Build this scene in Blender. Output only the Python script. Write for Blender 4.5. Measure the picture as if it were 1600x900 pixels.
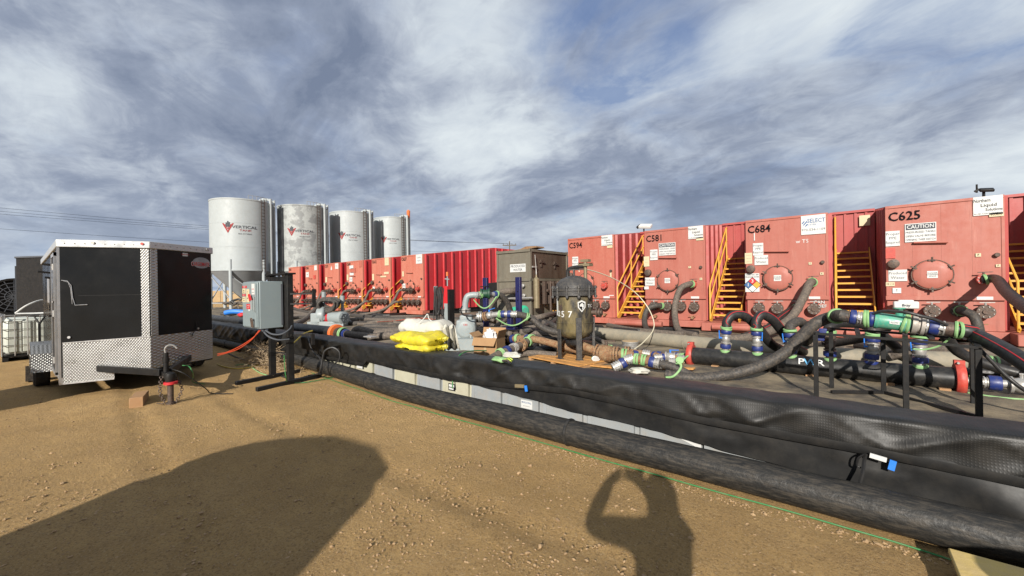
import bpy, bmesh, math, random
from math import sin, cos, pi, radians, atan2, hypot, sqrt
from mathutils import Vector, Matrix, noise
random.seed(7)
for o in list(bpy.data.objects): bpy.data.objects.remove(o)
SC = bpy.context.scene; COL = SC.collection
V = Vector
# ------------------------------------------------------------------ camera
FPX = 630.0; TH = radians(38.995); RO = 0.0163; HC = 1.65
_R = V((cos(TH), sin(TH), 0)); _F = V((-sin(TH), cos(TH), 0))
_r = cos(RO)*_R - sin(RO)*V((0,0,1)); _u = sin(RO)*_R + cos(RO)*V((0,0,1))
cam = bpy.data.cameras.new('camera'); cam_o = bpy.data.objects.new('camera', cam); COL.objects.link(cam_o)
cam.sensor_width = 36; cam.lens = 36*FPX/1600; cam.clip_start = 0.02; cam.clip_end = 9000
cam.shift_y = -0.8/1600
m = Matrix.Identity(4)
for i in range(3): m[i][0] = _r[i]; m[i][1] = _u[i]; m[i][2] = -_F[i]; m[i][3] = (0,0,HC)[i]
cam_o.matrix_world = m; SC.camera = cam_o
SC.view_settings.view_transform = 'Standard'; SC.view_settings.look = 'None'
SC.view_settings.exposure = 0.55; SC.view_settings.gamma = 1.0; SC.view_settings.use_curve_mapping = False
SC.render.engine = 'CYCLES'
# ------------------------------------------------------------------ sun + sky
TRAVEL = V((-0.40686, 0.95726, -0.46314)).normalized()
SUN_EL = radians(24.0); SUN_ROT = atan2(0.40686, -0.95726)
sl = bpy.data.lights.new('sun', 'SUN'); sl.energy = 5.0; sl.angle = radians(0.6); sl.color = (1.0, 0.945, 0.86)
so = bpy.data.objects.new('sun', sl); COL.objects.link(so); so.rotation_euler = TRAVEL.to_track_quat('-Z', 'Y').to_euler(); so.location = (30, -60, 50)
W = bpy.data.worlds.new('World'); SC.world = W; W.use_nodes = True
nt = W.node_tree; N = nt.nodes; LK = nt.links
for n in list(N): N.remove(n)
def nd(t, **k):
    n = N.new(t)
    for a, b in k.items(): setattr(n, a, b)
    return n
def mth(op, a, b=None, c=None, clamp=False):
    n = nd('ShaderNodeMath', operation=op); n.use_clamp = clamp
    for i, x in enumerate((a, b, c)):
        if x is None: continue
        if isinstance(x, (int, float)): n.inputs[i].default_value = x
        else: LK.new(x, n.inputs[i])
    return n.outputs[0]
out = nd('ShaderNodeOutputWorld'); bg = nd('ShaderNodeBackground'); LK.new(bg.outputs[0], out.inputs[0])
sky = nd('ShaderNodeTexSky', sky_type='NISHITA'); sky.sun_disc = False
sky.sun_elevation = SUN_EL; sky.sun_rotation = SUN_ROT; sky.air_density = 1.2; sky.dust_density = 0.6; sky.ozone_density = 2.0
bg.inputs[1].default_value = 0.063
tc = nd('ShaderNodeTexCoord'); sp = nd('ShaderNodeSeparateXYZ'); LK.new(tc.outputs['Generated'], sp.inputs[0])
zz = mth('ADD', mth('MAXIMUM', sp.outputs[2], 0.0), 0.22)
px = mth('DIVIDE', sp.outputs[0], zz); py = mth('DIVIDE', sp.outputs[1], zz)
cb = nd('ShaderNodeCombineXYZ'); LK.new(px, cb.inputs[0]); LK.new(py, cb.inputs[1])
def mapping(rot, sc, off=(0,0,0)):
    mp = nd('ShaderNodeMapping'); LK.new(cb.outputs[0], mp.inputs[0])
    mp.inputs['Rotation'].default_value = (0,0,rot); mp.inputs['Scale'].default_value = sc; mp.inputs['Location'].default_value = off
    return mp.outputs[0]
def wnoise(vec, scale, detail, rough, dist=0.0):
    n = nd('ShaderNodeTexNoise'); LK.new(vec, n.inputs['Vector']); n.inputs['Scale'].default_value = scale
    n.inputs['Detail'].default_value = detail; n.inputs['Roughness'].default_value = rough; n.inputs['Distortion'].default_value = dist
    return n.outputs[0]
def ramp(fac, stops):
    r = nd('ShaderNodeValToRGB'); LK.new(fac, r.inputs[0]); e = r.color_ramp.elements
    while len(e) < len(stops): e.new(0.5)
    for i, (p, c) in enumerate(stops): e[i].position = p; e[i].color = (*c, 1) if len(c) == 3 else c
    return r.outputs[0]
def mixc(f, a, b):
    n = nd('ShaderNodeMix', data_type='RGBA')
    if isinstance(f, float): n.inputs[0].default_value = f
    else: LK.new(f, n.inputs[0])
    for s, x in ((6, a), (7, b)):
        if isinstance(x, tuple): n.inputs[s].default_value = (*x, 1)
        else: LK.new(x, n.inputs[s])
    return n.outputs[2]
# thickness (soft, large) and wisps (stretched); cloud cover with blue gaps
def lobe(u, v, r, w):
    """a broad soft patch of the cloud deck, by direction"""
    a_ = (u-800)/FPX; b_ = -(v-449.2)/FPX; d = (_F+a_*_r+b_*_u).normalized()
    vm = nd('ShaderNodeVectorMath', operation='DOT_PRODUCT'); LK.new(tc.outputs['Generated'], vm.inputs[0]); vm.inputs[1].default_value = d
    mr = nd('ShaderNodeMapRange', interpolation_type='SMOOTHSTEP'); LK.new(vm.outputs['Value'], mr.inputs[0]); mr.inputs[1].default_value = cos(radians(r)); mr.inputs[2].default_value = 1.0; mr.inputs[3].default_value = 0; mr.inputs[4].default_value = w
    return mr.outputs[0]
def addall(x, *ys):
    for y in ys: x = mth('ADD', x, y)
    return x
big = wnoise(mapping(0.75, (0.66, 0.86, 1), (3.1, 1.7, 0)), 1.0, 6.0, 0.52, 0.6)
wis = wnoise(mapping(0.45, (1.3, 1.7, 1), (0.3, 5.2, 0)), 1.6, 10.0, 0.60, 0.7)
fin = wnoise(mapping(0.9, (3.2, 3.9, 1), (7.3, 2.2, 0)), 2.0, 10.0, 0.66, 0.8)
thick = mth('ADD', mth('MULTIPLY', big, 0.55), mth('ADD', mth('MULTIPLY', wis, 0.33), mth('MULTIPLY', fin, 0.12)))
thick = addall(thick, lobe(120,225,20,0.05), lobe(420,240,16,0.045), lobe(640,300,10,0.04), lobe(250,300,14,0.03), lobe(1100,250,10,0.045), lobe(120,70,18,-0.055), lobe(740,120,15,-0.06), lobe(1330,180,20,-0.06), lobe(740,240,11,-0.05), lobe(60,420,9,-0.08), 0.010)
ccol = ramp(thick, [(0.38, (8.3, 9.0, 9.4)), (0.45, (6.9, 7.6, 8.3)), (0.50, (5.0, 5.6, 6.6)), (0.55, (3.3, 3.85, 5.0)), (0.62, (2.1, 2.6, 3.7))])
cov = wnoise(mapping(0.8, (1.0, 1.3, 1), (11.4, 4.9, 0)), 1.0, 9.0, 0.60, 0.6)
cvf = mth('ADD', mth('MULTIPLY', cov, 0.50), mth('MULTIPLY', wis, 0.50))
cvf = addall(cvf, lobe(960,50,15,-0.18), lobe(1130,70,10,-0.05), lobe(870,180,6,-0.04), lobe(1570,20,13,-0.15), lobe(90,372,4,-0.09), lobe(690,362,6,-0.09), 0.07)
mask = ramp(cvf, [(0.36, (0.22,)*3), (0.46, (0.78,)*3), (0.54, (1,)*3)])
blue = mixc(0.75, sky.outputs[0], (1.5, 2.5, 5.2))
full = mixc(mask, blue, ccol)
hor = ramp(sp.outputs[2], [(0.0, (0.6,)*3), (0.07, (0.34,)*3), (0.20, (0,)*3)])
full = mixc(hor, full, (5.9, 6.8, 8.0))
LK.new(full, bg.inputs[0])
# ------------------------------------------------------------------ pixel -> place helpers (used once, to measure positions)
def ray(u, v):
    a = (u-800)/FPX; b = -(v-449.2)/FPX
    return _F + a*_r + b*_u
def P(u, v, X=None, Y=None, Z=None, D=None):
    d = ray(u, v)
    if Z is not None: k = (Z-HC)/d.z
    elif Y is not None: k = Y/d.y
    elif X is not None: k = X/d.x
    else: k = D
    return V((d.x*k, d.y*k, HC+d.z*k))
# ------------------------------------------------------------------ materials
MC = {}
def mat(name, col, rough=0.7, metal=0.0, col2=None, nscale=4.0, mix=0.5, bump=0.0, bscale=30.0, dust=None, dustamt=0.0, streak=False, spec=0.5, fn=None, alpha=None, lo=0.35, hi=0.65):
    if name in MC: return MC[name]
    M = bpy.data.materials.new(name); M.use_nodes = True; MC[name] = M
    t = M.node_tree; n = t.nodes; l = t.links; b = n['Principled BSDF']
    b.inputs['Base Color'].default_value = (*col, 1); b.inputs['Roughness'].default_value = rough; b.inputs['Metallic'].default_value = metal
    b.inputs['Specular IOR Level'].default_value = spec
    c = n.new('ShaderNodeTexCoord'); src = c.outputs['Object']
    cur = None
    def mx(fac, a, bb):
        k = n.new('ShaderNodeMix'); k.data_type = 'RGBA'; l.new(fac, k.inputs[0])
        if isinstance(a, tuple): k.inputs[6].default_value = (*a, 1)
        else: l.new(a, k.inputs[6])
        if isinstance(bb, tuple): k.inputs[7].default_value = (*bb, 1)
        else: l.new(bb, k.inputs[7])
        return k.outputs[2]
    def nz(scale, det=6, ro=0.6, sc=(1,1,1)):
        mp = n.new('ShaderNodeMapping'); mp.inputs['Scale'].default_value = sc; l.new(src, mp.inputs[0])
        k = n.new('ShaderNodeTexNoise'); k.inputs['Scale'].default_value = scale; k.inputs['Detail'].default_value = det; k.inputs['Roughness'].default_value = ro
        l.new(mp.outputs[0], k.inputs['Vector']); return k.outputs[0]
    def rm(fac, p0, p1, v0=0.0, v1=1.0):
        k = n.new('ShaderNodeMapRange'); k.inputs[1].default_value = p0; k.inputs[2].default_value = p1; k.inputs[3].default_value = v0; k.inputs[4].default_value = v1
        l.new(fac, k.inputs[0]); return k.outputs[0]
    if col2:
        f = rm(nz(nscale, 6, 0.62, (streak if isinstance(streak, tuple) else (1,1,0.16)) if streak else (1,1,1)), lo, hi, 0, mix)
        cur = mx(f, col, col2)
    if dust:
        f = rm(nz(nscale*2.7+1, 8, 0.68, streak if isinstance(streak, tuple) else (1,1,1)), 0.45, 0.75, 0, dustamt)
        cur = mx(f, cur if cur is not None else col, dust)
    if cur is not None: l.new(cur, b.inputs['Base Color'])
    if bump:
        bp = n.new('ShaderNodeBump'); bp.inputs['Strength'].default_value = bump; bp.inputs['Distance'].default_value = 0.02
        l.new(nz(bscale, 5, 0.6), bp.inputs['Height']); l.new(bp.outputs[0], b.inputs['Normal'])
    rr = rm(nz(nscale*1.7+0.5, 4, 0.6), 0.3, 0.7, max(0.03, rough-0.12), min(1, rough+0.12)); l.new(rr, b.inputs['Roughness'])
    if fn: fn(M, n, l, b, c)
    return M
DUST = (0.30, 0.22, 0.14)
def f_runs(M, n, l, b, c):
    def nz(sc, st, det=5):
        mp = n.new('ShaderNodeMapping'); mp.inputs['Scale'].default_value = st; l.new(c.outputs['Object'], mp.inputs[0])
        k = n.new('ShaderNodeTexNoise'); k.inputs['Scale'].default_value = sc; k.inputs['Detail'].default_value = det; k.inputs['Roughness'].default_value = 0.7; l.new(mp.outputs[0], k.inputs['Vector']); return k.outputs[0]
    def lay(fac, lo, hi, amt, col):
        r = n.new('ShaderNodeMapRange'); r.inputs[1].default_value = lo; r.inputs[2].default_value = hi; r.inputs[4].default_value = amt; l.new(fac, r.inputs[0])
        k = n.new('ShaderNodeMix'); k.data_type = 'RGBA'; l.new(r.outputs[0], k.inputs[0]); l.new(b.inputs['Base Color'].links[0].from_socket, k.inputs[6]); k.inputs[7].default_value = (*col, 1); l.new(k.outputs[2], b.inputs['Base Color'])
    lay(nz(9, (1,1,0.07)), 0.56, 0.74, 0.42, (0.13, 0.040, 0.028))
    lay(nz(5, (1,1,0.10), 7), 0.58, 0.75, 0.45, (0.50, 0.26, 0.20))
    lay(nz(16, (1,1,1), 3), 0.70, 0.74, 0.7, (0.10, 0.035, 0.022))
M_red = mat('faded red tank paint', (0.33, 0.080, 0.052), 0.6, col2=(0.37, 0.115, 0.078), nscale=2.2, mix=0.8, dust=(0.40, 0.17, 0.12), dustamt=0.35, streak=True, bump=0.12, bscale=2.2, fn=f_runs)
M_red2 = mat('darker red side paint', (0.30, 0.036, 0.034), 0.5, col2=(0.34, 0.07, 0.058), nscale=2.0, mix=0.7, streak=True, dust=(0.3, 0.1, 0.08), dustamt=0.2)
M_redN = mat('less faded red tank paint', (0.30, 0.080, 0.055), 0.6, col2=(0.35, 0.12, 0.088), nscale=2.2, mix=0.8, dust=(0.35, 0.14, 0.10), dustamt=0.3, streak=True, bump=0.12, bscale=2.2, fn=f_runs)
M_redL = mat('sun bleached salmon tank paint', (0.38, 0.105, 0.066), 0.6, col2=(0.43, 0.155, 0.105), nscale=2.2, mix=0.8, dust=(0.46, 0.21, 0.15), dustamt=0.35, streak=True, fn=f_runs)
M_redS = mat('saturated red side paint', (0.38, 0.012, 0.019), 0.42, col2=(0.40, 0.036, 0.038), nscale=1.5, mix=0.7, streak=True)
M_yel = mat('safety yellow paint', (0.62, 0.30, 0.02), 0.55, col2=(0.50, 0.25, 0.05), nscale=6, mix=0.6, dust=DUST, dustamt=0.4)
M_blk = mat('black paint', (0.008, 0.008, 0.008), 0.5, col2=(0.016, 0.015, 0.015), nscale=5, mix=0.6, dust=(0.06, 0.045, 0.03), dustamt=0.2, spec=0.25)
M_rub = mat('black hose rubber', (0.026, 0.024, 0.023), 0.65, col2=(0.050, 0.045, 0.040), nscale=11, mix=0.7, dust=(0.18, 0.14, 0.10), dustamt=0.55, bump=0.15, bscale=40, spec=0.35)
M_rubd = mat('dusty brown hose rubber', (0.062, 0.051, 0.043), 0.8, col2=(0.105, 0.084, 0.066), nscale=8, mix=0.8, dust=(0.27, 0.21, 0.15), dustamt=0.6, bump=0.2, bscale=35)
M_rubc = mat('clean black hose rubber', (0.012, 0.012, 0.013), 0.5, col2=(0.024, 0.023, 0.022), nscale=10, mix=0.5, dust=(0.09, 0.07, 0.05), dustamt=0.3, spec=0.35)
M_tire = mat('tyre rubber', (0.018, 0.018, 0.018), 0.8, dust=(0.14, 0.10, 0.07), dustamt=0.5, bump=0.2)
M_steel = mat('galvanised steel', (0.42, 0.42, 0.41), 0.48, 0.5, col2=(0.26, 0.25, 0.23), nscale=14, mix=0.8, dust=DUST, dustamt=0.6)
M_alu = mat('bare aluminium', (0.50, 0.50, 0.50), 0.36, 0.75, col2=(0.38, 0.37, 0.36), nscale=8, mix=0.5)
M_rust = mat('rusty iron', (0.19, 0.080, 0.032), 0.85, 0.0, col2=(0.27, 0.18, 0.095), nscale=16, mix=1.0, dust=(0.06,0.045,0.03), dustamt=0.9, bump=0.4)
M_dkiron = mat('dark cast iron', (0.055, 0.045, 0.04), 0.6, 0.4, col2=(0.12, 0.07, 0.05), nscale=18, mix=0.7, dust=DUST, dustamt=0.3, bump=0.3)
M_gry = mat('machine grey paint', (0.215, 0.25, 0.255), 0.45, col2=(0.26, 0.29, 0.29), nscale=6, mix=0.6, dust=DUST, dustamt=0.3)
M_box = mat('enclosure grey paint', (0.185, 0.225, 0.235), 0.42, col2=(0.20, 0.24, 0.245), nscale=3, mix=0.6, dust=(0.22, 0.22, 0.2), dustamt=0.15)
M_wht = mat('white sign', (0.52, 0.525, 0.51), 0.55, col2=(0.44, 0.43, 0.40), nscale=5, mix=0.6)
M_cream = mat('cream tag', (0.48, 0.41, 0.26), 0.6)
M_ink = mat('black print', (0.006, 0.006, 0.008), 0.9, spec=0.1)
M_inkg = mat('grey print', (0.07, 0.075, 0.085), 0.8, spec=0.2)
M_inkr = mat('red print', (0.45, 0.015, 0.02), 0.6)
M_inkb = mat('navy print', (0.03, 0.09, 0.22), 0.6)
M_blu = mat('blue coated fitting', (0.008, 0.022, 0.13), 0.45, dust=(0.12,0.10,0.08), dustamt=0.4, nscale=8)
M_blu2 = mat('bright blue handle', (0.02, 0.16, 0.55), 0.45)
M_pwr = mat('light blue print', (0.10, 0.34, 0.58), 0.6)
M_grn = mat('lime green strap', (0.16, 0.32, 0.12), 0.7, col2=(0.26, 0.40, 0.19), nscale=9, mix=0.7)
M_grnp = mat('teal green machine paint', (0.035, 0.24, 0.16), 0.4, col2=(0.07, 0.30, 0.21), nscale=7, mix=0.7, dust=(0.35, 0.28, 0.2), dustamt=0.45)
M_clamp = mat('red coupling paint', (0.45, 0.045, 0.03), 0.5, col2=(0.3, 0.04, 0.03), nscale=9, mix=0.7, dust=DUST, dustamt=0.25)
M_orng = mat('orange red fitting', (0.60, 0.13, 0.03), 0.55)
M_wood = mat('weathered wood', (0.36, 0.20, 0.09), 0.8, col2=(0.26, 0.14, 0.065), nscale=5, mix=0.8, streak=True, bump=0.2, dust=DUST, dustamt=0.4)
M_ply = mat('yellow worn plastic sheet', (0.52, 0.38, 0.12), 0.7, col2=(0.44, 0.32, 0.13), nscale=7, mix=0.8, dust=(0.48, 0.36, 0.2), dustamt=0.5, bump=0.15)
M_card = mat('brown cardboard', (0.30, 0.175, 0.08), 0.85, col2=(0.25, 0.14, 0.065), nscale=4, mix=0.6)
M_ybag = mat('yellow woven bag', (0.56, 0.48, 0.015), 0.55, col2=(0.46, 0.36, 0.02), nscale=5, mix=0.8, bump=0.6, bscale=9, dust=(0.34,0.27,0.10), dustamt=0.5)
M_wbag = mat('white woven bag', (0.50, 0.48, 0.42), 0.75, col2=(0.40, 0.38, 0.32), nscale=5, mix=0.7, bump=0.4, bscale=9)
M_plas = mat('milky clear plastic', (0.55, 0.53, 0.52), 0.3, bump=0.6, bscale=18)
M_ibc = mat('milky white tank plastic', (0.46, 0.48, 0.43), 0.4, col2=(0.37, 0.39, 0.34), nscale=3, mix=0.6)
M_silo = mat('white silo paint', (0.335, 0.365, 0.37), 0.55, col2=(0.30, 0.325, 0.328), nscale=1.3, mix=0.7, dust=(0.27, 0.26, 0.23), dustamt=0.25)
M_silow = mat('peeling silo paint', (0.31, 0.33, 0.32), 0.6, col2=(0.17, 0.18, 0.18), nscale=0.95, mix=0.85, lo=0.50, hi=0.56, dust=(0.20, 0.20, 0.195), dustamt=0.8)
M_silod = mat('silo grey steel', (0.24, 0.25, 0.26), 0.5, col2=(0.30, 0.31, 0.31), nscale=2, mix=0.5)  # plain grey for cones, braces, railings and some fence boards
M_hdpe = mat('dusty grey hdpe pipe', (0.17, 0.155, 0.12), 0.75, col2=(0.24, 0.21, 0.155), nscale=3, mix=0.9, dust=(0.30, 0.24, 0.16), dustamt=0.6, bump=0.1)
M_bpipe = mat('black hdpe pipe', (0.010, 0.010, 0.010), 0.4, col2=(0.02, 0.02, 0.02), nscale=4, mix=0.6, dust=(0.11, 0.095, 0.075), dustamt=0.30, spec=0.35)
M_brown = mat('oily brown steel', (0.12, 0.108, 0.082), 0.5, 0.1, col2=(0.17, 0.152, 0.115), nscale=2.2, mix=0.8, streak=True, dust=(0.10, 0.06, 0.035), dustamt=0.4)
M_brown2 = mat('darker brown steel', (0.07, 0.046, 0.032), 0.5, 0.1, col2=(0.11, 0.08, 0.058), nscale=2.4, mix=0.8, streak=True)  # darker brown than the box body, used on its side panel
M_vess = mat('grimy black vessel paint', (0.020, 0.020, 0.021), 0.55, col2=(0.15, 0.12, 0.052), nscale=3.6, mix=0.95, lo=0.40, hi=0.60, dust=(0.20, 0.155, 0.08), dustamt=0.9, bump=0.3, bscale=22, streak=(1,1,0.35))
M_vlid = mat('black vessel lid paint', (0.022, 0.022, 0.024), 0.5, col2=(0.06, 0.055, 0.05), nscale=9, mix=0.7, dust=(0.18, 0.15, 0.1), dustamt=0.3, bump=0.3)
M_brass = mat('dull bronze bottle paint', (0.22, 0.18, 0.11), 0.4, 0.3, col2=(0.18, 0.14, 0.08), nscale=4, mix=0.6)
M_glass = mat('dark window glass', (0.02, 0.022, 0.025), 0.08)
M_navy = mat('navy blue post paint', (0.006, 0.007, 0.06), 0.5, col2=(0.012, 0.012, 0.045), nscale=8, mix=0.5)
M_tan = mat('tan far boards', (0.38, 0.27, 0.14), 0.85, col2=(0.32, 0.22, 0.12), nscale=2, mix=0.8)
M_pole = mat('grey weathered pole wood', (0.10, 0.085, 0.07), 0.85)
M_straw = mat('dry straw stems', (0.42, 0.31, 0.19), 0.85, col2=(0.28, 0.20, 0.12), nscale=12, mix=0.8)
M_oran = mat('orange cable', (0.42, 0.05, 0.015), 0.5)
M_yelc = mat('yellow cable', (0.65, 0.45, 0.05), 0.5)
M_grnc = mat('green cable', (0.015, 0.15, 0.035), 0.5, dust=DUST, dustamt=0.4)
M_coat = mat('dark work coat', (0.05, 0.05, 0.06), 0.85); M_skin = mat('skin', (0.45, 0.26, 0.18), 0.6)
M_org = mat('orange face board', (0.50, 0.25, 0.07), 0.8, col2=(0.3, 0.14, 0.04), nscale=9, mix=0.8)
def f_diamond(M, n, l, b, c):
    s = n.new('ShaderNodeSeparateXYZ'); l.new(c.outputs['Object'], s.inputs[0])
    def mm(op, a, bb):
        k = n.new('ShaderNodeMath'); k.operation = op
        for i, x in enumerate((a, bb)):
            if x is None: continue
            if isinstance(x, (int, float)): k.inputs[i].default_value = x
            else: l.new(x, k.inputs[i])
        return k.outputs[0]
    K = 2*pi/0.10
    h = mm('ADD', mm('MULTIPLY', s.outputs[0], 1.0), mm('MULTIPLY', s.outputs[1], 1.0))
    a = mm('ADD', h, s.outputs[2]); d = mm('SUBTRACT', h, s.outputs[2])
    w1 = mm('MULTIPLY', mm('SINE', mm('MULTIPLY', a, K), None), mm('SINE', mm('MULTIPLY', d, K), None))
    hh = mm('POWER', mm('ABSOLUTE', w1, None), 2.6)
    bp = n.new('ShaderNodeBump'); bp.inputs['Strength'].default_value = 0.9; bp.inputs['Distance'].default_value = 0.009
    l.new(hh, bp.inputs['Height']); l.new(bp.outputs[0], b.inputs['Normal'])
M_diam = mat('diamond tread aluminium', (0.40, 0.395, 0.385), 0.36, 0.8, col2=(0.30, 0.295, 0.28), nscale=2.5, mix=0.6, fn=f_diamond)
def f_liner(M, n, l, b, c):
    s = n.new('ShaderNodeSeparateXYZ'); l.new(c.outputs['Object'], s.inputs[0])
    def mm(op, a, bb=None):
        k = n.new('ShaderNodeMath'); k.operation = op
        for i, x in enumerate((a, bb)):
            if x is None: continue
            if isinstance(x, (int, float)): k.inputs[i].default_value = x
            else: l.new(x, k.inputs[i])
        return k.outputs[0]
    t = mm('SUBTRACT', s.outputs[1], s.outputs[2]); K = 2*pi/0.034
    w = mm('MULTIPLY', mm('SINE', mm('MULTIPLY', mm('ADD', s.outputs[0], t), K)), mm('SINE', mm('MULTIPLY', mm('SUBTRACT', s.outputs[0], t), K)))
    w = mm('MAXIMUM', w, 0.0)
    base = b.inputs['Base Color'].links[0].from_socket
    k = n.new('ShaderNodeMix'); k.data_type = 'RGBA'; f = mm('MULTIPLY', mm('POWER', w, 6.0), 0.16); l.new(f, k.inputs[0]); l.new(base, k.inputs[6]); k.inputs[7].default_value = (0.16, 0.14, 0.12, 1)
    l.new(k.outputs[2], b.inputs['Base Color'])
    bp = n.new('ShaderNodeBump'); bp.inputs['Strength'].default_value = 0.16; bp.inputs['Distance'].default_value = 0.003; l.new(w, bp.inputs['Height'])
    l.new(bp.outputs[0], b.inputs['Normal'])
M_lin = mat('textured black liner', (0.006, 0.006, 0.0058), 0.50, col2=(0.012, 0.0115, 0.0105), nscale=1.6, mix=0.8, dust=(0.045, 0.038, 0.030), dustamt=0.3, spec=0.36, fn=f_liner)
M_lins = mat('smooth black liner', (0.008, 0.008, 0.008), 0.55, col2=(0.015, 0.0145, 0.014), nscale=2.5, mix=0.8, dust=(0.05, 0.043, 0.034), dustamt=0.3, spec=0.22, bump=0.1, bscale=4)
M_floor = mat('dusty liner floor', (0.060, 0.050, 0.038), 0.8, col2=(0.20, 0.158, 0.10), nscale=1.5, mix=1.0, lo=0.42, hi=0.62, dust=(0.25, 0.19, 0.12), dustamt=0.6, bump=0.5, bscale=7)
M_bigp = mat('scuffed black corrugated pipe', (0.009, 0.009, 0.009), 0.55, col2=(0.022, 0.021, 0.019), nscale=20, mix=0.8, dust=(0.14, 0.115, 0.085), dustamt=0.4, bump=0.3, bscale=30, streak=(0.2,1,1), spec=0.3)
def f_ground(M, n, l, b, c):
    src = c.outputs['Object']
    def nz(sc, det=8, ro=0.6, st=(1,1,1)):
        mp = n.new('ShaderNodeMapping'); mp.inputs['Scale'].default_value = st; l.new(src, mp.inputs[0])
        k = n.new('ShaderNodeTexNoise'); k.inputs['Scale'].default_value = sc; k.inputs['Detail'].default_value = det; k.inputs['Roughness'].default_value = ro; l.new(mp.outputs[0], k.inputs['Vector']); return k.outputs[0]
    def rm(f, a, d, v0=0., v1=1.):
        k = n.new('ShaderNodeMapRange'); k.inputs[1].default_value = a; k.inputs[2].default_value = d; k.inputs[3].default_value = v0; k.inputs[4].default_value = v1; l.new(f, k.inputs[0]); return k.outputs[0]
    def mx(f, a, bb):
        k = n.new('ShaderNodeMix'); k.data_type = 'RGBA'; l.new(f, k.inputs[0])
        for i, x in ((6, a), (7, bb)):
            if isinstance(x, tuple): k.inputs[i].default_value = (*x, 1)
            else: l.new(x, k.inputs[i])
        return k.outputs[2]
    a = mx(rm(nz(0.55, 5), 0.38, 0.62), (0.475, 0.298, 0.118), (0.575, 0.370, 0.156))
    a = mx(rm(nz(1.7, 9, 0.72, (1,1.8,1)), 0.45, 0.66, 0, 0.40), a, (0.37, 0.24, 0.115))
    a = mx(rm(nz(5.0, 8, 0.7), 0.4, 0.7, 0, 0.55), a, (0.36, 0.225, 0.095))
    a = mx(rm(nz(60, 4, 0.7), 0.50, 0.72, 0, 0.9), a, (0.165, 0.095, 0.045))
    a = mx(rm(nz(85, 3, 0.6), 0.56, 0.72, 0, 0.9), a, (0.60, 0.45, 0.27))
    l.new(a, b.inputs['Base Color'])
    h1 = nz(38, 8, 0.85); h2 = nz(2.0, 6, 0.6)
    k = n.new('ShaderNodeMath'); k.operation = 'MULTIPLY_ADD'; l.new(h2, k.inputs[0]); k.inputs[1].default_value = 1.4; l.new(h1, k.inputs[2])
    bp = n.new('ShaderNodeBump'); bp.inputs['Strength'].default_value = 1.0; bp.inputs['Distance'].default_value = 0.045; l.new(k.outputs[0], bp.inputs['Height']); l.new(bp.outputs[0], b.inputs['Normal'])
M_grd = mat('packed tan dirt', (0.36, 0.24, 0.13), 0.92, fn=f_ground, spec=0.2)
M_stone = mat('tan pebbles', (0.36, 0.245, 0.135), 0.9, col2=(0.25, 0.165, 0.09), nscale=6, mix=1.0, spec=0.2)
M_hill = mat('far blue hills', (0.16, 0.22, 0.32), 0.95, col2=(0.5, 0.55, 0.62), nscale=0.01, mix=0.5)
M_wall1 = mat('cream wall plastic', (0.40, 0.385, 0.29), 0.5, col2=(0.34, 0.33, 0.25), nscale=3, mix=0.8, dust=DUST, dustamt=0.3)
M_wall2 = mat('grey wall plastic', (0.22, 0.235, 0.24), 0.5, col2=(0.26, 0.275, 0.28), nscale=3, mix=0.8, dust=DUST, dustamt=0.3)
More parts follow.
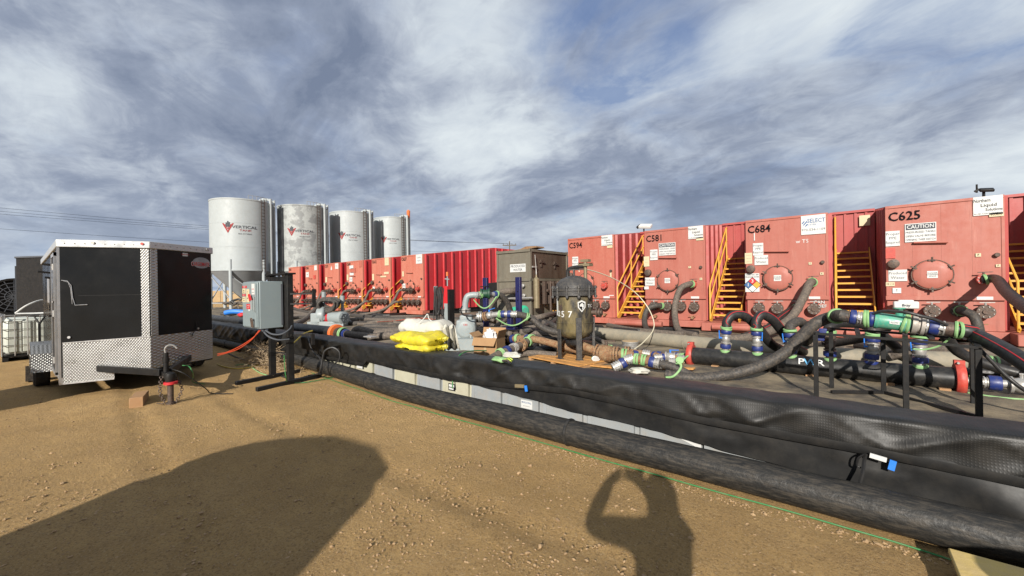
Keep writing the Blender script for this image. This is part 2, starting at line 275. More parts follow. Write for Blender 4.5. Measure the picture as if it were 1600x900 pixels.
# ------------------------------------------------------------------ mesh builder
class MB:
    def __init__(s, o=None):
        s.v = []; s.f = []; s.o = V(o) if o is not None else V((0,0,0))
    def add(s, vs, fs):
        b = len(s.v); s.v += [tuple(V(p)-s.o) for p in vs]; s.f += [tuple(b+i for i in f) for f in fs]; return s
    def box(s, x0, y0, z0, x1, y1, z1):
        return s.add([(x0,y0,z0),(x1,y0,z0),(x1,y1,z0),(x0,y1,z0),(x0,y0,z1),(x1,y0,z1),(x1,y1,z1),(x0,y1,z1)],
                     [(3,2,1,0),(4,5,6,7),(0,1,5,4),(1,2,6,5),(2,3,7,6),(3,0,4,7)])
    def obox(s, c, ax, ay, az, hx, hy, hz):
        c = V(c); ax = V(ax).normalized()*hx; ay = V(ay).normalized()*hy; az = V(az).normalized()*hz; vs = []
        for k in (-1,1):
            for (i, j) in ((-1,-1),(1,-1),(1,1),(-1,1)): vs.append(c+ax*i+ay*j+az*k)
        return s.add(vs, [(3,2,1,0),(4,5,6,7),(0,1,5,4),(1,2,6,5),(2,3,7,6),(3,0,4,7)])
    def bar(s, a, b, w, h=None):
        a = V(a); b = V(b); d = (b-a); L = d.length; d.normalize(); up = V((0,0,1)) if abs(d.z) < 0.95 else V((1,0,0))
        sx = d.cross(up).normalized(); uz = sx.cross(d).normalized(); h = h or w
        return s.obox((a+b)/2, sx, d, uz, w/2, L/2, h/2)
    def prism(s, poly, axis, a0, a1):
        # poly in the two other axes order; axis 0: (y,z), 1: (x,z), 2: (x,y)
        def mk(p, a): return (a, p[0], p[1]) if axis == 0 else ((p[0], a, p[1]) if axis == 1 else (p[0], p[1], a))
        n = len(poly); vs = [mk(p, a0) for p in poly]+[mk(p, a1) for p in poly]
        fs = [tuple(range(n))[::-1], tuple(range(n, 2*n))]+[(i, (i+1) % n, n+(i+1) % n, n+i) for i in range(n)]
        return s.add(vs, fs)
    def lathe(s, c, ax, prof, n=16, cap=True):
        # prof: list of (t along axis, radius)
        c = V(c); ax = V(ax).normalized(); q = V((0,0,1)) if abs(ax.z) < 0.9 else V((1,0,0))
        e1 = ax.cross(q).normalized(); e2 = ax.cross(e1).normalized(); vs = []; fs = []
        for (t, r) in prof:
            for i in range(n):
                a = 2*pi*i/n; vs.append(c+ax*t+(e1*cos(a)+e2*sin(a))*r)
        for k in range(len(prof)-1):
            for i in range(n):
                j = (i+1) % n; fs.append((k*n+i, k*n+j, (k+1)*n+j, (k+1)*n+i))
        if cap: fs.append(tuple(range(n))[::-1]); fs.append(tuple((len(prof)-1)*n+i for i in range(n)))
        return s.add(vs, fs)
    def cyl(s, a, b, r, n=14, r2=None):
        a = V(a); b = V(b); return s.lathe(a, b-a, [(0, r), ((b-a).length, r2 if r2 is not None else r)], n)
    def tube(s, pts, r, n=10, rf=None, cap=True):
        pts = [V(p) for p in pts]; vs = []; fs = []; T = []
        for i in range(len(pts)):
            a = pts[max(0, i-1)]; b = pts[min(len(pts)-1, i+1)]; T.append((b-a).normalized())
        q = V((0,0,1)) if abs(T[0].z) < 0.9 else V((1,0,0)); e = T[0].cross(q).normalized()
        for i, p in enumerate(pts):
            e = (e - T[i]*e.dot(T[i])).normalized(); g = T[i].cross(e)
            rr = r*(rf(i/(len(pts)-1)) if rf else 1)
            for k in range(n): a = 2*pi*k/n; vs.append(p+(e*cos(a)+g*sin(a))*rr)
        for i in range(len(pts)-1):
            for k in range(n): j = (k+1) % n; fs.append((i*n+k, i*n+j, (i+1)*n+j, (i+1)*n+k))
        if cap: fs.append(tuple(range(n))[::-1]); fs.append(tuple((len(pts)-1)*n+k for k in range(n)))
        return s.add(vs, fs)
    def torus(s, c, ax, R, r, n=18, m=7, sq=1.0):
        c = V(c); ax = V(ax).normalized(); q = V((0,0,1)) if abs(ax.z) < 0.9 else V((1,0,0))
        e1 = ax.cross(q).normalized(); e2 = ax.cross(e1).normalized(); vs = []; fs = []
        for i in range(n):
            a = 2*pi*i/n; d = e1*cos(a)+e2*sin(a)
            for k in range(m): b = 2*pi*k/m; vs.append(c+d*(R+r*cos(b))+ax*(r*sq*sin(b)))
        for i in range(n):
            for k in range(m): i2 = (i+1) % n; k2 = (k+1) % m; fs.append((i*m+k, i2*m+k, i2*m+k2, i*m+k2))
        return s.add(vs, fs)
    def build(s, name, mt, parent=None, bev=0, sharp=35, fix=True):
        me = bpy.data.meshes.new(name); me.from_pydata(s.v, [], s.f)
        if fix:
            bm = bmesh.new(); bm.from_mesh(me); bmesh.ops.recalc_face_normals(bm, faces=bm.faces); bm.to_mesh(me); bm.free()
        me.polygons.foreach_set('use_smooth', [True]*len(me.polygons)); me.set_sharp_from_angle(angle=radians(sharp)); me.materials.append(mt); me.update()
        o = bpy.data.objects.new(name, me); COL.objects.link(o)
        if parent is not None: o.parent = parent
        if bev:
            bv = o.modifiers.new('bevel', 'BEVEL'); bv.width = bev; bv.segments = 2; bv.limit_method = 'ANGLE'; bv.angle_limit = radians(40)
        return o
def thing(name, label, cat, loc=(0,0,0), group=None, rz=0):
    o = bpy.data.objects.new(name, None); COL.objects.link(o); o.location = loc; o.rotation_euler = (0,0,rz); o.empty_display_size = 0.1
    o['label'] = label; o['category'] = cat
    if group: o['group'] = group
    return o
def tag(o, label, cat, group=None):
    o['label'] = label; o['category'] = cat
    if group: o['group'] = group
    return o
def setting(o, kind='structure'): o['kind'] = kind; return o
def smooth(pts, seg=6):
    pts = [V(p) for p in pts]; q = [pts[0]*2-pts[1]]+pts+[pts[-1]*2-pts[-2]]; out = []
    for i in range(1, len(q)-2):
        for k in range(seg):
            t = k/seg; a, b, c, d = q[i-1], q[i], q[i+1], q[i+2]
            out.append(0.5*((2*b)+(c-a)*t+(2*a-5*b+4*c-d)*t*t+(3*b-a-3*c+d)*t**3))
    out.append(pts[-1]); return out
FONTS = {}
def text(parent, s, size, pos, mt, bold=False, rot=(pi/2,0,0), wrapR=None, center=None, ext=0.0, name='lettering', sx=1.0, align='CENTER', off=0.0):
    key = (s, size, bold, sx, align, ext)
    cu = bpy.data.curves.new('txt', 'FONT'); cu.body = s; cu.size = size; cu.align_x = align; cu.align_y = 'CENTER'; cu.extrude = ext; cu.offset = 0.012*size if bold else 0; cu.resolution_u = 2
    cu.space_line = 0.95
    to = bpy.data.objects.new('txt', cu); COL.objects.link(to); bpy.context.view_layer.update()
    me = bpy.data.meshes.new_from_object(to); bpy.data.objects.remove(to); bpy.data.curves.remove(cu)
    for v in me.vertices: v.co.x *= sx
    if wrapR:
        # wrap on a cylinder about `center` (local, vertical axis); pos = (azimuth, height)
        for v in me.vertices:
            a = pos[0]+v.co.x/wrapR; v.co = V((center[0]+wrapR*sin(a), center[1]-wrapR*cos(a), pos[1]+v.co.y))
    me.materials.clear(); me.materials.append(mt); me.name = name
    o = bpy.data.objects.new(name, me); COL.objects.link(o); o.parent = parent
    if not wrapR: o.location = pos; o.rotation_euler = rot
    return o
def subd(mb, it=1): return mb
def jit(a): return random.uniform(-a, a)
# ------------------------------------------------------------------ ground
def ground():
    mb = MB(); xs = []; x = -60.0
    def axis(lo, hi, c0, c1, fine, coarse):
        a = [c0]
        while a[-1] < c1: a.append(a[-1]+fine)
        s = fine
        while a[-1] < hi: s = min(s*1.35, coarse); a.append(a[-1]+s)
        s = fine; b = [c0]
        while b[-1] > lo: s = min(s*1.35, coarse); b.append(b[-1]-s)
        return b[::-1][:-1]+a
    xs = axis(-4500, 4500, -14, 3, 0.09, 900); ys = axis(-4500, 4500, -1.2, 3.9, 0.08, 900)
    vs = []
    for y in ys:
        for x in xs:
            z = 0.0; fade = 0.0
            if -60 < x < 40 and -40 < y < 40:
                fade = 1.0 if (-16 < x < 5 and -3 < y < 3.3) else 0.25
                if y > 3.3: fade = 0.0
                z = (noise.noise(V((x*0.5, y*0.5, 0)))*0.018+noise.noise(V((x*2.3, y*2.3, 3)))*0.011+noise.noise(V((x*6, y*6, 7)))*0.006)*fade
                z += 0.07*math.exp(-(((x+8.55)/0.8)**2+((y-0.95)/0.5)**2))     # small heap under the trailer
            for (yc, kk) in ((2.35, 0.03), (0.75, -0.05)):
                dd = (y-yc-kk*x-0.15*sin(x*0.35)); z -= 0.020*math.exp(-(dd/0.13)**2)*(1+0.5*sin(x*42+dd*25))*fade if x < 2 else 0; z += 0.010*math.exp(-((abs(dd)-0.2)/0.06)**2)*fade
            if y > 3.9 or x < -45: z -= 0.02
            vs.append((x, y, z))
    n = len(xs); fs = [(j*n+i, j*n+i+1, (j+1)*n+i+1, (j+1)*n+i) for j in range(len(ys)-1) for i in range(n-1)]
    mb.add(vs, fs); return mb.build('ground', M_grd, sharp=180, fix=False)
setting(ground())
def gravel():
    mb = MB(); ico = [V((0,0,1)), V((0.9,0,0.3)), V((0.25,0.85,0.3)), V((-0.75,0.5,0.3)), V((-0.7,-0.55,0.3)), V((0.3,-0.85,0.3)), V((0.5,0.5,-0.7)), V((-0.6,0.1,-0.7)), V((0.2,-0.6,-0.7))]
    fs = [(0,1,2),(0,2,3),(0,3,4),(0,4,5),(0,5,1),(1,6,2),(2,6,3),(3,6,7),(3,7,4),(4,7,8),(4,8,5),(5,8,1),(1,8,6),(6,8,7)]
    def stone(x, y, s, z=0.0):
        a = random.random()*6.3; ca, sa = cos(a), sin(a); sx = s*random.uniform(0.8,1.5); sy = s*random.uniform(0.7,1.0); sz = s*random.uniform(0.45,0.8)
        mb.add([(x+ca*p.x*sx*(1+jit(.2))-sa*p.y*sy, y+sa*p.x*sx+ca*p.y*sy*(1+jit(.2)), z+s*0.15+p.z*sz*(1+jit(.15))) for p in ico], fs)
    k = 0
    while k < 17000:
        d = random.uniform(0.8, 3.4)**2.0; a = random.uniform(-58, 52); a = radians(a); f = d*cos(a); r = d*sin(a)
        p = _F*f+_R*r
        if p.y > 3.42 or (p.x < -9.6 and p.y > 0.4) or f < 1.0: continue
        k += 1
        c = noise.noise(V((p.x*0.9, p.y*0.9, 5)))
        if c < 0.0 and random.random() < 0.55: continue
        s = 0.0035+0.0105*random.random()**3.5
        if random.random() < 0.02: s = random.uniform(0.010, 0.022)
        stone(p.x, p.y, s)
    for k in range(1300):      # spill of stones along the pipe foot
        x = random.uniform(-9, 1.5); stone(x, 3.47-abs(random.gauss(0, 0.10)), random.uniform(0.004, 0.013)*(1.0 if random.random() < 0.95 else 1.7))
    o = mb.build('gravel', M_stone, sharp=20, fix=False); return setting(o, 'stuff')
gravel()
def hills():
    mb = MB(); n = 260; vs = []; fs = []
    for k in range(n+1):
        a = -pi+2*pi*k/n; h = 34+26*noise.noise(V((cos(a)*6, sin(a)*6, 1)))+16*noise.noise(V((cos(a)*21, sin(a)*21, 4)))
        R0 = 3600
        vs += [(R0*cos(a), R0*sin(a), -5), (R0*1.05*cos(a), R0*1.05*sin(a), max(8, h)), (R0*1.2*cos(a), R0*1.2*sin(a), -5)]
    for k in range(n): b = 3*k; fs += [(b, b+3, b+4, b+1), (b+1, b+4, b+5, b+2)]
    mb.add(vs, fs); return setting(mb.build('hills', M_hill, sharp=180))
hills()
# ------------------------------------------------------------------ containment floor, wall and liner
FZ = 0.03
def floor_liner():
    mb = MB(); xs = [-52+0.16*i for i in range(int(62/0.16))]; ys = [4.9+0.16*i for i in range(66)]+[16, 18, 22, 30]
    vs = []
    for y in ys:
        for x in xs:
            z = FZ-0.015
            if y < 16:
                w = noise.noise(V((x*0.7, y*1.6, 2))); w2 = 1-abs(noise.noise(V((x*0.9+y*0.5, y*2.2-x*0.4, 5))))*2.2; z += 0.035*max(0, w)+0.03*max(0, w2)**3+0.02*abs(noise.noise(V((x*2.1+y, y*2.6, 8))))
            vs.append((x, y, z))
    n = len(xs); fs = [(j*n+i, j*n+i+1, (j+1)*n+i+1, (j+1)*n+i) for j in range(len(ys)-1) for i in range(n-1)]
    mb.add(vs, fs); return mb.build('liner_floor', M_floor, sharp=180, fix=False)
setting(floor_liner())
wall = thing('containment_wall', 'long low wall of cream and grey plastic panels under black liner', 'wall', (-3, 4.2, 0))
x = -46.0; k = 0
while x < 7:
    mt = M_wall1 if -9.5 < x < -4.4 and k not in (66, 68) else M_wall2; k += 1
    mb = MB((-3, 4.2, 0)); w = 0.60
    mb.prism([(4.015,0.0),(4.045,0.60),(4.45,0.60),(4.5,0.0)], 0, x+0.006, x+w-0.006)
    mb.box(x+0.05, 3.988, 0.0, x+w-0.05, 4.016, 0.40)
    for q in (0.0,): mb.prism([(3.975,0.0),(3.995,0.45),(4.02,0.45),(4.02,0.0)], 0, x+0.02, x+0.075)
    mb.build('wall_panel', mt, wall); x += w
def wr(x, s):    # wrinkle along the wall
    return noise.noise(V((x*1.1, s*1.7, 11.0)))
def drape():
    root = thing('liner_drape', 'black textured liner draped over the low wall and folded down its face', 'liner', (-3, 4.0, 0.6))
    xs = [-47+0.05*i for i in range(int(53.5/0.05))]
    puck = [(-2.15, 0.42, 0.30), (-0.86, 0.40, 0.34), (0.22, 0.38, 0.26), (-4.1, 0.44, 0.2)]
    def curve(px, Y):
        pts = [P(u, v, Y=Y) for (u, v) in px]; return [(p.x, p.z) for p in pts]
    def ev(pts, x):
        if x <= pts[0][0]: return pts[0][1]
        for (a, b), (c, d) in zip(pts, pts[1:]):
            if a <= x <= c: return b+(d-b)*(x-a)/max(1e-6, c-a)
        return pts[-1][1]
    LOW = curve([(470,553),(530,562),(571,570),(575,562),(629,575),(697,589),(727,596),(786,612),(860,633),(911,645),(972,659),(1061,683),(1099,695),(1200,721),(1400,775)], 3.945)
    HEM = curve([(832,605),(887,611),(1000,635),(1100,657),(1200,676),(1349,702),(1600,754)], 3.915)
    def low_(x): return max(0.02, ev(LOW, x)+0.012*noise.noise(V((x*2.3, 4, 1)))+0.008*noise.noise(V((x*7, 4, 1))))
    def hem(x):        # lower edge of the textured sheet
        if x < HEM[0][0]: k = min(1, (HEM[0][0]-x)/1.5); return ev(HEM, x)*(1-k)+(low_(x)+0.006)*k
        return ev(HEM, x)+0.012*noise.noise(V((x*0.8, 0, 1)))
    def prof(x):
        h = hem(x); ps = []
        for t in range(13): z = h+(0.632-h)*t/12; ps.append((3.935+0.02*(t/12), z, t*9/12))
        ps += [(3.966, 0.654, 9.5), (3.995, 0.664, 10), (4.10, 0.664, 11), (4.22, 0.660, 12), (4.32, 0.655, 13), (4.44, 0.645, 14), (4.49, 0.60, 15), (4.54, 0.34, 16), (4.62, 0.12, 17), (4.76, 0.05, 18), (5.05, 0.040, 19)]
        return ps
    vs = []; npf = 24
    for x in xs:
        for (y, z, t) in prof(x):
            a = noise.noise(V((x*1.3+z*1.2, z*2.2, 4)))*0.022+noise.noise(V((x*3.2+z*3.0, z*3.0, 9)))*0.013+noise.noise(V((x*4.5+z*1.5, z*0.8, 21)))*0.020
            q1 = 1-abs(noise.noise(V((x*1.5-z*2.4, z*0.9, 31))))*2; q2 = 1-abs(noise.noise(V((x*2.6+z*3.6, z*1.1, 37))))*2
            fold = (max(0, q1)**4*0.038+max(0, q2)**5*0.026)*(0.35+0.65*sin(min(1, t/9)*pi))
            yy = y-(a+fold if t < 11 else 0)*1.1
            zz = z+((a-fold)*0.45 if t >= 9 else 0)+(noise.noise(V((x*0.6, 0, 6)))*0.014 if t >= 6 else 0)+(0.012*noise.noise(V((x*3, y*7, 2))) if t > 9.6 else 0)
            for (xp, zp, wp) in puck:
                d = hypot((x-xp)/wp, (z-zp)/0.14)
                if t < 10 and d < 2.2: yy += 0.045*math.exp(-d*d*6)-0.010*math.exp(-((d-0.8)**2)*9)+0.014*sin(9*atan2(z-zp, x-xp))*math.exp(-d*1.1)
            yy = min(yy, 3.972) if t < 9 else yy
            vs.append((x, yy, zz))
    fs = [(i*npf+j, (i+1)*npf+j, (i+1)*npf+j+1, i*npf+j+1) for i in range(len(xs)-1) for j in range(npf-1)]
    MB((-3,4.0,0.6)).add(vs, fs).build('liner_sheet', M_lin, root, sharp=180, fix=False)
    # smooth lower flap
    lo = low_
    vs = []; npf = 9
    for x in xs:
        l = lo(x); h = max(hem(x)+0.03, l+0.004)
        for j in range(npf):
            z = l+(h-l)*j/(npf-1); a = noise.noise(V((x*1.1+z*2, z*2.5, 14)))*0.02+noise.noise(V((x*3.1-z*2, z*3, 19)))*0.007
            dz = 0.0
            bulge = 0.10*math.exp(-((x-0.75-(0.35-z)*1.2)/0.22)**2)*(1-j/(npf-1)) if x > 0 else 0
            for (xp, zp, wp) in puck:
                d = hypot((x-xp)/wp, (z-zp)/0.14)
                if d < 2.2: bulge += 0.012*math.exp(-((d-0.9)**2)*9)-0.012*sin(9*atan2(z-zp, x-xp))*math.exp(-d*1.1)
            vs.append((x, min(3.972, 3.952+a-bulge-0.02*(1-j/(npf-1))), z))
    fs = [(i*npf+j, (i+1)*npf+j, (i+1)*npf+j+1, i*npf+j+1) for i in range(len(xs)-1) for j in range(npf-1)]
    MB((-3,4.0,0.6)).add(vs, fs).build('lower_flap', M_lins, root, sharp=180, fix=False)
    # welded seam band
    vs = []
    for x in xs[::2]:
        h = hem(x); yb = 3.897+0.01*noise.noise(V((x, 0, 0)))
        vs += [(x, yb-0.001, h+0.035), (x, yb-0.006, h), (x, yb+0.004, h-0.03)]
    fs = [(i*3+j, (i+1)*3+j, (i+1)*3+j+1, i*3+j+1) for i in range(len(xs[::2])-1) for j in range(2)]
    MB((-3,4.0,0.6)).add(vs, fs).build('seam_band', M_lins, root, sharp=180, fix=False)
    return root
drape()
# big scuffed pipe at the wall foot, in welded lengths
bp_ = thing('drain_pipe', 'long scuffed black pipe lying on dirt at the foot of the wall', 'pipe', (-3, 3.62, 0))
joints = [P(570,590,Y=3.6).x, P(888,660,Y=3.6).x]
ends = [-46, -24, -14, joints[0], joints[1], 6.5]
def pipey(x): return 3.63+(0.0 if x > -5 else min(0.35, (-5-x)*0.075))
for a, b in zip(ends, ends[1:]):
    n = max(2, int((b-a)/0.16)); pts = []
    for i in range(n+1):
        x = a+(b-a)*i/n; pts.append((x, pipey(x)+0.012*noise.noise(V((x*0.6,0,2))), 0.132+0.006*noise.noise(V((x*0.8,5,2)))))
    MB((-3,3.62,0)).tube(pts, 0.13, 22, rf=lambda t: 1+0.018*noise.noise(V((t*60, 0, a)))).build('pipe_length', M_bigp, bp_, sharp=60)
for j in ends[1:-1]: MB((-3,3.62,0)).torus((j, pipey(j), 0.132), (1,0.0,0), 0.131, 0.010, 24, 8, 1.8).build('weld_bead', M_bpipe, bp_)
# green cable at pipe foot
pts = []
x = -8.2
while x < 0.55:
    pts.append((x, pipey(x)-0.155+0.02*noise.noise(V((x*1.4, 0, 9))), 0.012)); x += 0.25
pts += [(0.62, 3.40, 0.015), (0.60, 3.27, 0.015), (0.50, 3.19, 0.012), (0.42, 3.05, 0.012), (0.43, 2.9, 0.012), (0.6, 2.7, 0.01)]
tag(MB().tube(smooth(pts, 3), 0.006, 6).build('ground_cable', M_grnc), 'thin green cable running along the dirt beside the big pipe', 'cable')
# ------------------------------------------------------------------ frac tanks
YT = 15.6; TWD = 2.195
def valve(parent, x, z, dark=True, y=0.0, handle=True, r=0.11):
    f = MB().lathe((x,y,z), (0,-1,0), [(0,r*0.55),(0.09,r*0.55),(0.09,r*1.3),(0.13,r*1.3),(0.13,r*0.9),(0.20,r*0.9),(0.20,r*1.3),(0.24,r*1.3),(0.24,r*0.5),(0.27,r*0.5)], 18).build('valve', M_dkiron if dark else M_clamp, parent)
    b = MB()
    for k in range(8): a = pi/8+k*pi/4; b.cyl((x+cos(a)*r*1.05, y-0.24, z+sin(a)*r*1.05), (x+cos(a)*r*1.05, y-0.262, z+sin(a)*r*1.05), 0.013, 6)
    setting(b.build('bolts', M_steel, f), 'stuff')
    if handle:
        MB().cyl((x,y-0.165,z+r*0.8),(x,y-0.165,z+r*1.75),0.022,8).bar((x-0.10,y-0.165,z+r*1.8),(x+0.16,y-0.165,z+r*1.85),0.03,0.02).build('handle', M_steel if dark else M_dkiron, f)
    return f
def hatch(parent, x, z, R, mt, y=0.0):
    h = MB().lathe((x,y,z), (0,-1,0), [(0,R*1.0),(0.07,R*1.0),(0.07,R*1.06),(0.10,R*1.06),(0.10,R*1.02),(0.125,R*0.99),(0.138,R*0.93),(0.150,R*0.5),(0.152,0.02)], 40).build('hatch', mt, parent)
    MB().torus((x,y-0.10,z),(0,1,0),R*1.065,0.012,40,6).build('rim', M_dkiron, h)
    MB().box(x-0.10,y-0.158,z-0.09,x+0.10,y-0.152,z+0.10).build('hatch_plate', M_wht if R > 0.36 else mt, h); text(h, 'DANGER\nCONFINED\nSPACE', 0.045, (x,y-0.161,z), M_ink)
    for k in range(6):
        a = radians(90+60*k); c = V((x+cos(a)*R*1.03, y-0.10, z+sin(a)*R*1.03)); d = V((cos(a), 0, sin(a))); t = V((-sin(a), 0, cos(a)))
        MB().bar(c-d*0.05+V((0,-0.02,0)), c+d*0.085+V((0,-0.05,0)), 0.045, 0.035).bar(c-t*0.07+V((0,-0.055,0)), c+t*0.07+V((0,-0.055,0)), 0.03, 0.03).cyl(c+V((0,0.04,0)), c+V((0,-0.08,0)), 0.013, 8).build('clamp', M_dkiron, h)
    return h
def rail_tube(mb, pts, r=0.028): return mb.tube([V(p) for p in pts], r, 8)
def make_tank(name_txt, X0, label, group, redf, reds, shoulder=True, stairs=True, skid=True, ribs_right=True, left_group=False):
    t = thing('frac_tank', label, 'frac tank', (X0, YT, 0), group)
    w = TWD
    body = MB().prism([(0,1.20),(0,3.77),(6.5,4.58),(11.5,4.58),(11.5,0.34),(0.06,0.34),(0.06,1.20)], 0, 0, w).build('body', redf, t, bev=0.012)
    # side ribs: real raised posts; right side and left side
    for sx in ((w, w+0.09), (-0.06, 0.0)):
        yy = 0.12; k = 0
        while yy < 11.3:
            zt = min(4.55, 3.74+0.1246*yy)
            MB().prism([(sx[0], yy), (sx[1], yy+0.035) , (sx[1], yy+0.125), (sx[0], yy+0.16)] if sx[0] > 0 else [(sx[1], yy), (sx[1], yy+0.16), (sx[0], yy+0.125), (sx[0], yy+0.035)], 2, 0.36, zt).build('rib', reds, t)
            yy += 0.72; k += 1
    # side skins (own colour)
    MB().prism([(0.16,0.36),(0.16,3.775),(6.5,4.565),(11.4,4.565),(11.4,0.36)], 0, w, w+0.006).build('side_skin', reds, t)
    MB().prism([(0.1,0.36),(0.1,3.765),(6.5,4.565),(11.4,4.565),(11.4,0.36)], 0, -0.006, 0).build('side_skin', reds, t)
    # front frame: ledge, lower panel, corner lips, seams
    MB().box(-0.015,-0.035,1.12,w+0.015,0.0,1.24).build('front_ledge', redf, t, bev=0.008)
    MB().box(0.02,0.035,0.34,w-0.02,0.062,1.13).build('lower_panel', redf, t)
    MB().box(0.0,-0.022,3.70,w,0.0,3.775).build('top_lip', redf, t, bev=0.006)
    for xs in (0.0, w-0.06): MB().box(xs,-0.014,1.24,xs+0.06,0.0,3.70).build('corner_strip', redf, t, bev=0.005)
    sm = MB()
    for q in (0.55, 1.10, 1.65): sm.box(q-0.006,-0.004,1.25,q+0.006,0.001,3.69)
    sm.build('seam', redf, t)
    MB().box(-0.05,-0.16,0.10,w+0.05,0.4,0.335).build('skid_beam', redf, t, bev=0.02)
    MB().box(0.1,0.4,0.06,w-0.1,11.0,0.33).build('underframe', M_blk, t)
    # fittings
    hatch(t, 0.90 if not left_group else 1.10, 1.81, 0.375 if not left_group else 0.33, redf)
    MB().cyl((0.56,-0.07,2.70),(1.21,-0.07,2.66),0.028,10).bar((0.58,0,2.70),(0.58,-0.08,2.70),0.03).bar((1.19,0,2.66),(1.19,-0.08,2.66),0.03).build('grab_bar', redf, t)
    MB().lathe((0.15,0,2.14),(0,-1,0),[(0,0.07),(0.05,0.07),(0.05,0.125),(0.16,0.125),(0.17,0.10)],20).build('vent_cap', M_dkiron, t)
    MB().lathe((2.05,0,2.27),(0,-1,0),[(0,0.05),(0.07,0.05),(0.07,0.055),(0.09,0.04)],14).build('sight_port', M_dkiron, t)
    for (x, z) in ((0.37,0.84),(0.88,0.84),(1.38,0.85),(1.83,0.84)): valve(t, x, z, dark=True, y=0.03, r=0.128)
    valve(t, 1.80, 1.66, dark=False, r=0.10)
    MB().cyl((0.40,0.03,0.44),(0.40,-0.12,0.44),0.05,12).bar((0.3,-0.1,0.50),(0.5,-0.1,0.50),0.02).build('drain_cock', M_rust, t)
    MB().cyl((1.75,0.03,0.44),(1.75,-0.12,0.44),0.05,12).bar((1.62,-0.1,0.50),(1.88,-0.1,0.52),0.02).build('drain_cock', M_rust, t)
    MB().box(1.70,-0.008,1.30-0.08,1.98,-0.040,1.30-0.16).box(1.7,-0.044,1.16,1.92,-0.036,1.22).build('data_plate', M_wht, t)
    if shoulder:
        MB().prism([(2.9,0.34),(2.9,4.13),(6.5,4.56),(11.4,4.56),(11.4,0.34)], 0, -1.265, -0.065).build('shoulder', reds, t)
        for q in range(4): MB().box(-1.16+q*0.28,2.86,0.36,-1.09+q*0.28,2.9,4.10).build('rib', reds, t)
        MB().box(-1.27,2.82,4.06,-0.06,2.9,4.14).build('shoulder_lip', reds, t)
        MB().box(-1.27,-0.72,0.06,0.55,-0.15,0.34).build('front_step', redf, t, bev=0.02)
        MB().cyl((-0.9,-0.80,0.22),(0.9,-0.80,0.22),0.10,16).build('skid_tube', redf, t)
        MB().box(-1.27,-0.15,0.06,-0.06,2.9,0.33).build('stair_base', redf, t)
    if stairs:
        xl, xr = (-1.12, -0.20); ys, zs = 0.25, 0.55
        st = MB().bar((xl+0.02,ys-0.35,0.34),(xl+0.02,ys+2.75,2.78),0.03,0.22).bar((xr-0.02,ys-0.35,0.34),(xr-0.02,ys+2.75,2.78),0.03,0.22).build('staircase', M_yel, t)
        for k in range(11):
            MB().box(xl+0.04,ys+0.265*k-0.10,zs+0.213*k-0.035,xr-0.04,ys+0.265*k+0.16,zs+0.213*k+0.02).build('tread', M_yel, st)
        hr = MB()
        a, b = V((xl,-0.10,1.62)), V((xl,2.75,3.95))
        rail_tube(hr, [V((xl,-0.10,0.36)), a-V((0,0,0.05)), a+V((0,0.04,0.02)), b-V((0,0.03,0.02)), b+V((0,0.1,0.01)), b+V((0,0.9,0.10))])
        rail_tube(hr, [V((xl,-0.10,1.10)), V((xl,2.75,3.42))]); rail_tube(hr, [V((xl,1.35,1.4)), V((xl,1.35,2.80))]); rail_tube(hr, [V((xl,2.75,2.6)), V((xl,2.75,3.95))])
        rail_tube(hr, [V((xl,2.75,3.42)), V((xl,3.7,3.50))]); rail_tube(hr, [V((xl,3.68,3.5)), V((xl,3.68,4.06))])
        hr.build('handrail', M_yel, st)
    if name_txt: text(t, name_txt, 0.34 if not left_group else 0.27, (0.06,-0.026,3.45 if not left_group else 3.55), M_ink, bold=True, align='LEFT', sx=0.88)
    return t
def sgn(t, u0, v0, u1, v1, lines, mt=None, tilt=0, name='sign'):
    """a plate on the tank face; its corner pixels give where it hangs on the plane of the face"""
    a = P(u0, v0, Y=YT); b = P(u1, v1, Y=YT); x0, x1 = a.x-t.location.x, b.x-t.location.x; z1, z0 = a.z, b.z
    y = -0.028
    s = MB().box(x0, y, z0, x1, -0.012, z1).build(name, mt or M_wht, t)
    h = z1-z0; w = x1-x0
    for (txt, fx, fz, sz, mm, bold) in lines:
        o = text(s, txt, sz*h, (x0+fx*w, y-0.003, z0+fz*h), mm, bold=bold)
        if o.dimensions.x > 0 :
            bpy.context.view_layer.update(); d = o.dimensions.x
            lim = 2*min(fx, 1-fx)*w*0.95
            if d > lim: o.scale.x = lim/d
    return s
XR = [-9.37, -5.893, -2.42, 1.055, 4.54]; NR = ['C594','C581','C684','C625','']
GR = 'red frac tanks with yellow stairs on the right'
LR = ['red frac tank marked C594 behind the grimy black vessel', 'red frac tank marked C581 with caution sign and round hatch', 'red frac tank marked C684 with hazard diamond and blue and white sign',
      'red frac tank marked C625, the nearest and largest, black stencil number', 'red frac tank at the right picture edge, mostly cut off, only stair and side showing']
TR = []
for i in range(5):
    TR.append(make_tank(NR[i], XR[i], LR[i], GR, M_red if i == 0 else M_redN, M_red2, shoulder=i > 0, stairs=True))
XL = [-38.49+3.355*i for i in range(6)]; NL = ['C601','C603','C573','C602','C612','C627']
LL = ['salmon red frac tank farthest left in the row, beside the black control stand', 'salmon red frac tank second from the left, small white notice on its face', 'salmon red frac tank third from the left with white drop emblem',
      'salmon red frac tank marked C602, behind the coiled hoses on the pump rack', 'salmon red frac tank marked C612 with cream notice at its top corner', 'bright red frac tank marked C627 with long ribbed side showing']
TLs = []
for i in range(6):
    TLs.append(make_tank(NL[i], XL[i], LL[i], 'salmon frac tanks in the far row', M_redL, M_redS, shoulder=False, stairs=(i in (3,4,5)), left_group=True))
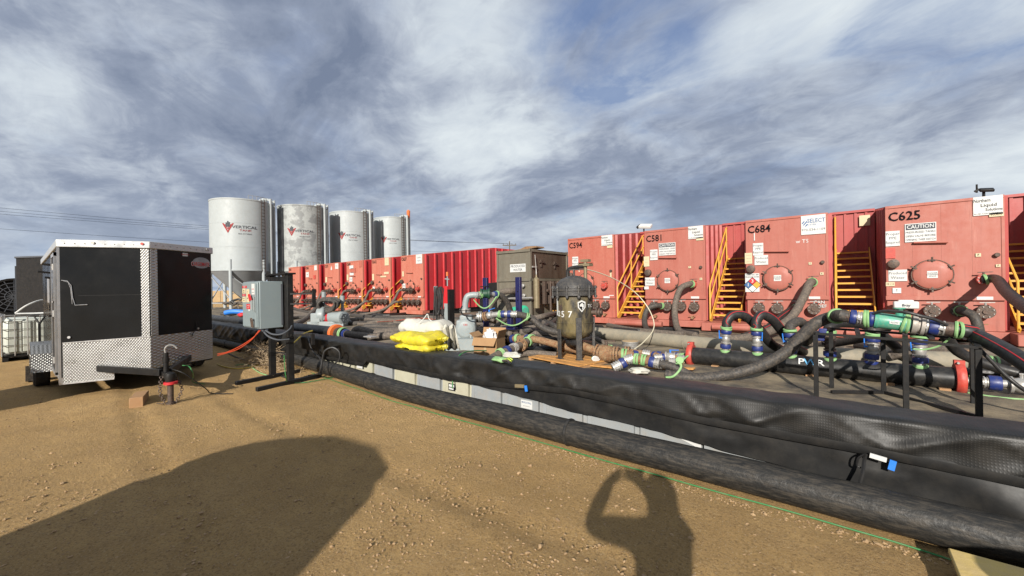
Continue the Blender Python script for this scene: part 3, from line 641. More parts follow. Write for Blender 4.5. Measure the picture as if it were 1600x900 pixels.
def noname(t, u0, v0, u1, v1):
    return sgn(t, u0, v0, u1, v1, [('Northern', 0.30, 0.78, 0.26, M_ink, True), ('Liquid', 0.52, 0.52, 0.24, M_ink, True), ('Solutions', 0.70, 0.28, 0.22, M_ink, True), ('FLUID CONTAINMENT', 0.5, 0.08, 0.10, M_ink, False)])
PPE = [('Proper', 0.5, 0.80, 0.26, M_inkg, False), ('PPE', 0.5, 0.52, 0.26, M_inkg, False), ('Required', 0.5, 0.24, 0.26, M_inkg, False)]
PW = [('Produced', 0.5, 0.70, 0.34, M_inkg, False), ('Water', 0.5, 0.30, 0.34, M_inkg, False)]
t = TR[3]
sh_ = P(1351, 344.5, Y=YT+2.83); MB(t.location).box(sh_.x-0.14,YT+2.80,sh_.z-0.18,sh_.x+0.14,YT+2.815,sh_.z+0.18).build('shoulder_notice', M_cream, t)
noname(t, 1520, 309, 1567, 334)
sgn(t, 1545, 333.5, 1568, 337.5, [('FLUIDS', 0.5, 0.5, 0.6, M_ink, False)], M_cream)
def caution(t, a, b, c, d):
    s = sgn(t, a, b, c, d, [('PRESSURIZED TANKS', 0.5, 0.52, 0.15, M_inkg, True), ('OPEN VALVE BEFORE', 0.5, 0.31, 0.15, M_inkg, True), ('OPENING THIEF HATCH', 0.5, 0.11, 0.15, M_inkg, True)])
    A = P(a, b, Y=YT); B = P(c, d, Y=YT); x0, x1, z1, z0 = A.x-t.location.x, B.x-t.location.x, A.z, B.z; h = z1-z0; w = x1-x0
    MB().box(x0+0.03*w, -0.0315, z0+0.66*h, x1-0.03*w, -0.0285, z1-0.04*h).build('header_band', M_inkg, s)
    o = text(s, 'CAUTION', 0.28*h, ((x0+x1)/2, -0.0345, z0+0.81*h), M_wht, bold=True); bpy.context.view_layer.update(); o.scale.x = min(1.3, 0.86*w/max(0.01, o.dimensions.x))
    return s
caution(t, 1413.5, 350.5, 1463, 376)
sgn(t, 1383.5, 362, 1406, 384, PPE); sgn(t, 1388, 422, 1417.5, 439, PW)
sgn(t, 1383.5, 388, 1399, 403.5, [], M_clamp, name='red_plate')
sgn(t, 1384, 441, 1398, 447, [('FB 112', 0.5, 0.5, 0.5, M_ink, False)], M_cream, name='small_tag'); sgn(t, 1394.5, 450, 1408, 458, [('!', 0.5, 0.5, 0.8, M_ink, True)], M_wht, name='small_tag')
sgn(t, 1524, 396, 1532.5, 401, [('F', 0.5, 0.5, 0.8, M_ink, True)], M_cream, name='small_tag'); sgn(t, 1555.5, 413, 1563, 417, [('F', 0.5, 0.5, 0.8, M_ink, True)], M_cream, name='small_tag')
t = TR[2]
s = sgn(t, 1251.5, 338, 1290.5, 364.5, [('SELECT', 0.62, 0.70, 0.30, M_inkb, True), ('WATER', 0.42, 0.50, 0.12, M_inkb, False), ('970-534-1109', 0.5, 0.24, 0.18, M_inkg, False)])
c = P(1257.5, 348, Y=YT); cx, cz = c.x-t.location.x, c.z
MB().prism([(cx-0.05,cz-0.08),(cx-0.02,cz-0.09),(cx+0.07,cz+0.02),(cx+0.05,cz+0.05)],1,-0.032,-0.0285).prism([(cx-0.08,cz-0.02),(cx-0.05,cz-0.04),(cx+0.0,cz+0.03),(cx-0.02,cz+0.05)],1,-0.032,-0.0285).prism([(cx+0.0,cz-0.12),(cx+0.03,cz-0.13),(cx+0.08,cz-0.06),(cx+0.06,cz-0.04)],1,-0.032,-0.0285).build('emblem', M_inkb, s)
sgn(t, 1176.5, 380.5, 1193, 398.5, PPE); sgn(t, 1179, 399.5, 1200.5, 413.5, PW)
sgn(t, 1164, 395.5, 1175.5, 412, [('------', 0.5, 0.8, 0.2, M_inkg, False), ('------', 0.5, 0.5, 0.2, M_inkg, False), ('------', 0.5, 0.2, 0.2, M_inkg, False)], M_cream, name='notice')
s = sgn(t, 1164.5, 427.5, 1187, 456, [('TANK NO. 684', 0.5, 0.92, 0.09, M_ink, True), ('PRODUCED WATER', 0.5, 0.80, 0.10, M_ink, True)])
c = P(1176, 445, Y=YT); cx, cz = c.x-t.location.x, c.z; q = 0.125
for (dx, dz, mm, tx) in ((0,1,M_inkr,'3'),(-1,0,M_inkb,'1'),(1,0,M_yel,''),(0,-1,M_wht,'')):
    x, z = cx+dx*q, cz+dz*q
    d = MB().prism([(x-q,z),(x,z-q),(x+q,z),(x,z+q)],1,-0.032,-0.0285).build('diamond', mm, s)
    if tx: text(s, tx, 0.16, (x,-0.035,z), M_wht, bold=True)
mb = MB()
for a, b in (((-2,0),(0,2)),((0,2),(2,0)),((2,0),(0,-2)),((0,-2),(-2,0)),((-1,1),(1,-1)),((-1,-1),(1,1))):
    mb.bar((cx+a[0]*q,-0.033,cz+a[1]*q),(cx+b[0]*q,-0.033,cz+b[1]*q),0.004,0.012)
mb.build('diamond_outline', M_ink, s)
sgn(t, 1263.5, 409.8, 1268.5, 413.5, [('F', 0.5, 0.5, 0.8, M_ink, True)], M_cream, name='small_tag'); sgn(t, 1281.5, 425.5, 1287, 429.5, [('E', 0.5, 0.5, 0.8, M_ink, True)], M_cream, name='small_tag')
sgn(t, 1178, 364.5, 1179.8, 376, [], M_wht, name='paint_mark')
text(t, 'CAN\n THIEF', 0.13, (1.95,-0.0,0.98), M_wht, bold=True)
text(t, 'w TS', 0.16, (1.55,-0.004,2.95), M_wht)
t = TR[1]
noname(t, 1075.5, 354.5, 1099, 372); sgn(t, 1088, 371.5, 1099.5, 375, [], M_cream, name='small_tag'); caution(t, 1029.5, 380.5, 1056, 398)
sgn(t, 1016, 390.5, 1028, 406, PPE); sgn(t, 1008.3, 433.8, 1023.5, 446, PW); sgn(t, 1006.3, 401, 1015, 416.3, [('----', 0.5, 0.75, 0.2, M_inkg, False), ('----', 0.5, 0.4, 0.2, M_inkg, False)], M_cream, name='notice')
sgn(t, 1007, 447.5, 1014, 452, [], M_wht, name='small_tag'); sgn(t, 1076, 416, 1080, 419, [('F', 0.5, 0.5, 0.8, M_ink, True)], M_cream, name='small_tag'); sgn(t, 1093.5, 434, 1097.5, 437.5, [('E', 0.5, 0.5, 0.8, M_ink, True)], M_cream, name='small_tag')
t = TR[0]
noname(t, 940, 368.5, 957.3, 383); sgn(t, 949, 383, 957.3, 387, [], M_cream, name='small_tag'); sgn(t, 894.5, 401.5, 904, 415, PPE); sgn(t, 953.5, 423, 956, 433, [], M_cream, name='small_tag'); sgn(t, 952, 461, 959.5, 465, [], M_wht, name='small_tag')
t = TLs[5]; sgn(t, 650.3, 398, 660, 411.5, [('LIQUID', 0.5, 0.65, 0.2, M_inkg, False), ('TANKS', 0.5, 0.3, 0.2, M_inkg, False)]); sgn(t, 629.3, 443, 634, 451, [('PW', 0.5, 0.5, 0.5, M_inkg, False)]); sgn(t, 629, 424, 631.5, 432, [], M_cream, name='notice')
t = TLs[4]; sgn(t, 601.5, 403.2, 608, 414.5, [('----', 0.5, 0.7, 0.2, M_inkg, False), ('----', 0.5, 0.4, 0.2, M_inkg, False)], M_cream); sgn(t, 582, 428, 585, 438, [], M_cream, name='notice'); sgn(t, 583, 448, 586, 455, []); sgn(t, 600.5, 425, 608, 428, [], M_cream, name='small_tag'); sgn(t, 595, 431, 604, 433, [], M_cream, name='paint_mark')
t = TLs[3]; sgn(t, 546.5, 415, 552.5, 420, []); sgn(t, 547, 426, 553, 430, []); sgn(t, 546.5, 433, 551, 440, [('PW', 0.5, 0.5, 0.5, M_inkg, False)]); sgn(t, 542.3, 429, 545, 438, [], M_cream, name='notice'); sgn(t, 548, 419.5, 556, 426, [], M_red, name='red_plate'); sgn(t, 561, 407, 566, 417, [], M_red, name='red_plate')
t = TLs[2]; sgn(t, 524, 411.8, 529, 420, [('LT', 0.5, 0.5, 0.5, M_inkg, False)]); sgn(t, 509, 433, 511.5, 441, [], M_cream, name='notice')
c = P(518, 419.5, Y=YT); cx, cz = c.x-t.location.x, c.z
MB().prism([(cx-0.10,cz-0.04),(cx-0.06,cz-0.12),(cx+0.02,cz-0.14),(cx+0.09,cz-0.10),(cx+0.10,cz-0.02),(cx,cz+0.2)],1,-0.02,-0.0).build('drop_emblem', M_wht, t)
t = TLs[1]; sgn(t, 478.5, 425.5, 483, 433, [('PPE', 0.5, 0.5, 0.4, M_inkg, False)]); sgn(t, 491.5, 415, 495.5, 422, []); sgn(t, 490, 430, 493.5, 436, [], M_clamp, name='red_plate')
# hoses coming off the far tanks (manifold at hatch height, hose drooping to the floor)
for i, tk in enumerate(TLs):
    X = tk.location.x
    f = MB().cyl((0.65,-0.38,1.62),(1.65,-0.38,1.60),0.075,12).cyl((1.10,0,1.62),(1.10,-0.38,1.62),0.09,12).lathe((0.72,-0.38,1.62),(1,0,0),[(0,0.12),(0.05,0.12)],14).lathe((1.0,-0.38,1.61),(1,0,0),[(0,0.13),(0.06,0.13)],14).lathe((1.4,-0.38,1.61),(1,0,0),[(0,0.14),(0.08,0.14)],14).torus((1.45,-0.42,1.60),(0,1,0),0.2,0.02,16,6)
    f.build('hose_manifold', M_dkiron, tk)
    f = MB()
    for (x, z) in ((0.3,0.88),(0.75,0.86),(1.2,0.88),(1.65,0.85)): f.cyl((x,-0.22,z),(x+jit(.05),-0.5,z-0.03),0.08,10)
    f.build('valve_stub', M_dkiron, tk)
    mb = MB(); a = V((X+0.62,YT-0.38,1.62)); lx = -0.25-0.5*random.random()
    tag(mb.tube(smooth([a, a+V((-0.25,-0.10,-0.10)), a+V((-0.35+lx*0.3,-0.3,-0.7)), a+V((-0.3+lx,-0.8,-1.35)), a+V((0.2+lx,-1.7,-1.52)), a+V((0.9,-2.8,-1.53))], 6), 0.075, 10).build('hose', M_rubd),
        ['brown rubber hose dropping from %s to the floor' % ('leftmost salmon tank', 'second salmon tank from the left', 'salmon tank with the drop emblem', 'salmon tank C602', 'salmon tank C612', 'bright red tank C627')[i]][0], 'hose', 'hoses dropping from the far tanks')
    if i in (4, 5, 0, 2):
        b = V((X+0.3,YT-0.5,0.86)); tag(MB().tube(smooth([b, b+V((-0.1,-0.2,-0.02)), b+V((-0.5,-0.9,-0.5)), b+V((-1.3,-1.8,-0.72)), b+V((-2.2,-2.4,-0.75))], 6), 0.075, 10).build('hose', M_rubd),
            'lower brown hose leaving the bottom valves of %s' % {0:'the leftmost salmon tank',2:'the salmon tank with drop emblem',4:'salmon tank C612',5:'bright red tank C627'}[i], 'hose', 'hoses dropping from the far tanks')
# lamp / camera heads on the tanks
def roof_lamp(u, v, label, bright):
    p = P(u, v, Y=YT+0.5); t = thing('roof_lamp', label, 'lamp', (p.x, p.y, 3.83))
    MB().cyl((0,0,0),(0,0,p.z-3.83),0.03,8).build('post', M_blk, t)
    q = V((0,0,p.z-3.83)); k_ = 1.0 if bright else 0.55
    MB().obox(q+V((0.08*k_,-0.04,0.04)),(1,0.1,-0.1),(0,1,0.5),(0.1,-0.5,1),0.24*k_,0.14*k_,0.05*k_+0.01).build('head', M_wht if bright else M_blk, t, bev=0.02)
    MB().obox(q+V((-0.22*k_,0,0.06)),(1,0,0.7),(0,1,0),(-0.7,0,1),0.09*k_,0.03,0.05*k_).build('bracket', M_blk, t, bev=0.01)
    if not bright: MB().cyl(q+V((-0.12,0,0.0)),q+V((-0.12,0,0.22)),0.02,8).build('antenna', M_blk, t)
roof_lamp(1006, 355.5, 'pale floodlight head on the roof between tanks C594 and C581', True)
roof_lamp(1537, 300, 'small black camera with antenna on the roof of tank C625', False)
# ------------------------------------------------------------------ silos
M_sred = mat('faded red print', (0.26, 0.04, 0.04), 0.7, spec=0.2)
def silo(u0, u1, vtop, D, label, worn=False, ladder_az=35):
    uc = (u0+u1)/2; a = math.atan((uc-800)/FPX); p = P(uc, vtop, D=D)
    dist = D/cos(a); R = (u1-u0)/FPX*D*cos(a)/2*0.985
    cx, cy, H = p.x, p.y, p.z
    t = thing('storage_silo', label, 'silo', (cx, cy, 0), 'white storage silos behind the tanks')
    mt = M_silow if worn else M_silo
    zc = 3.67*H/10.63 if H else 3.67
    n = 64
    MB().lathe((0,0,0),(0,0,1),[(zc,R),(zc+0.02,R+0.03),(zc+0.16,R+0.03),(zc+0.18,R),(H-0.12,R),(H-0.12,R+0.03),(H,R+0.03)],n).build('shell', mt, t)
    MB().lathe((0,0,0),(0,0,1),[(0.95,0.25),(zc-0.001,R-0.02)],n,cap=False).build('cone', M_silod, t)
    MB().lathe((0,0,0),(0,0,1),[(H+0.002,R),(H+0.22,R*0.55),(H+0.3,0.3)],n).build('roof', mt, t)
    for k in range(6):
        b = radians(60*k+20); c = V((cos(b)*(R-0.05), sin(b)*(R-0.05), 0)); MB().cyl(c, c+V((0,0,zc+1.1)), 0.15, 10).build('leg', M_silo, t)
    br = MB()
    for k in range(6):
        b = radians(60*k+20); c = V((cos(b)*(R-0.1), sin(b)*(R-0.1), 0)); b2 = radians(60*k+80); c2 = V((cos(b2)*(R-0.1), sin(b2)*(R-0.1), 0)); br.bar(c+V((0,0,3.2)), c2+V((0,0,0.9)), 0.08); br.bar(c+V((0,0,0.6)), c2+V((0,0,0.6)), 0.1)
    br.build('brace', M_silod, t)
    # azimuth measured from -Y towards +X; view azimuth of the camera seen from the silo
    va = atan2(-cx, cy)        # angle so that (sin, -cos) points to the camera
    def pt(az, r, z): a = va+radians(az); return V((sin(a)*r, -cos(a)*r, z))
    ld = MB()
    for s in (-0.18, 0.18): o = pt(ladder_az+90, s, 0); ld.bar(pt(ladder_az,R+0.16,zc)+o, pt(ladder_az,R+0.16,H+0.1)+o, 0.05)
    ld.build('ladder_rail', M_dkiron, t)
    ld = MB(); z = zc+0.3
    while z < H: o = pt(ladder_az+90, 0.16, 0); ld.bar(pt(ladder_az,R+0.16,z)-o, pt(ladder_az,R+0.16,z)+o, 0.05); z += 0.32
    setting(ld.build('ladder_rungs', M_dkiron, t), 'stuff')
    q = MB()
    for az, r in ((52, 0.13), (66, 0.09)): q.tube(smooth([pt(az,R+0.2,1.4), pt(az,R+0.2,3), pt(az,R+0.2,H-0.3), pt(az,R+0.15,H+0.15), pt(az-3,R-0.3,H+0.32), pt(az-6,R-0.8,H+0.15)], 4), r, 10)
    q.build('fill_pipe', M_silo, t)
    q = MB(); zr = H+0.03
    for az in range(10, 75, 8): q.bar(pt(az,R-0.1,zr), pt(az,R-0.1,zr+0.35), 0.04)
    for az in range(10, 67, 8): q.bar(pt(az,R-0.1,zr+0.35), pt(az+8,R-0.1,zr+0.35), 0.04)
    q.build('roof_railing', M_silod, t)
    # vertical weld seam + lifting lugs
    q = MB()
    for z in (zc+(H-zc)*0.33, zc+(H-zc)*0.66): q.torus((0,0,z),(0,0,1),R+0.002,0.012,64,5)
    q.build('weld_seam', mt, t)
    # emblem and lettering wrapped on the shell
    zt = zc+(H-zc)*(0.60 if not worn else 0.60); RR = R+0.02; az0 = va+radians(-9)
    k = 0.68*R/2.3
    text(t, 'VERTICAL', 0.46*k, (az0+0.72*k/RR, zt), M_inkg, bold=True, wrapR=RR, center=(0,0), sx=1.25)
    text(t, 'TANK', 0.34*k, (az0+0.80*k/RR, zt-0.38*k), M_sred, bold=False, wrapR=RR, center=(0,0), sx=1.35)
    text(t, '855-517-8265', 0.22*k, (az0+0.75*k/RR, zt-0.78*k), M_inkg, bold=False, wrapR=RR, center=(0,0), sx=1.1)
    def wrapped(poly, name, mm):
        vs = []; 
        for r in (RR-0.015, RR):
            for (x, z) in poly: a = az0+x*k/RR; vs.append((r*sin(a), -r*cos(a), zt+z*k))
        n = len(poly); MB().add(vs, [tuple(range(n, 2*n))]+[(i,(i+1)%n,n+(i+1)%n,n+i) for i in range(n)]).build(name, mm, t)
    for poly in ([(-1.62,0.42),(-1.42,0.42),(-0.98,-0.42),(-0.98,-0.72)], [(-0.98,-0.72),(-0.98,-0.42),(-0.55,0.42),(-0.35,0.42)], [(-1.35,0.30),(-1.22,0.30),(-0.98,-0.15),(-0.98,-0.32)], [(-0.98,-0.32),(-0.98,-0.15),(-0.74,0.30),(-0.62,0.30)]): wrapped(poly, 'emblem', M_sred)
    for (x, h) in ((-1.15,0.5),(-0.98,0.68),(-0.81,0.55)): wrapped([(x-0.07,0.0),(x+0.07,-0.0),(x+0.07,h),(x-0.07,h)], 'emblem_bar', M_inkg)
    return t
silo(327, 431, 318, 41.0, 'nearest and largest white silo with red emblem, grey cone below, left end')
silo(433, 513, 326, 44.5, 'second white silo with peeling blotchy paint', worn=True)
silo(514.5, 583, 335, 48.6, 'third white silo, clean shell, between peeling silo and last silo')
silo(583.5, 640, 343, 52.5, 'fourth and farthest white silo, right end, with red beacon')
p = P(638, 342, D=52.0); t = thing('wind_beacon', 'small red beacon standing on top of the farthest silo', 'beacon', tuple(p))
MB().cyl((0,0,-0.2),(0,0,0.3),0.04,8).build('post', M_steel, t); MB().lathe((0,0,0.1),(0.05,0,1),[(0,0.12),(0.15,0.2),(0.9,0.22),(1.05,0.1)],12).build('lens', M_orng, t)
# ------------------------------------------------------------------ cargo trailer
A0 = V((-9.61, 0.45, 0)); C0 = V((-9.61, 2.45, 0)); B0 = V((-9.07, 1.45, 0)); ZT = 2.53; ZB = 0.33
tr = thing('cargo_trailer', 'black enclosed v-nose cargo trailer with diamond plate trim', 'trailer', (-9.61, 1.45, 0))
def TB(): return MB((-9.61, 1.45, 0))
Lr = -15.3
TB().prism([(A0.x,A0.y),(B0.x,B0.y),(C0.x,C0.y),(Lr,2.45),(Lr,0.45)], 2, ZB, ZT-0.1).build('body', mat('glossy black trailer skin', (0.009,0.0095,0.010), 0.17, col2=(0.014,0.0145,0.015), nscale=1.1, mix=0.8, bump=0.05, bscale=1.6, spec=0.16), tr)
def vpanel(a, b, z0, z1, th, name, mt, s0=0.0, s1=1.0, bev=0):
    """thin panel standing proud of the line a-b"""
    d = (b-a); p = a+d*s0; q = a+d*s1; nrm = V((d.y, -d.x, 0)).normalized()
    return TB().prism([(p.x,p.y),(q.x,q.y),(q.x+nrm.x*th,q.y+nrm.y*th),(p.x+nrm.x*th,p.y+nrm.y*th)], 2, z0, z1).build(name, mt, tr, bev=bev)
zp0, zp1 = 0.90, 0.94
d = B0-A0; nr = V((d.y,-d.x,0)).normalized()
# left front diamond plate with a step cut for the tongue
def slab(a, b, poly, th, name, mt, par=None):
    d = b-a; nrm = V((d.y,-d.x,0)).normalized(); vs = []
    for k in (0.001, th):
        for (s, z) in poly: p = a+d*s+nrm*k; vs.append((p.x,p.y,z))
    n = len(poly); return TB().add(vs, [tuple(range(n))[::-1], tuple(range(n,2*n))]+[(i,(i+1)%n,n+(i+1)%n,n+i) for i in range(n)]).build(name, mt, par or tr)
slab(A0, B0, [(0.03,0.225),(0.58,0.245),(0.58,0.36),(1.0,0.37),(1.0,0.925),(0.03,0.885)], 0.008, 'tread_plate', M_diam)
slab(B0, C0, [(0.0,0.37),(1.0,0.355),(1.0,0.92),(0.0,0.925)], 0.008, 'tread_plate', M_diam)
slab(A0, B0, [(0.03,0.225),(0.58,0.245),(0.58,0.265),(0.03,0.245)], 0.016, 'trim_strip', M_alu)
slab(A0, B0, [(0.58,0.36),(1.0,0.37),(1.0,0.39),(0.58,0.38)], 0.016, 'trim_strip', M_alu)
slab(A0, B0, [(0.03,0.875),(1.0,0.915),(1.0,0.93),(0.03,0.89)], 0.014, 'trim_strip', M_alu)
# nose corner tread strips and roof rail
slab(A0, B0, [(0.90,0.93),(0.995,0.93),(0.995,ZT-0.11),(0.90,ZT-0.11)], 0.010, 'nose_strip', M_diam)
slab(B0, C0, [(0.005,0.93),(0.105,0.93),(0.105,ZT-0.11),(0.005,ZT-0.11)], 0.010, 'nose_strip', M_diam)
rf = TB().prism([(A0.x+0.015,A0.y-0.03),(B0.x+0.04,B0.y),(C0.x+0.015,C0.y+0.03),(Lr,2.48),(Lr,0.42)], 2, ZT-0.12, ZT).build('roof_rail', mat('white roof rail', (0.44,0.45,0.45), 0.35, 0.4), tr, bev=0.01)
rv = TB()
for (a, b) in ((A0,B0),(B0,C0)):
    d = b-a; nrm = V((d.y,-d.x,0)).normalized()
    for k in range(9): p = a+d*(0.07+0.108*k)+nrm*0.03; rv.cyl((p.x,p.y,ZT-0.06),(p.x+nrm.x*0.012,p.y+nrm.y*0.012,ZT-0.06),0.008,6)
rv.build('rivet', M_steel, rf)
for (s, a, b) in ((0.38,A0,B0),(0.93,A0,B0),(0.90,B0,C0)):
    d = b-a; nrm = V((d.y,-d.x,0)).normalized(); p = a+d*s+nrm*0.02; TB().cyl((p.x,p.y,ZT-0.045),(p.x+nrm.x*0.03,p.y+nrm.y*0.03,ZT-0.045),0.022,10).build('marker_lamp', M_clamp if s > .9 else M_steel, tr)
# front-left corner post, side door with window and handle, side hardware
TB().box(-9.66,0.432,0.22,-9.605,0.475,ZT-0.12).build('corner_post', M_alu, tr)
dr = TB().box(-10.62,0.415,0.40,-9.86,0.449,2.28).build('side_door', M_blk, tr, bev=0.006)
fr = TB().box(-10.68,0.405,0.36,-10.62,0.449,2.34).box(-9.86,0.405,0.36,-9.80,0.449,2.34).box(-10.68,0.405,2.28,-9.80,0.449,2.34).box(-10.68,0.405,0.34,-9.80,0.449,0.40).build('door_frame', M_alu, dr)
TB().box(-10.42,0.404,1.55,-10.05,0.416,2.10).build('door_window', M_glass, dr)
TB().box(-10.45,0.40,1.52,-10.42,0.415,2.13).box(-10.05,0.40,1.52,-10.02,0.415,2.13).box(-10.45,0.40,2.10,-10.02,0.415,2.13).box(-10.45,0.40,1.52,-10.02,0.415,1.55).build('window_frame', M_alu, dr)
for z in (0.6,1.35,2.1): TB().cyl((-9.83,0.398,z-0.05),(-9.83,0.398,z+0.05),0.014,8).build('hinge', M_steel, dr)
TB().bar((-10.55,0.38,1.28),(-10.3,0.38,1.30),0.03).build('door_handle', M_blk, dr)
for (x, z, l) in ((-10.75,2.17,0.14),(-11.9,2.08,0.16),(-11.1,1.95,0.10)): TB().bar((x,0.45,z),(x,0.45-l,z+0.02),0.05,0.035).build('side_bracket', M_blk, tr)
ps = TB()
for k in range(9): ps.box(-11.0-0.5*k,0.444,0.40,-10.985-0.5*k,0.449,ZT-0.12)
ps.build('side_seam', M_blk, tr)
TB().box(Lr,0.435,0.30,-9.66,0.449,0.40).build('side_skirt', M_alu, tr)
TB().box(-12.6,0.446,1.5,-12.0,0.43,2.0).build('side_vent', M_alu, tr)
# fender, wheel
fx = -11.35
pf = [(fx-0.46,0.30),(fx-0.44,0.62),(fx-0.30,0.76),(fx-0.12,0.80),(fx+0.12,0.80),(fx+0.30,0.76),(fx+0.44,0.62),(fx+0.46,0.30),(fx+0.43,0.30),(fx+0.41,0.60),(fx+0.28,0.73),(fx+0.11,0.77),(fx-0.11,0.77),(fx-0.28,0.73),(fx-0.41,0.60),(fx-0.43,0.30)]
TB().prism(pf, 1, 0.17, 0.448).build('fender', M_diam, tr)
TB().prism([(fx+0.46,0.30),(fx+0.44,0.62),(fx+0.30,0.76),(fx+0.12,0.80),(fx-0.12,0.80),(fx-0.30,0.76),(fx-0.44,0.62),(fx-0.46,0.30),(fx-0.40,0.30),(fx-0.36,0.56),(fx-0.22,0.66),(fx+0.22,0.66),(fx+0.36,0.56),(fx+0.40,0.30)], 1, 0.165, 0.172).build('fender_lip', M_diam, tr)
for xx in (fx,):
    w_ = TB().lathe((xx,0.40,0.33),(0,-1,0),[(0,0.20),(0.0,0.30),(0.03,0.335),(0.17,0.335),(0.20,0.30),(0.20,0.20)],30,cap=False).build('wheel', M_tire, tr)
    TB().lathe((xx,0.38,0.33),(0,-1,0),[(0,0.2),(0.10,0.19),(0.12,0.08),(0.15,0.07),(0.15,0.01)],20).build('rim', M_wht, w_)
    w_ = TB().lathe((xx,2.7,0.33),(0,-1,0),[(0,0.20),(0.0,0.30),(0.03,0.335),(0.17,0.335),(0.20,0.30),(0.20,0.20)],30).build('wheel', M_tire, tr)
TB().bar((fx,0.45,0.33),(fx,2.45,0.33),0.07).box(-15,0.6,0.24,-9.7,0.7,0.33).box(-15,2.2,0.24,-9.7,2.3,0.33).build('chassis', M_blk, tr)
# tongue: A-frame, coupler, jack, chains
tg = TB().bar((-9.75,0.72,0.44),(-8.05,1.40,0.44),0.06,0.10).bar((-9.75,2.18,0.44),(-8.05,1.50,0.44),0.06,0.10).build('tongue', M_blk, tr, bev=0.005)
TB().bar((-8.25,1.45,0.42),(-7.76,1.45,0.40),0.09,0.08).lathe((-7.74,1.45,0.335),(0,0,1),[(0,0.055),(0.06,0.07),(0.12,0.06),(0.14,0.02)],14).build('coupler', M_blk, tg)
TB().cyl((-7.72,1.45,0.30),(-7.72,1.45,0.335),0.085,16).build('red_collar', M_inkr, tg)
jk = TB().cyl((-8.0,1.45,0.36),(-8.0,1.45,0.74),0.034,12).cyl((-8.0,1.45,0.60),(-8.0,1.45,0.66),0.045,12).build('jack_tube', M_blk, tg)
TB().tube(smooth([(-8.0,1.45,0.72),(-8.0,1.44,0.80),(-7.99,1.48,0.85),(-7.98,1.54,0.84),(-7.97,1.58,0.79)],4),0.012,8).build('jack_crank', M_steel, tg)
TB().cyl((-7.74,1.45,0.02),(-7.74,1.45,0.30),0.038,12).cyl((-7.74,1.45,0.0),(-7.74,1.45,0.03),0.06,12).build('jack_leg', M_dkiron, tg)
def chain(pts, name, r=0.019, w=0.005, mt=M_dkiron):
    ps = smooth(pts, 5); mb = TB(); L = 0; step = 0.034; acc = 0
    for a, b in zip(ps, ps[1:]):
        d = b-a; l = d.length; s = step-acc
        while s < l:
            p = a+d*(s/l); L += 1; ax = V((1,0,0)) if L % 2 else V((0,1,0)); ax = (ax-d.normalized()*ax.dot(d.normalized())).normalized(); mb.torus(p, ax, r, w, 8, 4); s += step
        acc = l-(s-step)
    return mb.build(name, mt, tg)
chain([(-7.9,1.38,0.42),(-7.8,1.34,0.2),(-7.75,1.38,0.02),(-7.85,1.30,0.01)], 'safety_chain', 0.02, 0.006); chain([(-7.9,1.52,0.42),(-7.72,1.58,0.22),(-7.70,1.5,0.02),(-7.65,1.44,0.01)], 'safety_chain', 0.02, 0.006)
TB().tube(smooth([(-8.6,1.55,0.48),(-8.2,1.6,0.55),(-7.95,1.5,0.5),(-7.75,1.62,0.42),(-7.8,1.9,0.12),(-7.95,2.0,0.012),(-7.6,2.2,0.012)],5),0.008,6).build('breakaway_cable', M_blk, tg)
# small hardware on the front: panel dent line, cable, logo
slab(A0, B0, [(0.20,1.63),(0.90,1.63),(0.90,1.635),(0.20,1.635)], 0.0015, 'panel_seam', M_blk)
dd = B0-A0; nrm = V((dd.y,-dd.x,0)).normalized()
def fp(s, z, o=0.012): p = A0+dd*s+nrm*o; return (p.x,p.y,z)
TB().tube([fp(0.03,1.88),fp(0.09,1.87),fp(0.13,1.80),fp(0.145,1.60),fp(0.17,1.48),fp(0.30,1.485)],0.006,6).tube([fp(0.05,1.87),fp(0.10,1.85),fp(0.125,1.75),fp(0.14,1.50)],0.004,6).build('split_molding', M_alu, tr)
TB().cyl(fp(0.10,0.97,0.0),fp(0.10,0.97,0.02),0.02,10).build('vent_plug', M_alu, tr)
dc = C0-B0; nrc = V((dc.y,-dc.x,0)).normalized()
def rp(s, z, o=0.004): p = B0+dc*s+nrc*o; return V((p.x,p.y,z))
lg = TB(); vs = []
for k in range(28): a = 2*pi*k/28; q = rp(0.82+0.155*cos(a), 2.22+0.105*sin(a), 0.004); vs.append(q)
vs += [rp(0.82+0.155*cos(2*pi*k/28), 2.22+0.105*sin(2*pi*k/28), 0.001) for k in range(28)]
lg.add(vs, [tuple(range(28))]+[(i,(i+1)%28,28+(i+1)%28,28+i) for i in range(28)]); lgo = lg.build('logo_disc', M_inkg if False else mat('grey badge', (0.20,0.20,0.21), 0.5, col2=(0.32,0.32,0.32), nscale=9, mix=0.8), tr)
q = rp(0.80, 2.19, 0.009)-V((-9.61,1.45,0)); az = atan2(dc.y, dc.x)
o = text(lgo, 'CARGOMATE', 0.105, q, M_wht, bold=True, rot=(pi/2,0,az)); bpy.context.view_layer.update(); s_ = 0.36/max(.01,o.dimensions.x); o.scale.x = s_*1.04; o.scale.y = 1.12
o = text(lgo, 'CARGOMATE', 0.105, rp(0.80, 2.19, 0.011)-V((-9.61,1.45,0)), M_inkr, bold=True, rot=(pi/2,0,az)); o.scale.x = s_
sq = TB(); a_, b_ = rp(0.50,2.33,0.004), rp(0.585,2.38,0.004); sq.add([rp(0.50,2.325,0.004),rp(0.585,2.325,0.004),rp(0.585,2.385,0.004),rp(0.50,2.385,0.004)],[(0,1,2,3)]).build('small_label', M_wht, tr)
text(tr, 'WARNING', 0.03, rp(0.543,2.355,0.007)-V((-9.61,1.45,0)), M_inkr, rot=(pi/2,0,az))
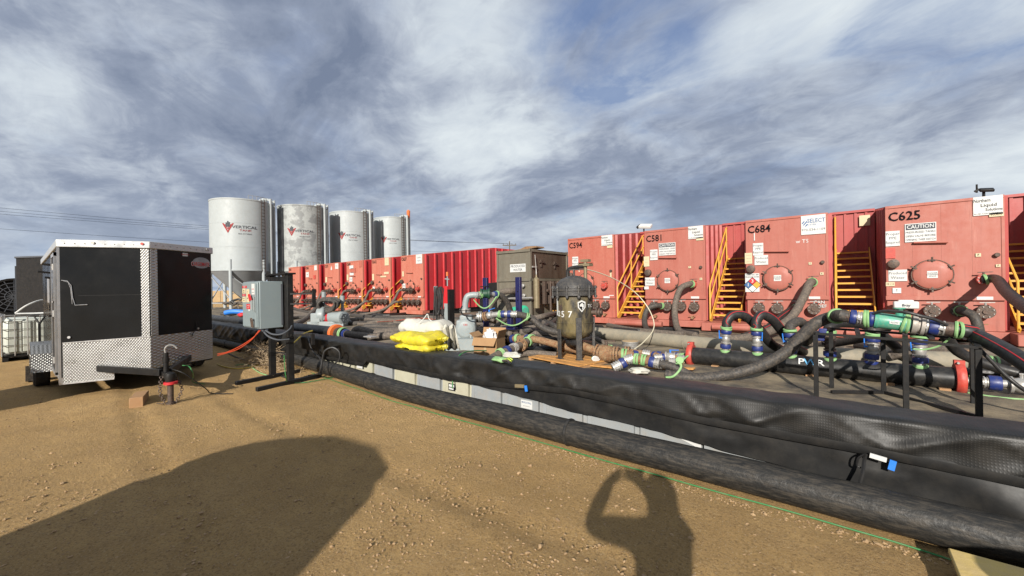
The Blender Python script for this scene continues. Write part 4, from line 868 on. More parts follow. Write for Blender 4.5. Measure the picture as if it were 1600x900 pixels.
TB().tube(smooth([rp(0.70,1.10,0.012),rp(0.71,1.0,0.02),rp(0.69,0.95,0.03),rp(0.66,0.93,0.03),rp(0.62,0.86,0.03),rp(0.645,0.84,0.04)],4),0.006,6).build('plug_cord', M_blk, tr)
TB().cyl(rp(0.64,0.86,0.0),rp(0.64,0.86,0.05),0.022,10).cyl(rp(0.73,0.97,0.0),rp(0.73,0.97,0.03),0.018,10).build('inlet_fitting', M_steel, tr)
# stepped wedge behind the wheel, timber block, shovel
tag(MB().prism([(-12.25,0.0),(-11.95,0.02),(-11.9,0.32),(-12.0,0.30),(-12.08,0.12)],1,0.12,0.42).build('wheel_chock', M_rub), 'curved black rubber flap on dirt behind trailer wheel', 'flap')
tag(MB().obox((-8.12,1.16,0.075),(0.95,-0.28,0),(0.28,0.95,0),(0,0,1),0.24,0.075,0.075).build('timber_block', M_wood, bev=0.005), 'orange brown timber block on dirt under the trailer tongue', 'block')
t = thing('shovel', 'black d-handle shovel leaning on the trailer fender', 'shovel', (-11.95,0.30,0))
MB().bar((0,0,0.0),(0.06,0.0,1.10),0.035).build('shaft', M_blk, t); MB().tube([(0.06,0,1.10),(0.0,-0.06,1.24),(0.02,0.07,1.24),(0.06,0,1.10)],0.016,8).build('grip', M_blk, t); MB().prism([(-0.1,0),(0.1,0),(0.12,-0.26),(0,-0.30),(-0.12,-0.26)],1,-0.01,0.01).build('blade', M_steel, t).location = (0,0,0.33)
# ------------------------------------------------------------------ IBC tote and things at the left edge
pr = P(62, 563, Z=0.0)
cc_ = pr-_R*0.80+_F*0.55; ix, iy = cc_.x, cc_.y
def tote(x, y, label):
    t = thing('ibc_tote', label, 'tote', (x,y,0), 'caged liquid totes at the left edge')
    tk = MB(); 
    MB().box(-0.55,-0.48,0.16,0.55,0.48,1.08).build('bottle', M_ibc, t, bev=0.08)
    for k in range(4): MB().box(-0.42+0.23*k,-0.50,0.22,-0.27+0.23*k,0.50,1.0).build('bottle_panel', M_ibc, t, bev=0.02)
    for k in range(4): MB().box(-0.57,-0.42+0.23*k,0.22,0.57,-0.27+0.23*k,1.0).build('bottle_panel', M_ibc, t, bev=0.02)
    MB().cyl((0,0,1.08),(0,0,1.14),0.12,16).build('cap', M_blk, t)
    for z in (0.2,0.40,0.60,0.80,1.0,1.12): MB().tube([(-0.60,-0.52,z),(0.60,-0.52,z),(0.60,0.52,z),(-0.60,0.52,z),(-0.60,-0.52,z)],0.011,6).build('cage_bar', M_steel, t)
    for k in range(6):
        x_ = -0.60+0.24*k
        MB().cyl((x_,-0.525,0.14),(x_,-0.525,1.12),0.011,6).build('cage_bar', M_steel, t)
    for k in range(6):
        y_ = -0.52+0.208*k; MB().cyl((0.605,y_,0.14),(0.605,y_,1.12),0.011,6).build('cage_bar', M_steel, t); MB().cyl((-0.605,y_,0.14),(-0.605,y_,1.12),0.011,6).build('cage_bar', M_steel, t)
    MB().box(-0.60,-0.52,0.0,0.60,-0.42,0.13).box(-0.60,0.42,0.0,0.60,0.52,0.13).box(-0.6,-0.05,0,0.6,0.05,0.13).box(-0.6,-0.52,0.11,0.6,0.52,0.15).build('pallet', M_blk, t)
    return t
tote(ix, iy, 'caged white liquid tote beside the trailer wheel at left edge')
tag(MB().tube(smooth([(ix+0.3,iy-0.3,1.2),(ix+0.38,iy-0.1,1.4),(ix+0.25,iy+0.15,1.52),(ix+0.0,iy+0.35,1.45),(ix-0.15,iy+0.4,1.22),(ix-0.4,iy+0.2,1.16),(ix-0.6,iy-0.3,1.16)],6),0.02,8).build('white_hose', M_wht), 'white hose curled on top of the caged tote', 'hose')
p = P(30, 470, D=17); q = P(57, 470, D=17)
def at0(u, D): r = P(u, 460, D=D); return V((r.x, r.y, 0))
a = at0(31, 19); b = at0(66, 17.2)
t = thing('generator_box', 'tall dark box container behind the trailer and tote', 'container', (a.x, a.y, 0))
MB((a.x,a.y,0)).prism([(a.x,a.y),(a.x+0.9,a.y-0.1),(b.x+0.6,b.y+1.2),(b.x-1.4,b.y+2.0)],2,0.3,3.35).build('body', M_blk, t)
MB((a.x,a.y,0)).prism([(a.x-0.03,a.y-0.03),(a.x+0.93,a.y-0.15),(b.x+0.63,b.y+1.2),(b.x-1.4,b.y+2.05)],2,3.352,3.42).build('roof', M_inkg, t)
MB((a.x,a.y,0)).box(a.x+0.1,a.y-0.14,1.0,a.x+0.8,a.y-0.09,3.0).build('door', M_inkg, t)
MB().box(0.12,-0.18,2.2,0.42,-0.145,2.45).build('window', M_glass, t)
p = at0(22, 21); t = thing('fan_housing', 'round dark fan housing behind the white tote', 'fan', tuple(p))
vd = (V((0,0,0))-p).normalized()
MB().lathe((0,0,1.6),vd,[(0,0.95),(0.3,0.95),(0.3,0.85),(0.05,0.8),(0.05,0.05)],28,cap=False).build('shroud', M_blk, t)
f = MB(); 
for k in range(8): a_ = k*pi/8; f.bar(V((0,0,1.6))+vd*0.28+V((vd.y,-vd.x,0))*cos(a_)*0.88+V((0,0,sin(a_)*0.88)), V((0,0,1.6))+vd*0.28-V((vd.y,-vd.x,0))*cos(a_)*0.88-V((0,0,sin(a_)*0.88)), 0.03)
for r_ in (0.3,0.5,0.7): f.torus(V((0,0,1.6))+vd*0.3, vd, r_, 0.015, 24, 5)
f.build('guard', M_inkg, t); MB().box(-0.7,-0.3,0,0.7,0.3,0.7).build('stand', M_blk, t)
a = at0(-60, 26); b = at0(14, 24); t = thing('panel_fence', 'grey board fence with tan post at the far left edge', 'fence', tuple(a)); d = (b-a).normalized(); L = (b-a).length; k = 0; s = 0
while s < L-0.3:
    MB(a).bar(a+d*(s+0.02)+V((0,0,1.0)), a+d*(s+0.28)+V((0,0,1.0)), 0.05, 2.2).build('board', M_inkg if k % 3 else M_silod, t); s += 0.3; k += 1
MB(a).box(b.x-0.12,b.y-0.1,0,b.x+0.12,b.y+0.14,2.3).build('post', M_tan, t)
# far bank boards behind the silo legs
a = at0(300, 70); b = at0(470, 75); t = thing('far_barrier', 'low tan barrier far off behind the silo legs', 'barrier', tuple(a)); d = (b-a); n = 12
for k in range(n): MB(a).bar(a+d*((k+0.02)/n)+V((0,0,0.9)), a+d*((k+0.98)/n)+V((0,0,0.9)), 0.2, 2.0+0.1*(k % 2)).build('board', M_tan, t)
# ------------------------------------------------------------------ power line
def pole(u, vtop, D, label):
    p = P(u, vtop, D=D); t = thing('utility_pole', label, 'pole', (p.x,p.y,0), 'wooden utility poles of the far power line'); M_wood = M_pole; d = V((_R.x,_R.y,0))
    MB().cyl((0,0,0),(0,0,p.z),0.22,8,0.15).build('mast', M_wood, t); MB().bar(-d*1.9+V((0,0,p.z-1.1)),d*1.9+V((0,0,p.z-1.1)),0.2,0.26).build('crossarm', M_wood, t)
    q = MB()
    for s in (-1.7,-0.6,0.7,1.7): q.cyl(d*s+V((0,0,p.z-1.0)),d*s+V((0,0,p.z-0.6)),0.07,6)
    q.build('insulator', M_inkg, t); return p, d
pA, dA = pole(796, 377, 112, 'distant wooden power pole with crossarm above the brown steel box')
pB, dB = pole(-230, 300, 56, 'nearer wooden power pole of the same line, left of view')
for k, (s, z0, z1) in enumerate(((-1.7,0.0,-0.6),(-0.6,-0.75,-0.6),(0.7,-1.4,-0.6),(0.0,-3.6,-3.2))):
    a = V((pB.x,pB.y,pB.z+z0))+dB*s; b = V((pA.x,pA.y,pA.z+z1))+dA*s; ps = [a.lerp(b, i/30)-V((0,0,2.2*4*(i/30)*(1-i/30)*0.5)) for i in range(31)]
    tag(MB().tube(ps, 0.022, 5).build('power_line', M_ink), ('topmost', 'second', 'third', 'lowest, separate')[k]+' of the dark power lines crossing the sky at left', 'power line', 'power lines across the sky')
# ------------------------------------------------------------------ pipe fittings
def coupling(parent, p, d, r, L=0.22, mt=None, ribs=True, o=None):
    """a ribbed cam coupling centred on p along d"""
    p = V(p); d = V(d).normalized(); h = L/2
    prof = [(-h,r*0.9),(-h,r*1.12),(-h*0.75,r*1.12),(-h*0.72,r*0.98),(-h*0.45,r*0.98),(-h*0.42,r*1.2),(-h*0.2,r*1.2),(-h*0.17,r*1.05),(h*0.15,r*1.05),(h*0.18,r*1.22),(h*0.42,r*1.22),(h*0.45,r*1.0),(h*0.72,r*1.0),(h*0.75,r*1.14),(h,r*1.14),(h,r*0.9)]
    c = MB(o).lathe(p, d, prof, 18).build('coupling', mt or M_steel, parent, sharp=25)
    q = d.cross(V((0,0,1))) if abs(d.z) < 0.9 else V((1,0,0)); q.normalize(); e = d.cross(q)
    for s in (1,-1): MB(o).bar(p+q*s*r*1.25-d*h*0.5, p+q*s*r*1.35+d*h*0.3+e*0.01, r*0.22, r*0.35).build('cam_arm', mt or M_steel, parent)
    return c
def band(parent, p, d, r, w, mt, name='band', o=None, n=18):
    p = V(p); d = V(d).normalized(); return MB(o).lathe(p-d*w/2, d, [(0,r*0.9),(0,r*1.16),(w*0.2,r*1.22),(w*0.8,r*1.22),(w,r*1.16),(w,r*0.9)], n).build(name, mt, parent)
def strap(parent, p, d, r, o=None, k=2, mt=None):
    """woven safety strap wrapped round a hose end"""
    p = V(p); d = V(d).normalized(); m = MB(o)
    for i in range(k): dd = (d+V((jit(.15),jit(.15),jit(.15)))).normalized(); m.torus(p+d*0.028*(i-(k-1)/2), dd, r*1.16, 0.014, 20, 6, 1.3)
    return m.build('safety_strap', mt or M_grn, parent)
def gate(parent, p, d, r, mt, hm, up=V((0,0,1)), o=None):
    p = V(p); d = V(d).normalized(); b = MB(o).lathe(p-d*r*1.3, d, [(0,r),(0,r*1.4),(r*0.35,r*1.4),(r*0.4,r*1.05),(r*1.0,r*1.25),(r*1.6,r*1.25),(r*2.2,r*1.05),(r*2.25,r*1.4),(r*2.6,r*1.4),(r*2.6,r)], 16).build('valve_body', mt, parent, sharp=25)
    q = up.normalized(); MB(o).cyl(p+q*r, p+q*r*1.9, r*0.25, 8).bar(p+q*r*1.9-d*0.02, p+q*r*2.1+d*r*2.2, 0.035, 0.014).build('valve_handle', hm, parent)
    return b
def hose(label, pts, r, mt=None, seg=7, n=12, group=None, straps=(), stripe=None):
    pts = smooth(pts, seg)
    ob = MB().tube(pts, r, n).build('hose', mt or M_rub); tag(ob, label, 'hose', group)
    for s in straps:
        i = int(s*(len(pts)-2)); strap(ob, pts[i], pts[i+1]-pts[i], r)
    if stripe:
        m = MB(); q = []
        for i, p in enumerate(pts):
            a = pts[max(0,i-1)]; b = pts[min(len(pts)-1,i+1)]; t = (b-a).normalized(); side = t.cross(V((0,0,1))).normalized(); up = side.cross(t).normalized()
            tocam = (V((0,0,HC))-p); tocam = (tocam-t*tocam.dot(t)).normalized(); q.append(p+(up*0.75+side*0.66*(1 if side.dot(tocam) > 0 else -1)).normalized()*r*0.985)
        m.tube(q, 0.006 if r > 0.05 else 0.004, 5).build('stripe', M_inkr, ob)
    return ob
# ------------------------------------------------------------------ PWR manifold
mo = V((0, 8.75, 0))
mf = thing('water_manifold', 'black plastic manifold pipe lettered PWR with red end clamps and row of valved risers', 'manifold', tuple(mo))
xa, xb = P(1080,559,Y=8.75).x, P(1499,598,Y=8.75).x
MB(mo).cyl((xa,8.75,0.20),(xb,8.75,0.19),0.165,32).build('pipe', M_bpipe, mf)
for x in (xa, xb):
    c = MB(mo).lathe((x-0.05,8.75,0.20),(1,0,0),[(0,0.16),(0,0.22),(0.03,0.235),(0.07,0.235),(0.10,0.22),(0.10,0.16)],32).build('end_clamp', M_clamp, mf)
    for s in (1,-1): MB(mo).box(x-0.055,8.75-0.05,0.20+s*0.22-0.03,x+0.055,8.75+0.05,0.20+s*0.22+0.05).build('clamp_ear', M_clamp, c); MB(mo).cyl((x-0.02,8.65,0.20+s*0.24),(x-0.02,8.86,0.20+s*0.24),0.015,8).build('bolt', M_steel, c)
MB(mo).cyl((xb+0.045,8.75,0.20),(xb+0.06,8.75,0.20),0.15,24).build('end_cap', M_bpipe, mf); MB(mo).cyl((xa-0.045,8.75,0.20),(xa-0.06,8.75,0.20),0.15,24).build('end_cap', M_bpipe, mf)
for x in (-1.9,-0.4,0.6,1.2): MB(mo).box(x-0.06,8.58,0.02,x+0.06,8.92,0.06).build('saddle_block', M_wood, mf)
pl = P(1273,568,Y=8.58)
ang = radians(58)
for (s, dx, mm) in (('P',-0.13,M_wht),('W',0.0,M_pwr),('R',0.135,M_wht)):
    text(mf, s, 0.15, (pl.x+dx-0.06-mo.x, -0.170*cos(radians(28)), 0.20+0.170*sin(radians(28))), mm, bold=True, rot=(radians(90-28),0,0), sx=1.25)
RX = [(-1.733,'silver'),(-1.191,'blue'),(-0.674,'blue'),(-0.125,'dark'),(0.397,'blue'),(0.959,'blue')]
for i, (x, kind) in enumerate(RX):
    b = V((x,8.72,0.34)); lean = V((0.06 if i in (0,4) else -0.02, -0.02, 1)).normalized()
    band(mf, b, lean, 0.075, 0.05, M_grn if i != 4 else M_blu, 'riser_band', mo); 
    MB(mo).cyl(b-lean*0.03, b+lean*0.42, 0.062, 14).build('riser', M_steel if kind != 'dark' else M_dkiron, mf)
    band(mf, b+lean*0.10, lean, 0.078, 0.08, M_blu, 'riser_band', mo)
    gate(mf, b+lean*0.24, lean, 0.062, M_steel if kind != 'dark' else M_dkiron, M_blu2 if kind != 'dark' else M_blk, up=V((-0.8 if i != 1 else 0.7,-0.5,0.25)), o=mo)
    band(mf, b+lean*0.38, lean, 0.078, 0.07, M_blu if kind != 'dark' else M_dkiron, 'riser_band', mo)
    strap(mf, b+lean*0.46, lean, 0.08, mo, 2)
# hoses from the risers back to the tanks
def rtop(i): x = RX[i][0]; return V((x+(0.03 if i in (0,4) else -0.01), 8.71, 0.80))
hose('black hose arching from the first manifold riser over to the second', [rtop(0), rtop(0)+V((0.01,0.02,0.12)), rtop(0)+V((0.10,0.10,0.24)), rtop(0)+V((0.28,0.25,0.22)), rtop(0)+V((0.48,0.5,-0.05)), rtop(0)+V((0.66,0.9,-0.40)), rtop(0)+V((0.9,1.9,-0.66))], 0.085, M_rubc, stripe=True)
hose('black hose arching from the second manifold riser down behind the pipe', [rtop(1), rtop(1)+V((0.0,0.02,0.14)), rtop(1)+V((0.08,0.10,0.26)), rtop(1)+V((0.22,0.25,0.17)), rtop(1)+V((0.36,0.5,-0.08)), rtop(1)+V((0.52,0.9,-0.42)), rtop(1)+V((0.8,1.6,-0.66))], 0.085, M_rubc, stripe=True)
hose('dark hose bending low behind the third manifold riser', [rtop(2), rtop(2)+V((0.02,0.06,0.10)), rtop(2)+V((0.15,0.4,0.12)), rtop(2)+V((0.2,1.2,-0.3)), rtop(2)+V((-0.3,2.6,-0.62))], 0.08, M_rub)
hose('dark hose arching from the dark fourth riser under the steel frame', [rtop(3), rtop(3)+V((0.02,0.05,0.10)), rtop(3)+V((0.2,0.35,0.14)), rtop(3)+V((0.55,0.7,0.06)), rtop(3)+V((0.9,1.1,-0.30)), rtop(3)+V((1.1,1.5,-0.6))], 0.08, M_rubc)
hose('dark hose from the fifth riser sloping down right behind the frame legs', [rtop(4), rtop(4)+V((0.02,0.08,0.10)), rtop(4)+V((0.2,0.5,0.10)), rtop(4)+V((0.0,1.5,-0.2)), rtop(4)+V((-0.8,2.8,-0.6))], 0.08, M_rub)
hose('black hose from the sixth riser crossing down behind the long dusty pipe', [rtop(5), rtop(5)+V((0.02,0.08,0.10)), rtop(5)+V((0.3,0.5,0.05)), rtop(5)+V((0.6,0.9,-0.35)), rtop(5)+V((1.3,1.0,-0.62)), rtop(5)+V((2.4,0.9,-0.64))], 0.08, M_rubc)
# right-end brass and blue valve train
def train(name, label, cat, pts_specs, origin, group=None):
    t = thing(name, label, cat, tuple(origin), group); return t
t = thing('valve_train', 'blue and silver valve train past the red clamp at right edge', 'valve', (xb+0.06,8.75,0.18))
o_ = (xb+0.06,8.75,0.18); xx = xb+0.06
MB(o_).cyl((xx,8.75,0.18),(xx+1.6,8.70,0.20),0.055,14).build('nipple', M_steel, t)
band(t,(xx+0.06,8.75,0.18),(1,0,0),0.07,0.05,M_grn,o=o_); coupling(t,(xx+0.16,8.75,0.18),(1,0,0),0.07,0.12,o=o_); band(t,(xx+0.28,8.75,0.18),(1,0,0),0.085,0.12,M_blu,o=o_)
gate(t,(xx+0.52,8.74,0.18),(1,0,0),0.085,M_brass if False else M_steel,M_steel,o=o_); coupling(t,(xx+0.80,8.73,0.19),(1,0,0),0.07,0.18,o=o_); band(t,(xx+0.97,8.73,0.19),(1,0,0),0.08,0.12,M_blu,o=o_)
tag(MB().tube(smooth([(xx+0.0,8.6,0.03),(xx+0.3,8.5,0.03),(xx+0.9,8.5,0.05),(xx+1.6,8.4,0.03)],5),0.014,6).build('whip_strap', M_grn), 'lime green strap lying under the silver valve train', 'strap')
hose('thin black hose slanting across the right frame leg to the floor', [P(1515,530,D=5.0),P(1545,560,D=4.85),P(1575,590,D=4.7),P(1610,615,D=4.6),P(1680,650,D=4.5)], 0.022, M_rubc)
# ------------------------------------------------------------------ long dusty pipe
g = [V((-5.9,11.35,0.2)),V((-5.18,11.19,0.2)),V((-3.0,10.62,0.2)),V((-0.84,10.08,0.2)),V((1.75,10.6,0.2))]
gp = thing('dusty_pipe', 'long dusty grey plastic pipe lying across the liner before the tanks', 'pipe', tuple(g[0]))
MB(g[0]).tube(smooth([V((-9.5,11.9,0.2)),g[0],g[2]],6),0.175,24).build('pipe_length', M_hdpe, gp); MB(g[0]).tube(smooth([g[2],g[3],V((0.4,10.15,0.2)),g[4]],6),0.176,24).build('pipe_length', M_hdpe, gp)
for q in (g[2],): MB(g[0]).torus(q,(1,-0.25,0),0.177,0.012,24,6).build('weld_bead', M_hdpe, gp)
MB(g[0]).lathe(g[4],(1,0.18,0),[(-0.04,0.17),(-0.04,0.22),(0.10,0.22),(0.10,0.17)],24).build('end_clamp', M_rust, gp)
for k, (u, v, D) in enumerate(((1555,566,6.9),(1582,572,6.7))): pass
t = thing('brown_hose_end', 'brown hose end with green and blue bands beyond the rusty clamp', 'hose', (2.0,10.6,0.2)); o_ = (2.0,10.6,0.2)
MB(o_).cyl((1.85,10.62,0.2),(2.9,10.5,0.22),0.10,16).build('hose_length', M_rubd, t); strap(t,(2.05,10.6,0.2),(1,0,0),0.11,o_,3); band(t,(2.75,10.52,0.22),(1,-.1,0),0.11,0.14,M_blu,o=o_)
# ------------------------------------------------------------------ black steel frame with the green strainer line
FX0, FX1, FXm = -0.27, 1.25, 0.645
fo = V((-0.27,7.05,0)); fr = thing('pipe_stand', 'black angle iron frame stand on the liner carrying the green strainer', 'stand', tuple(fo))
for (x, y, z) in ((-0.26,7.07,0.92),(0.645,7.07,0.90),(1.255,7.06,0.84),(0.49,7.90,0.90),(1.35,7.85,0.86),(-0.1,7.88,0.92)):
    MB(fo).box(x-0.028,y-0.028,0.0,x+0.028,y+0.028,z).build('leg', M_blk, fr, bev=0.003)
for (a, b) in (((-0.26,7.07,0.935),(0.645,7.07,0.905)),((0.645,7.07,0.905),(1.255,7.06,0.86)),((-0.1,7.88,0.94),(0.49,7.90,0.92)),((0.49,7.90,0.92),(1.35,7.85,0.88)),((-0.26,7.07,0.94),(-0.1,7.88,0.945)),((1.255,7.06,0.87),(1.35,7.85,0.885)),((0.645,7.07,0.91),(0.72,7.88,0.92))):
    MB(fo).bar(a, b, 0.055, 0.03).build('top_rail', M_blk, fr, bev=0.002)
for (a, b) in (((0.49,7.90,0.05),(-0.10,7.5,0.05)),((0.49,7.90,0.05),(1.255,7.07,0.05))): MB(fo).bar(a, b, 0.04, 0.04).build('foot_rail', M_blk, fr)
for x in (0.2,0.9): MB(fo).bar((x,7.2,0.93),(x,7.85,0.95),0.05,0.03).build('cross_rail', M_blk, fr)
S = [P(1320,494,Y=7.5),P(1362,500,Y=7.5),P(1425,506,Y=7.5),P(1490,515,Y=7.5)]
ax = (S[3]-S[0]).normalized(); so_ = S[1]
st = thing('strainer_line', 'green strainer with silver and blue couplings resting on the black frame', 'strainer', tuple(so_))
def al(u): a = P(u, 500, Y=7.5).x; k = (a-S[0].x)/(S[3].x-S[0].x); return S[0].lerp(S[3], k)
MB(so_).cyl(al(1312), al(1500), 0.055, 14).build('nipple', M_steel, st)
coupling(st, al(1324), ax, 0.075, 0.10, M_dkiron, o=so_); band(st, al(1333), ax, 0.085, 0.07, M_blu, o=so_); coupling(st, al(1343), ax, 0.08, 0.11, o=so_)
strap(st, al(1354), ax, 0.095, so_, 2); band(st, al(1361), ax, 0.09, 0.05, M_blu, o=so_)
a, b = al(1366), al(1421); L = (b-a).length
MB(so_).lathe(a, ax, [(0,0.07),(0,0.115),(0.03,0.118),(0.05,0.105),(L-0.08,0.105),(L-0.07,0.125),(L-0.02,0.125),(L,0.11),(L,0.07)], 26).build('strainer_body', M_grnp, st)
MB(so_).cyl(a.lerp(b,0.72)+V((0,-0.0,0.08)), a.lerp(b,0.72)+V((0,0,0.19)), 0.04, 12).cyl(a.lerp(b,0.72)+V((0,0,0.19)), a.lerp(b,0.72)+V((0,0,0.205)), 0.065, 12).build('strainer_neck', M_grnp, st)
c = a.lerp(b,0.56); MB(so_).obox(c+V((0,-0.106,0.0)), ax, (0,1,0), (0,0,1), 0.05, 0.004, 0.02).build('name_plate', M_wht, st)
text(st, 'FLOW', 0.026, c+V((0,-0.112,0))-so_, M_ink, rot=(pi/2,0.05,0))
strap(st, al(1415), ax, 0.105, so_, 2)
MB(so_).lathe(al(1424), ax, [(0,0.08),(0,0.128),(0.05,0.128),(0.055,0.10),(0.08,0.10),(0.085,0.128),(0.12,0.128),(0.12,0.06)], 26).build('flange', mat('dirty pale metal', (0.36,0.33,0.29), 0.6, 0.3, col2=(0.22,0.19,0.16), nscale=12, mix=0.8), st)
coupling(st, al(1444), ax, 0.08, 0.13, o=so_); band(st, al(1458), ax, 0.085, 0.09, M_blu, o=so_); coupling(st, al(1470), ax, 0.08, 0.13, o=so_); band(st, al(1484), ax, 0.075, 0.12, M_dkiron, o=so_)
e = al(1493)
hose('thick black hose with red stripe leaving the green strainer toward the right edge', [e-ax*0.05, e+ax*0.10, P(1525,524,D=5.0), P(1560,542,D=4.6), P(1600,566,D=4.2), P(1660,612,D=3.8), P(1760,700,D=3.3)], 0.085, M_rubc, straps=(0.08,), stripe=True, n=16)
s0 = al(1314)
hose('long grey black hose sweeping from the liner edge up to the strainer', [P(1040,585,D=7.1), P(1085,591,D=6.9), P(1135,586,D=6.75), P(1185,573,D=6.6), P(1225,552,D=6.5), P(1252,526,D=6.4), P(1275,505,D=6.3), P(1297,496,D=6.25), s0, s0+ax*0.05], 0.088, M_rub, straps=(0.86,), n=16)
tag(MB().tube(smooth([P(1366,489,Y=7.4),P(1385,486,Y=7.35),P(1415,488,Y=7.3),P(1440,494,Y=7.3),P(1462,500,Y=7.35),P(1480,508,Y=7.4)],5),0.02,8).build('hose', M_rubc), 'thin black hose looped over the top of the green strainer', 'hose')
t = MB().tube(smooth([P(1424,545,Y=7.6),P(1445,546,Y=7.6),P(1468,540,Y=7.6),P(1485,528,Y=7.55)],5),0.012,6).build('whip_strap', M_grn); tag(t, 'lime green strap hanging under the right end of the strainer', 'strap')
tag(MB().obox(P(1284,523,D=5.7),(1,0,0),(0,1,0),(0.2,0,1),0.045,0.02,0.09).build('blue_rag', M_blu, bev=0.01), 'blue plastic scrap tied at the left end of the frame', 'rag')
# ------------------------------------------------------------------ hoses to the near tanks
def fz(i, x, z, dy=-0.27): return V((XR[i]+x, YT+dy, z))
h1 = hose('black hose curving down from the upper valve of tank C581', [fz(1,1.80,1.66,-0.22), fz(1,1.72,1.66,-0.42), fz(1,1.50,1.50,-0.62), fz(1,1.38,1.0,-0.80), fz(1,1.45,0.5,-1.1), fz(1,1.8,0.12,-1.8), fz(1,2.5,0.1,-2.6)], 0.105, M_rubd, straps=(0.06,))
h2 = hose('short black hose drooping from the lower left valve of tank C581', [fz(1,0.72,0.86,-0.22), fz(1,0.55,0.88,-0.45), fz(1,0.30,0.75,-0.6), fz(1,0.25,0.40,-0.8), fz(1,0.5,0.10,-1.3), fz(1,1.0,0.08,-2.2)], 0.10, M_rub, straps=(0.05,))
hose('long brown hose falling from the upper valve of tank C684', [fz(2,1.80,1.66,-0.22), fz(2,1.74,1.62,-0.5), fz(2,1.60,1.2,-0.9), fz(2,1.3,0.6,-1.5), fz(2,0.7,0.22,-2.6), fz(2,-0.2,0.1,-3.6)], 0.115, M_rubd, straps=(0.05,))
hose('black hose with red stripe leaving the third lower valve of tank C684', [fz(2,1.38,0.86,-0.22), fz(2,1.30,0.84,-0.5), fz(2,1.05,0.62,-1.1), fz(2,0.75,0.32,-1.7), fz(2,0.3,0.15,-2.6)], 0.10, M_rubc, straps=(0.05,), stripe=True)
hose('thick black hose from the upper valve of tank C625 leaving at right', [fz(3,1.80,1.66,-0.22), fz(3,1.95,1.66,-0.45), P(1572,455,D=8.6), P(1600,478,D=7.4), P(1650,510,D=6.2), P(1740,560,D=5.0)], 0.105, M_rubc, straps=(0.05,), n=16)
hose('black hose bending down from the third lower valve of tank C625', [fz(3,1.38,0.86,-0.22), fz(3,1.40,0.86,-0.42), fz(3,1.55,0.74,-0.60), fz(3,1.60,0.40,-0.75), fz(3,1.5,0.12,-1.3), fz(3,1.0,0.1,-2.4)], 0.105, M_rub, straps=(0.1,))
t = thing('actuator', 'white valve actuator housing on the lower left valve of tank C625', 'actuator', (XR[3]+0.36,YT-0.35,0.97))
MB().obox((0,0,0.03),(1,0,0),(0,1,0),(0,0,1),0.25,0.13,0.10).obox((0,0,0.12),(1,0,0),(0,1,0),(0,0,1),0.16,0.10,0.05).build('housing', M_wht, t, bev=0.035); MB().cyl((0,0,0),(0,0.05,-0.2),0.05,12).build('stem', M_dkiron, t)
text(t, 'Bray', 0.09, (0.0,-0.155,0.03), M_inkg, bold=True)
hose('thin white hose looping from the vessel over toward tank C594', [P(905,424,D=9.0), P(906,421,D=9.3), P(925,423,D=9.8), P(960,436,D=10.5), P(990,455,D=11), P(1010,477,D=11), P(1021,500,D=10.6), P(1020,517,D=10.2), P(1005,535,D=9.6), P(992,545,D=9.2)], 0.013, mat('cream hose', (0.55,0.5,0.36), 0.5), n=8)
# ------------------------------------------------------------------ filter vessel 257 on its pallet
vc = P(898,500,D=8.9); vx, vy = vc.x, vc.y; vo = V((vx,vy,0)); RV = 0.40
vs_ = thing('filter_vessel', 'grimy black steel filter vessel numbered 257 with domed bolted lid on legs', 'vessel', (vx,vy,0))
z0, z1 = 0.62, 1.50
MB().lathe((0,0,0),(0,0,1),[(0.40,0.05),(0.44,0.22),(0.52,0.34),(0.62,RV),(1.42,RV)],36,cap=False).build('shell', M_vess, vs_)
MB().lathe((0,0,0),(0,0,1),[(1.40,RV),(1.40,RV+0.075),(1.47,RV+0.075),(1.475,RV+0.055),(1.50,RV+0.055),(1.505,RV+0.075),(1.56,RV+0.075),(1.57,RV+0.02),(1.68,RV-0.02),(1.77,RV-0.12),(1.83,RV-0.26),(1.85,0.02)],36).build('lid', M_vlid, vs_)
for k in range(12):
    a = 2*pi*k/12+0.2; MB().cyl((cos(a)*(RV+0.075),sin(a)*(RV+0.075),1.34),(cos(a)*(RV+0.075),sin(a)*(RV+0.075),1.62),0.02,8).cyl((cos(a)*(RV+0.075),sin(a)*(RV+0.075),1.56),(cos(a)*(RV+0.075),sin(a)*(RV+0.075),1.60),0.036,6).cyl((cos(a)*(RV+0.075),sin(a)*(RV+0.075),1.36),(cos(a)*(RV+0.075),sin(a)*(RV+0.075),1.395),0.036,6).build('lid_bolt', M_vlid, vs_)
MB().torus((0,0,0.80),(0,0,1),RV+0.003,0.008,36,6).build('weld_seam', M_vess, vs_)
va = atan2(-vx, vy)
for az in (-52, 12, 95, 180):
    a = va+radians(az); d = V((sin(a),-cos(a),0)); s = V((d.y,-d.x,0)); m = MB(); c = d*(RV+0.02)
    hl = 0.46 if az != -52 else 0.33; m.obox(c+V((0,0,hl)), d, s, (0,0,1), 0.012, 0.055, hl); m.obox(c+V((0,0,hl))+s*0.05-d*0.02, s, d, (0,0,1), 0.012, 0.03, hl); m.obox(c+V((0,0,0.012)), d, s, (0,0,1), 0.06, 0.08, 0.012)
    m.build('leg', M_vlid if az != 14 else M_vess, vs_, bev=0.003)
def vt(s, size, az, z, mm, R=RV+0.006, sx=1.0): return text(vs_, s, size, (va+radians(az), z), mm, bold=True, wrapR=R, center=(0,0), sx=sx)
vt('2', 0.17, -54, 1.0, M_wht); vt('5', 0.19, -38, 0.99, M_wht); vt('7', 0.19, -14, 0.99, M_wht); vt('TIC', 0.10, 54, 1.17, M_wht)
bpy.context.view_layer.update()
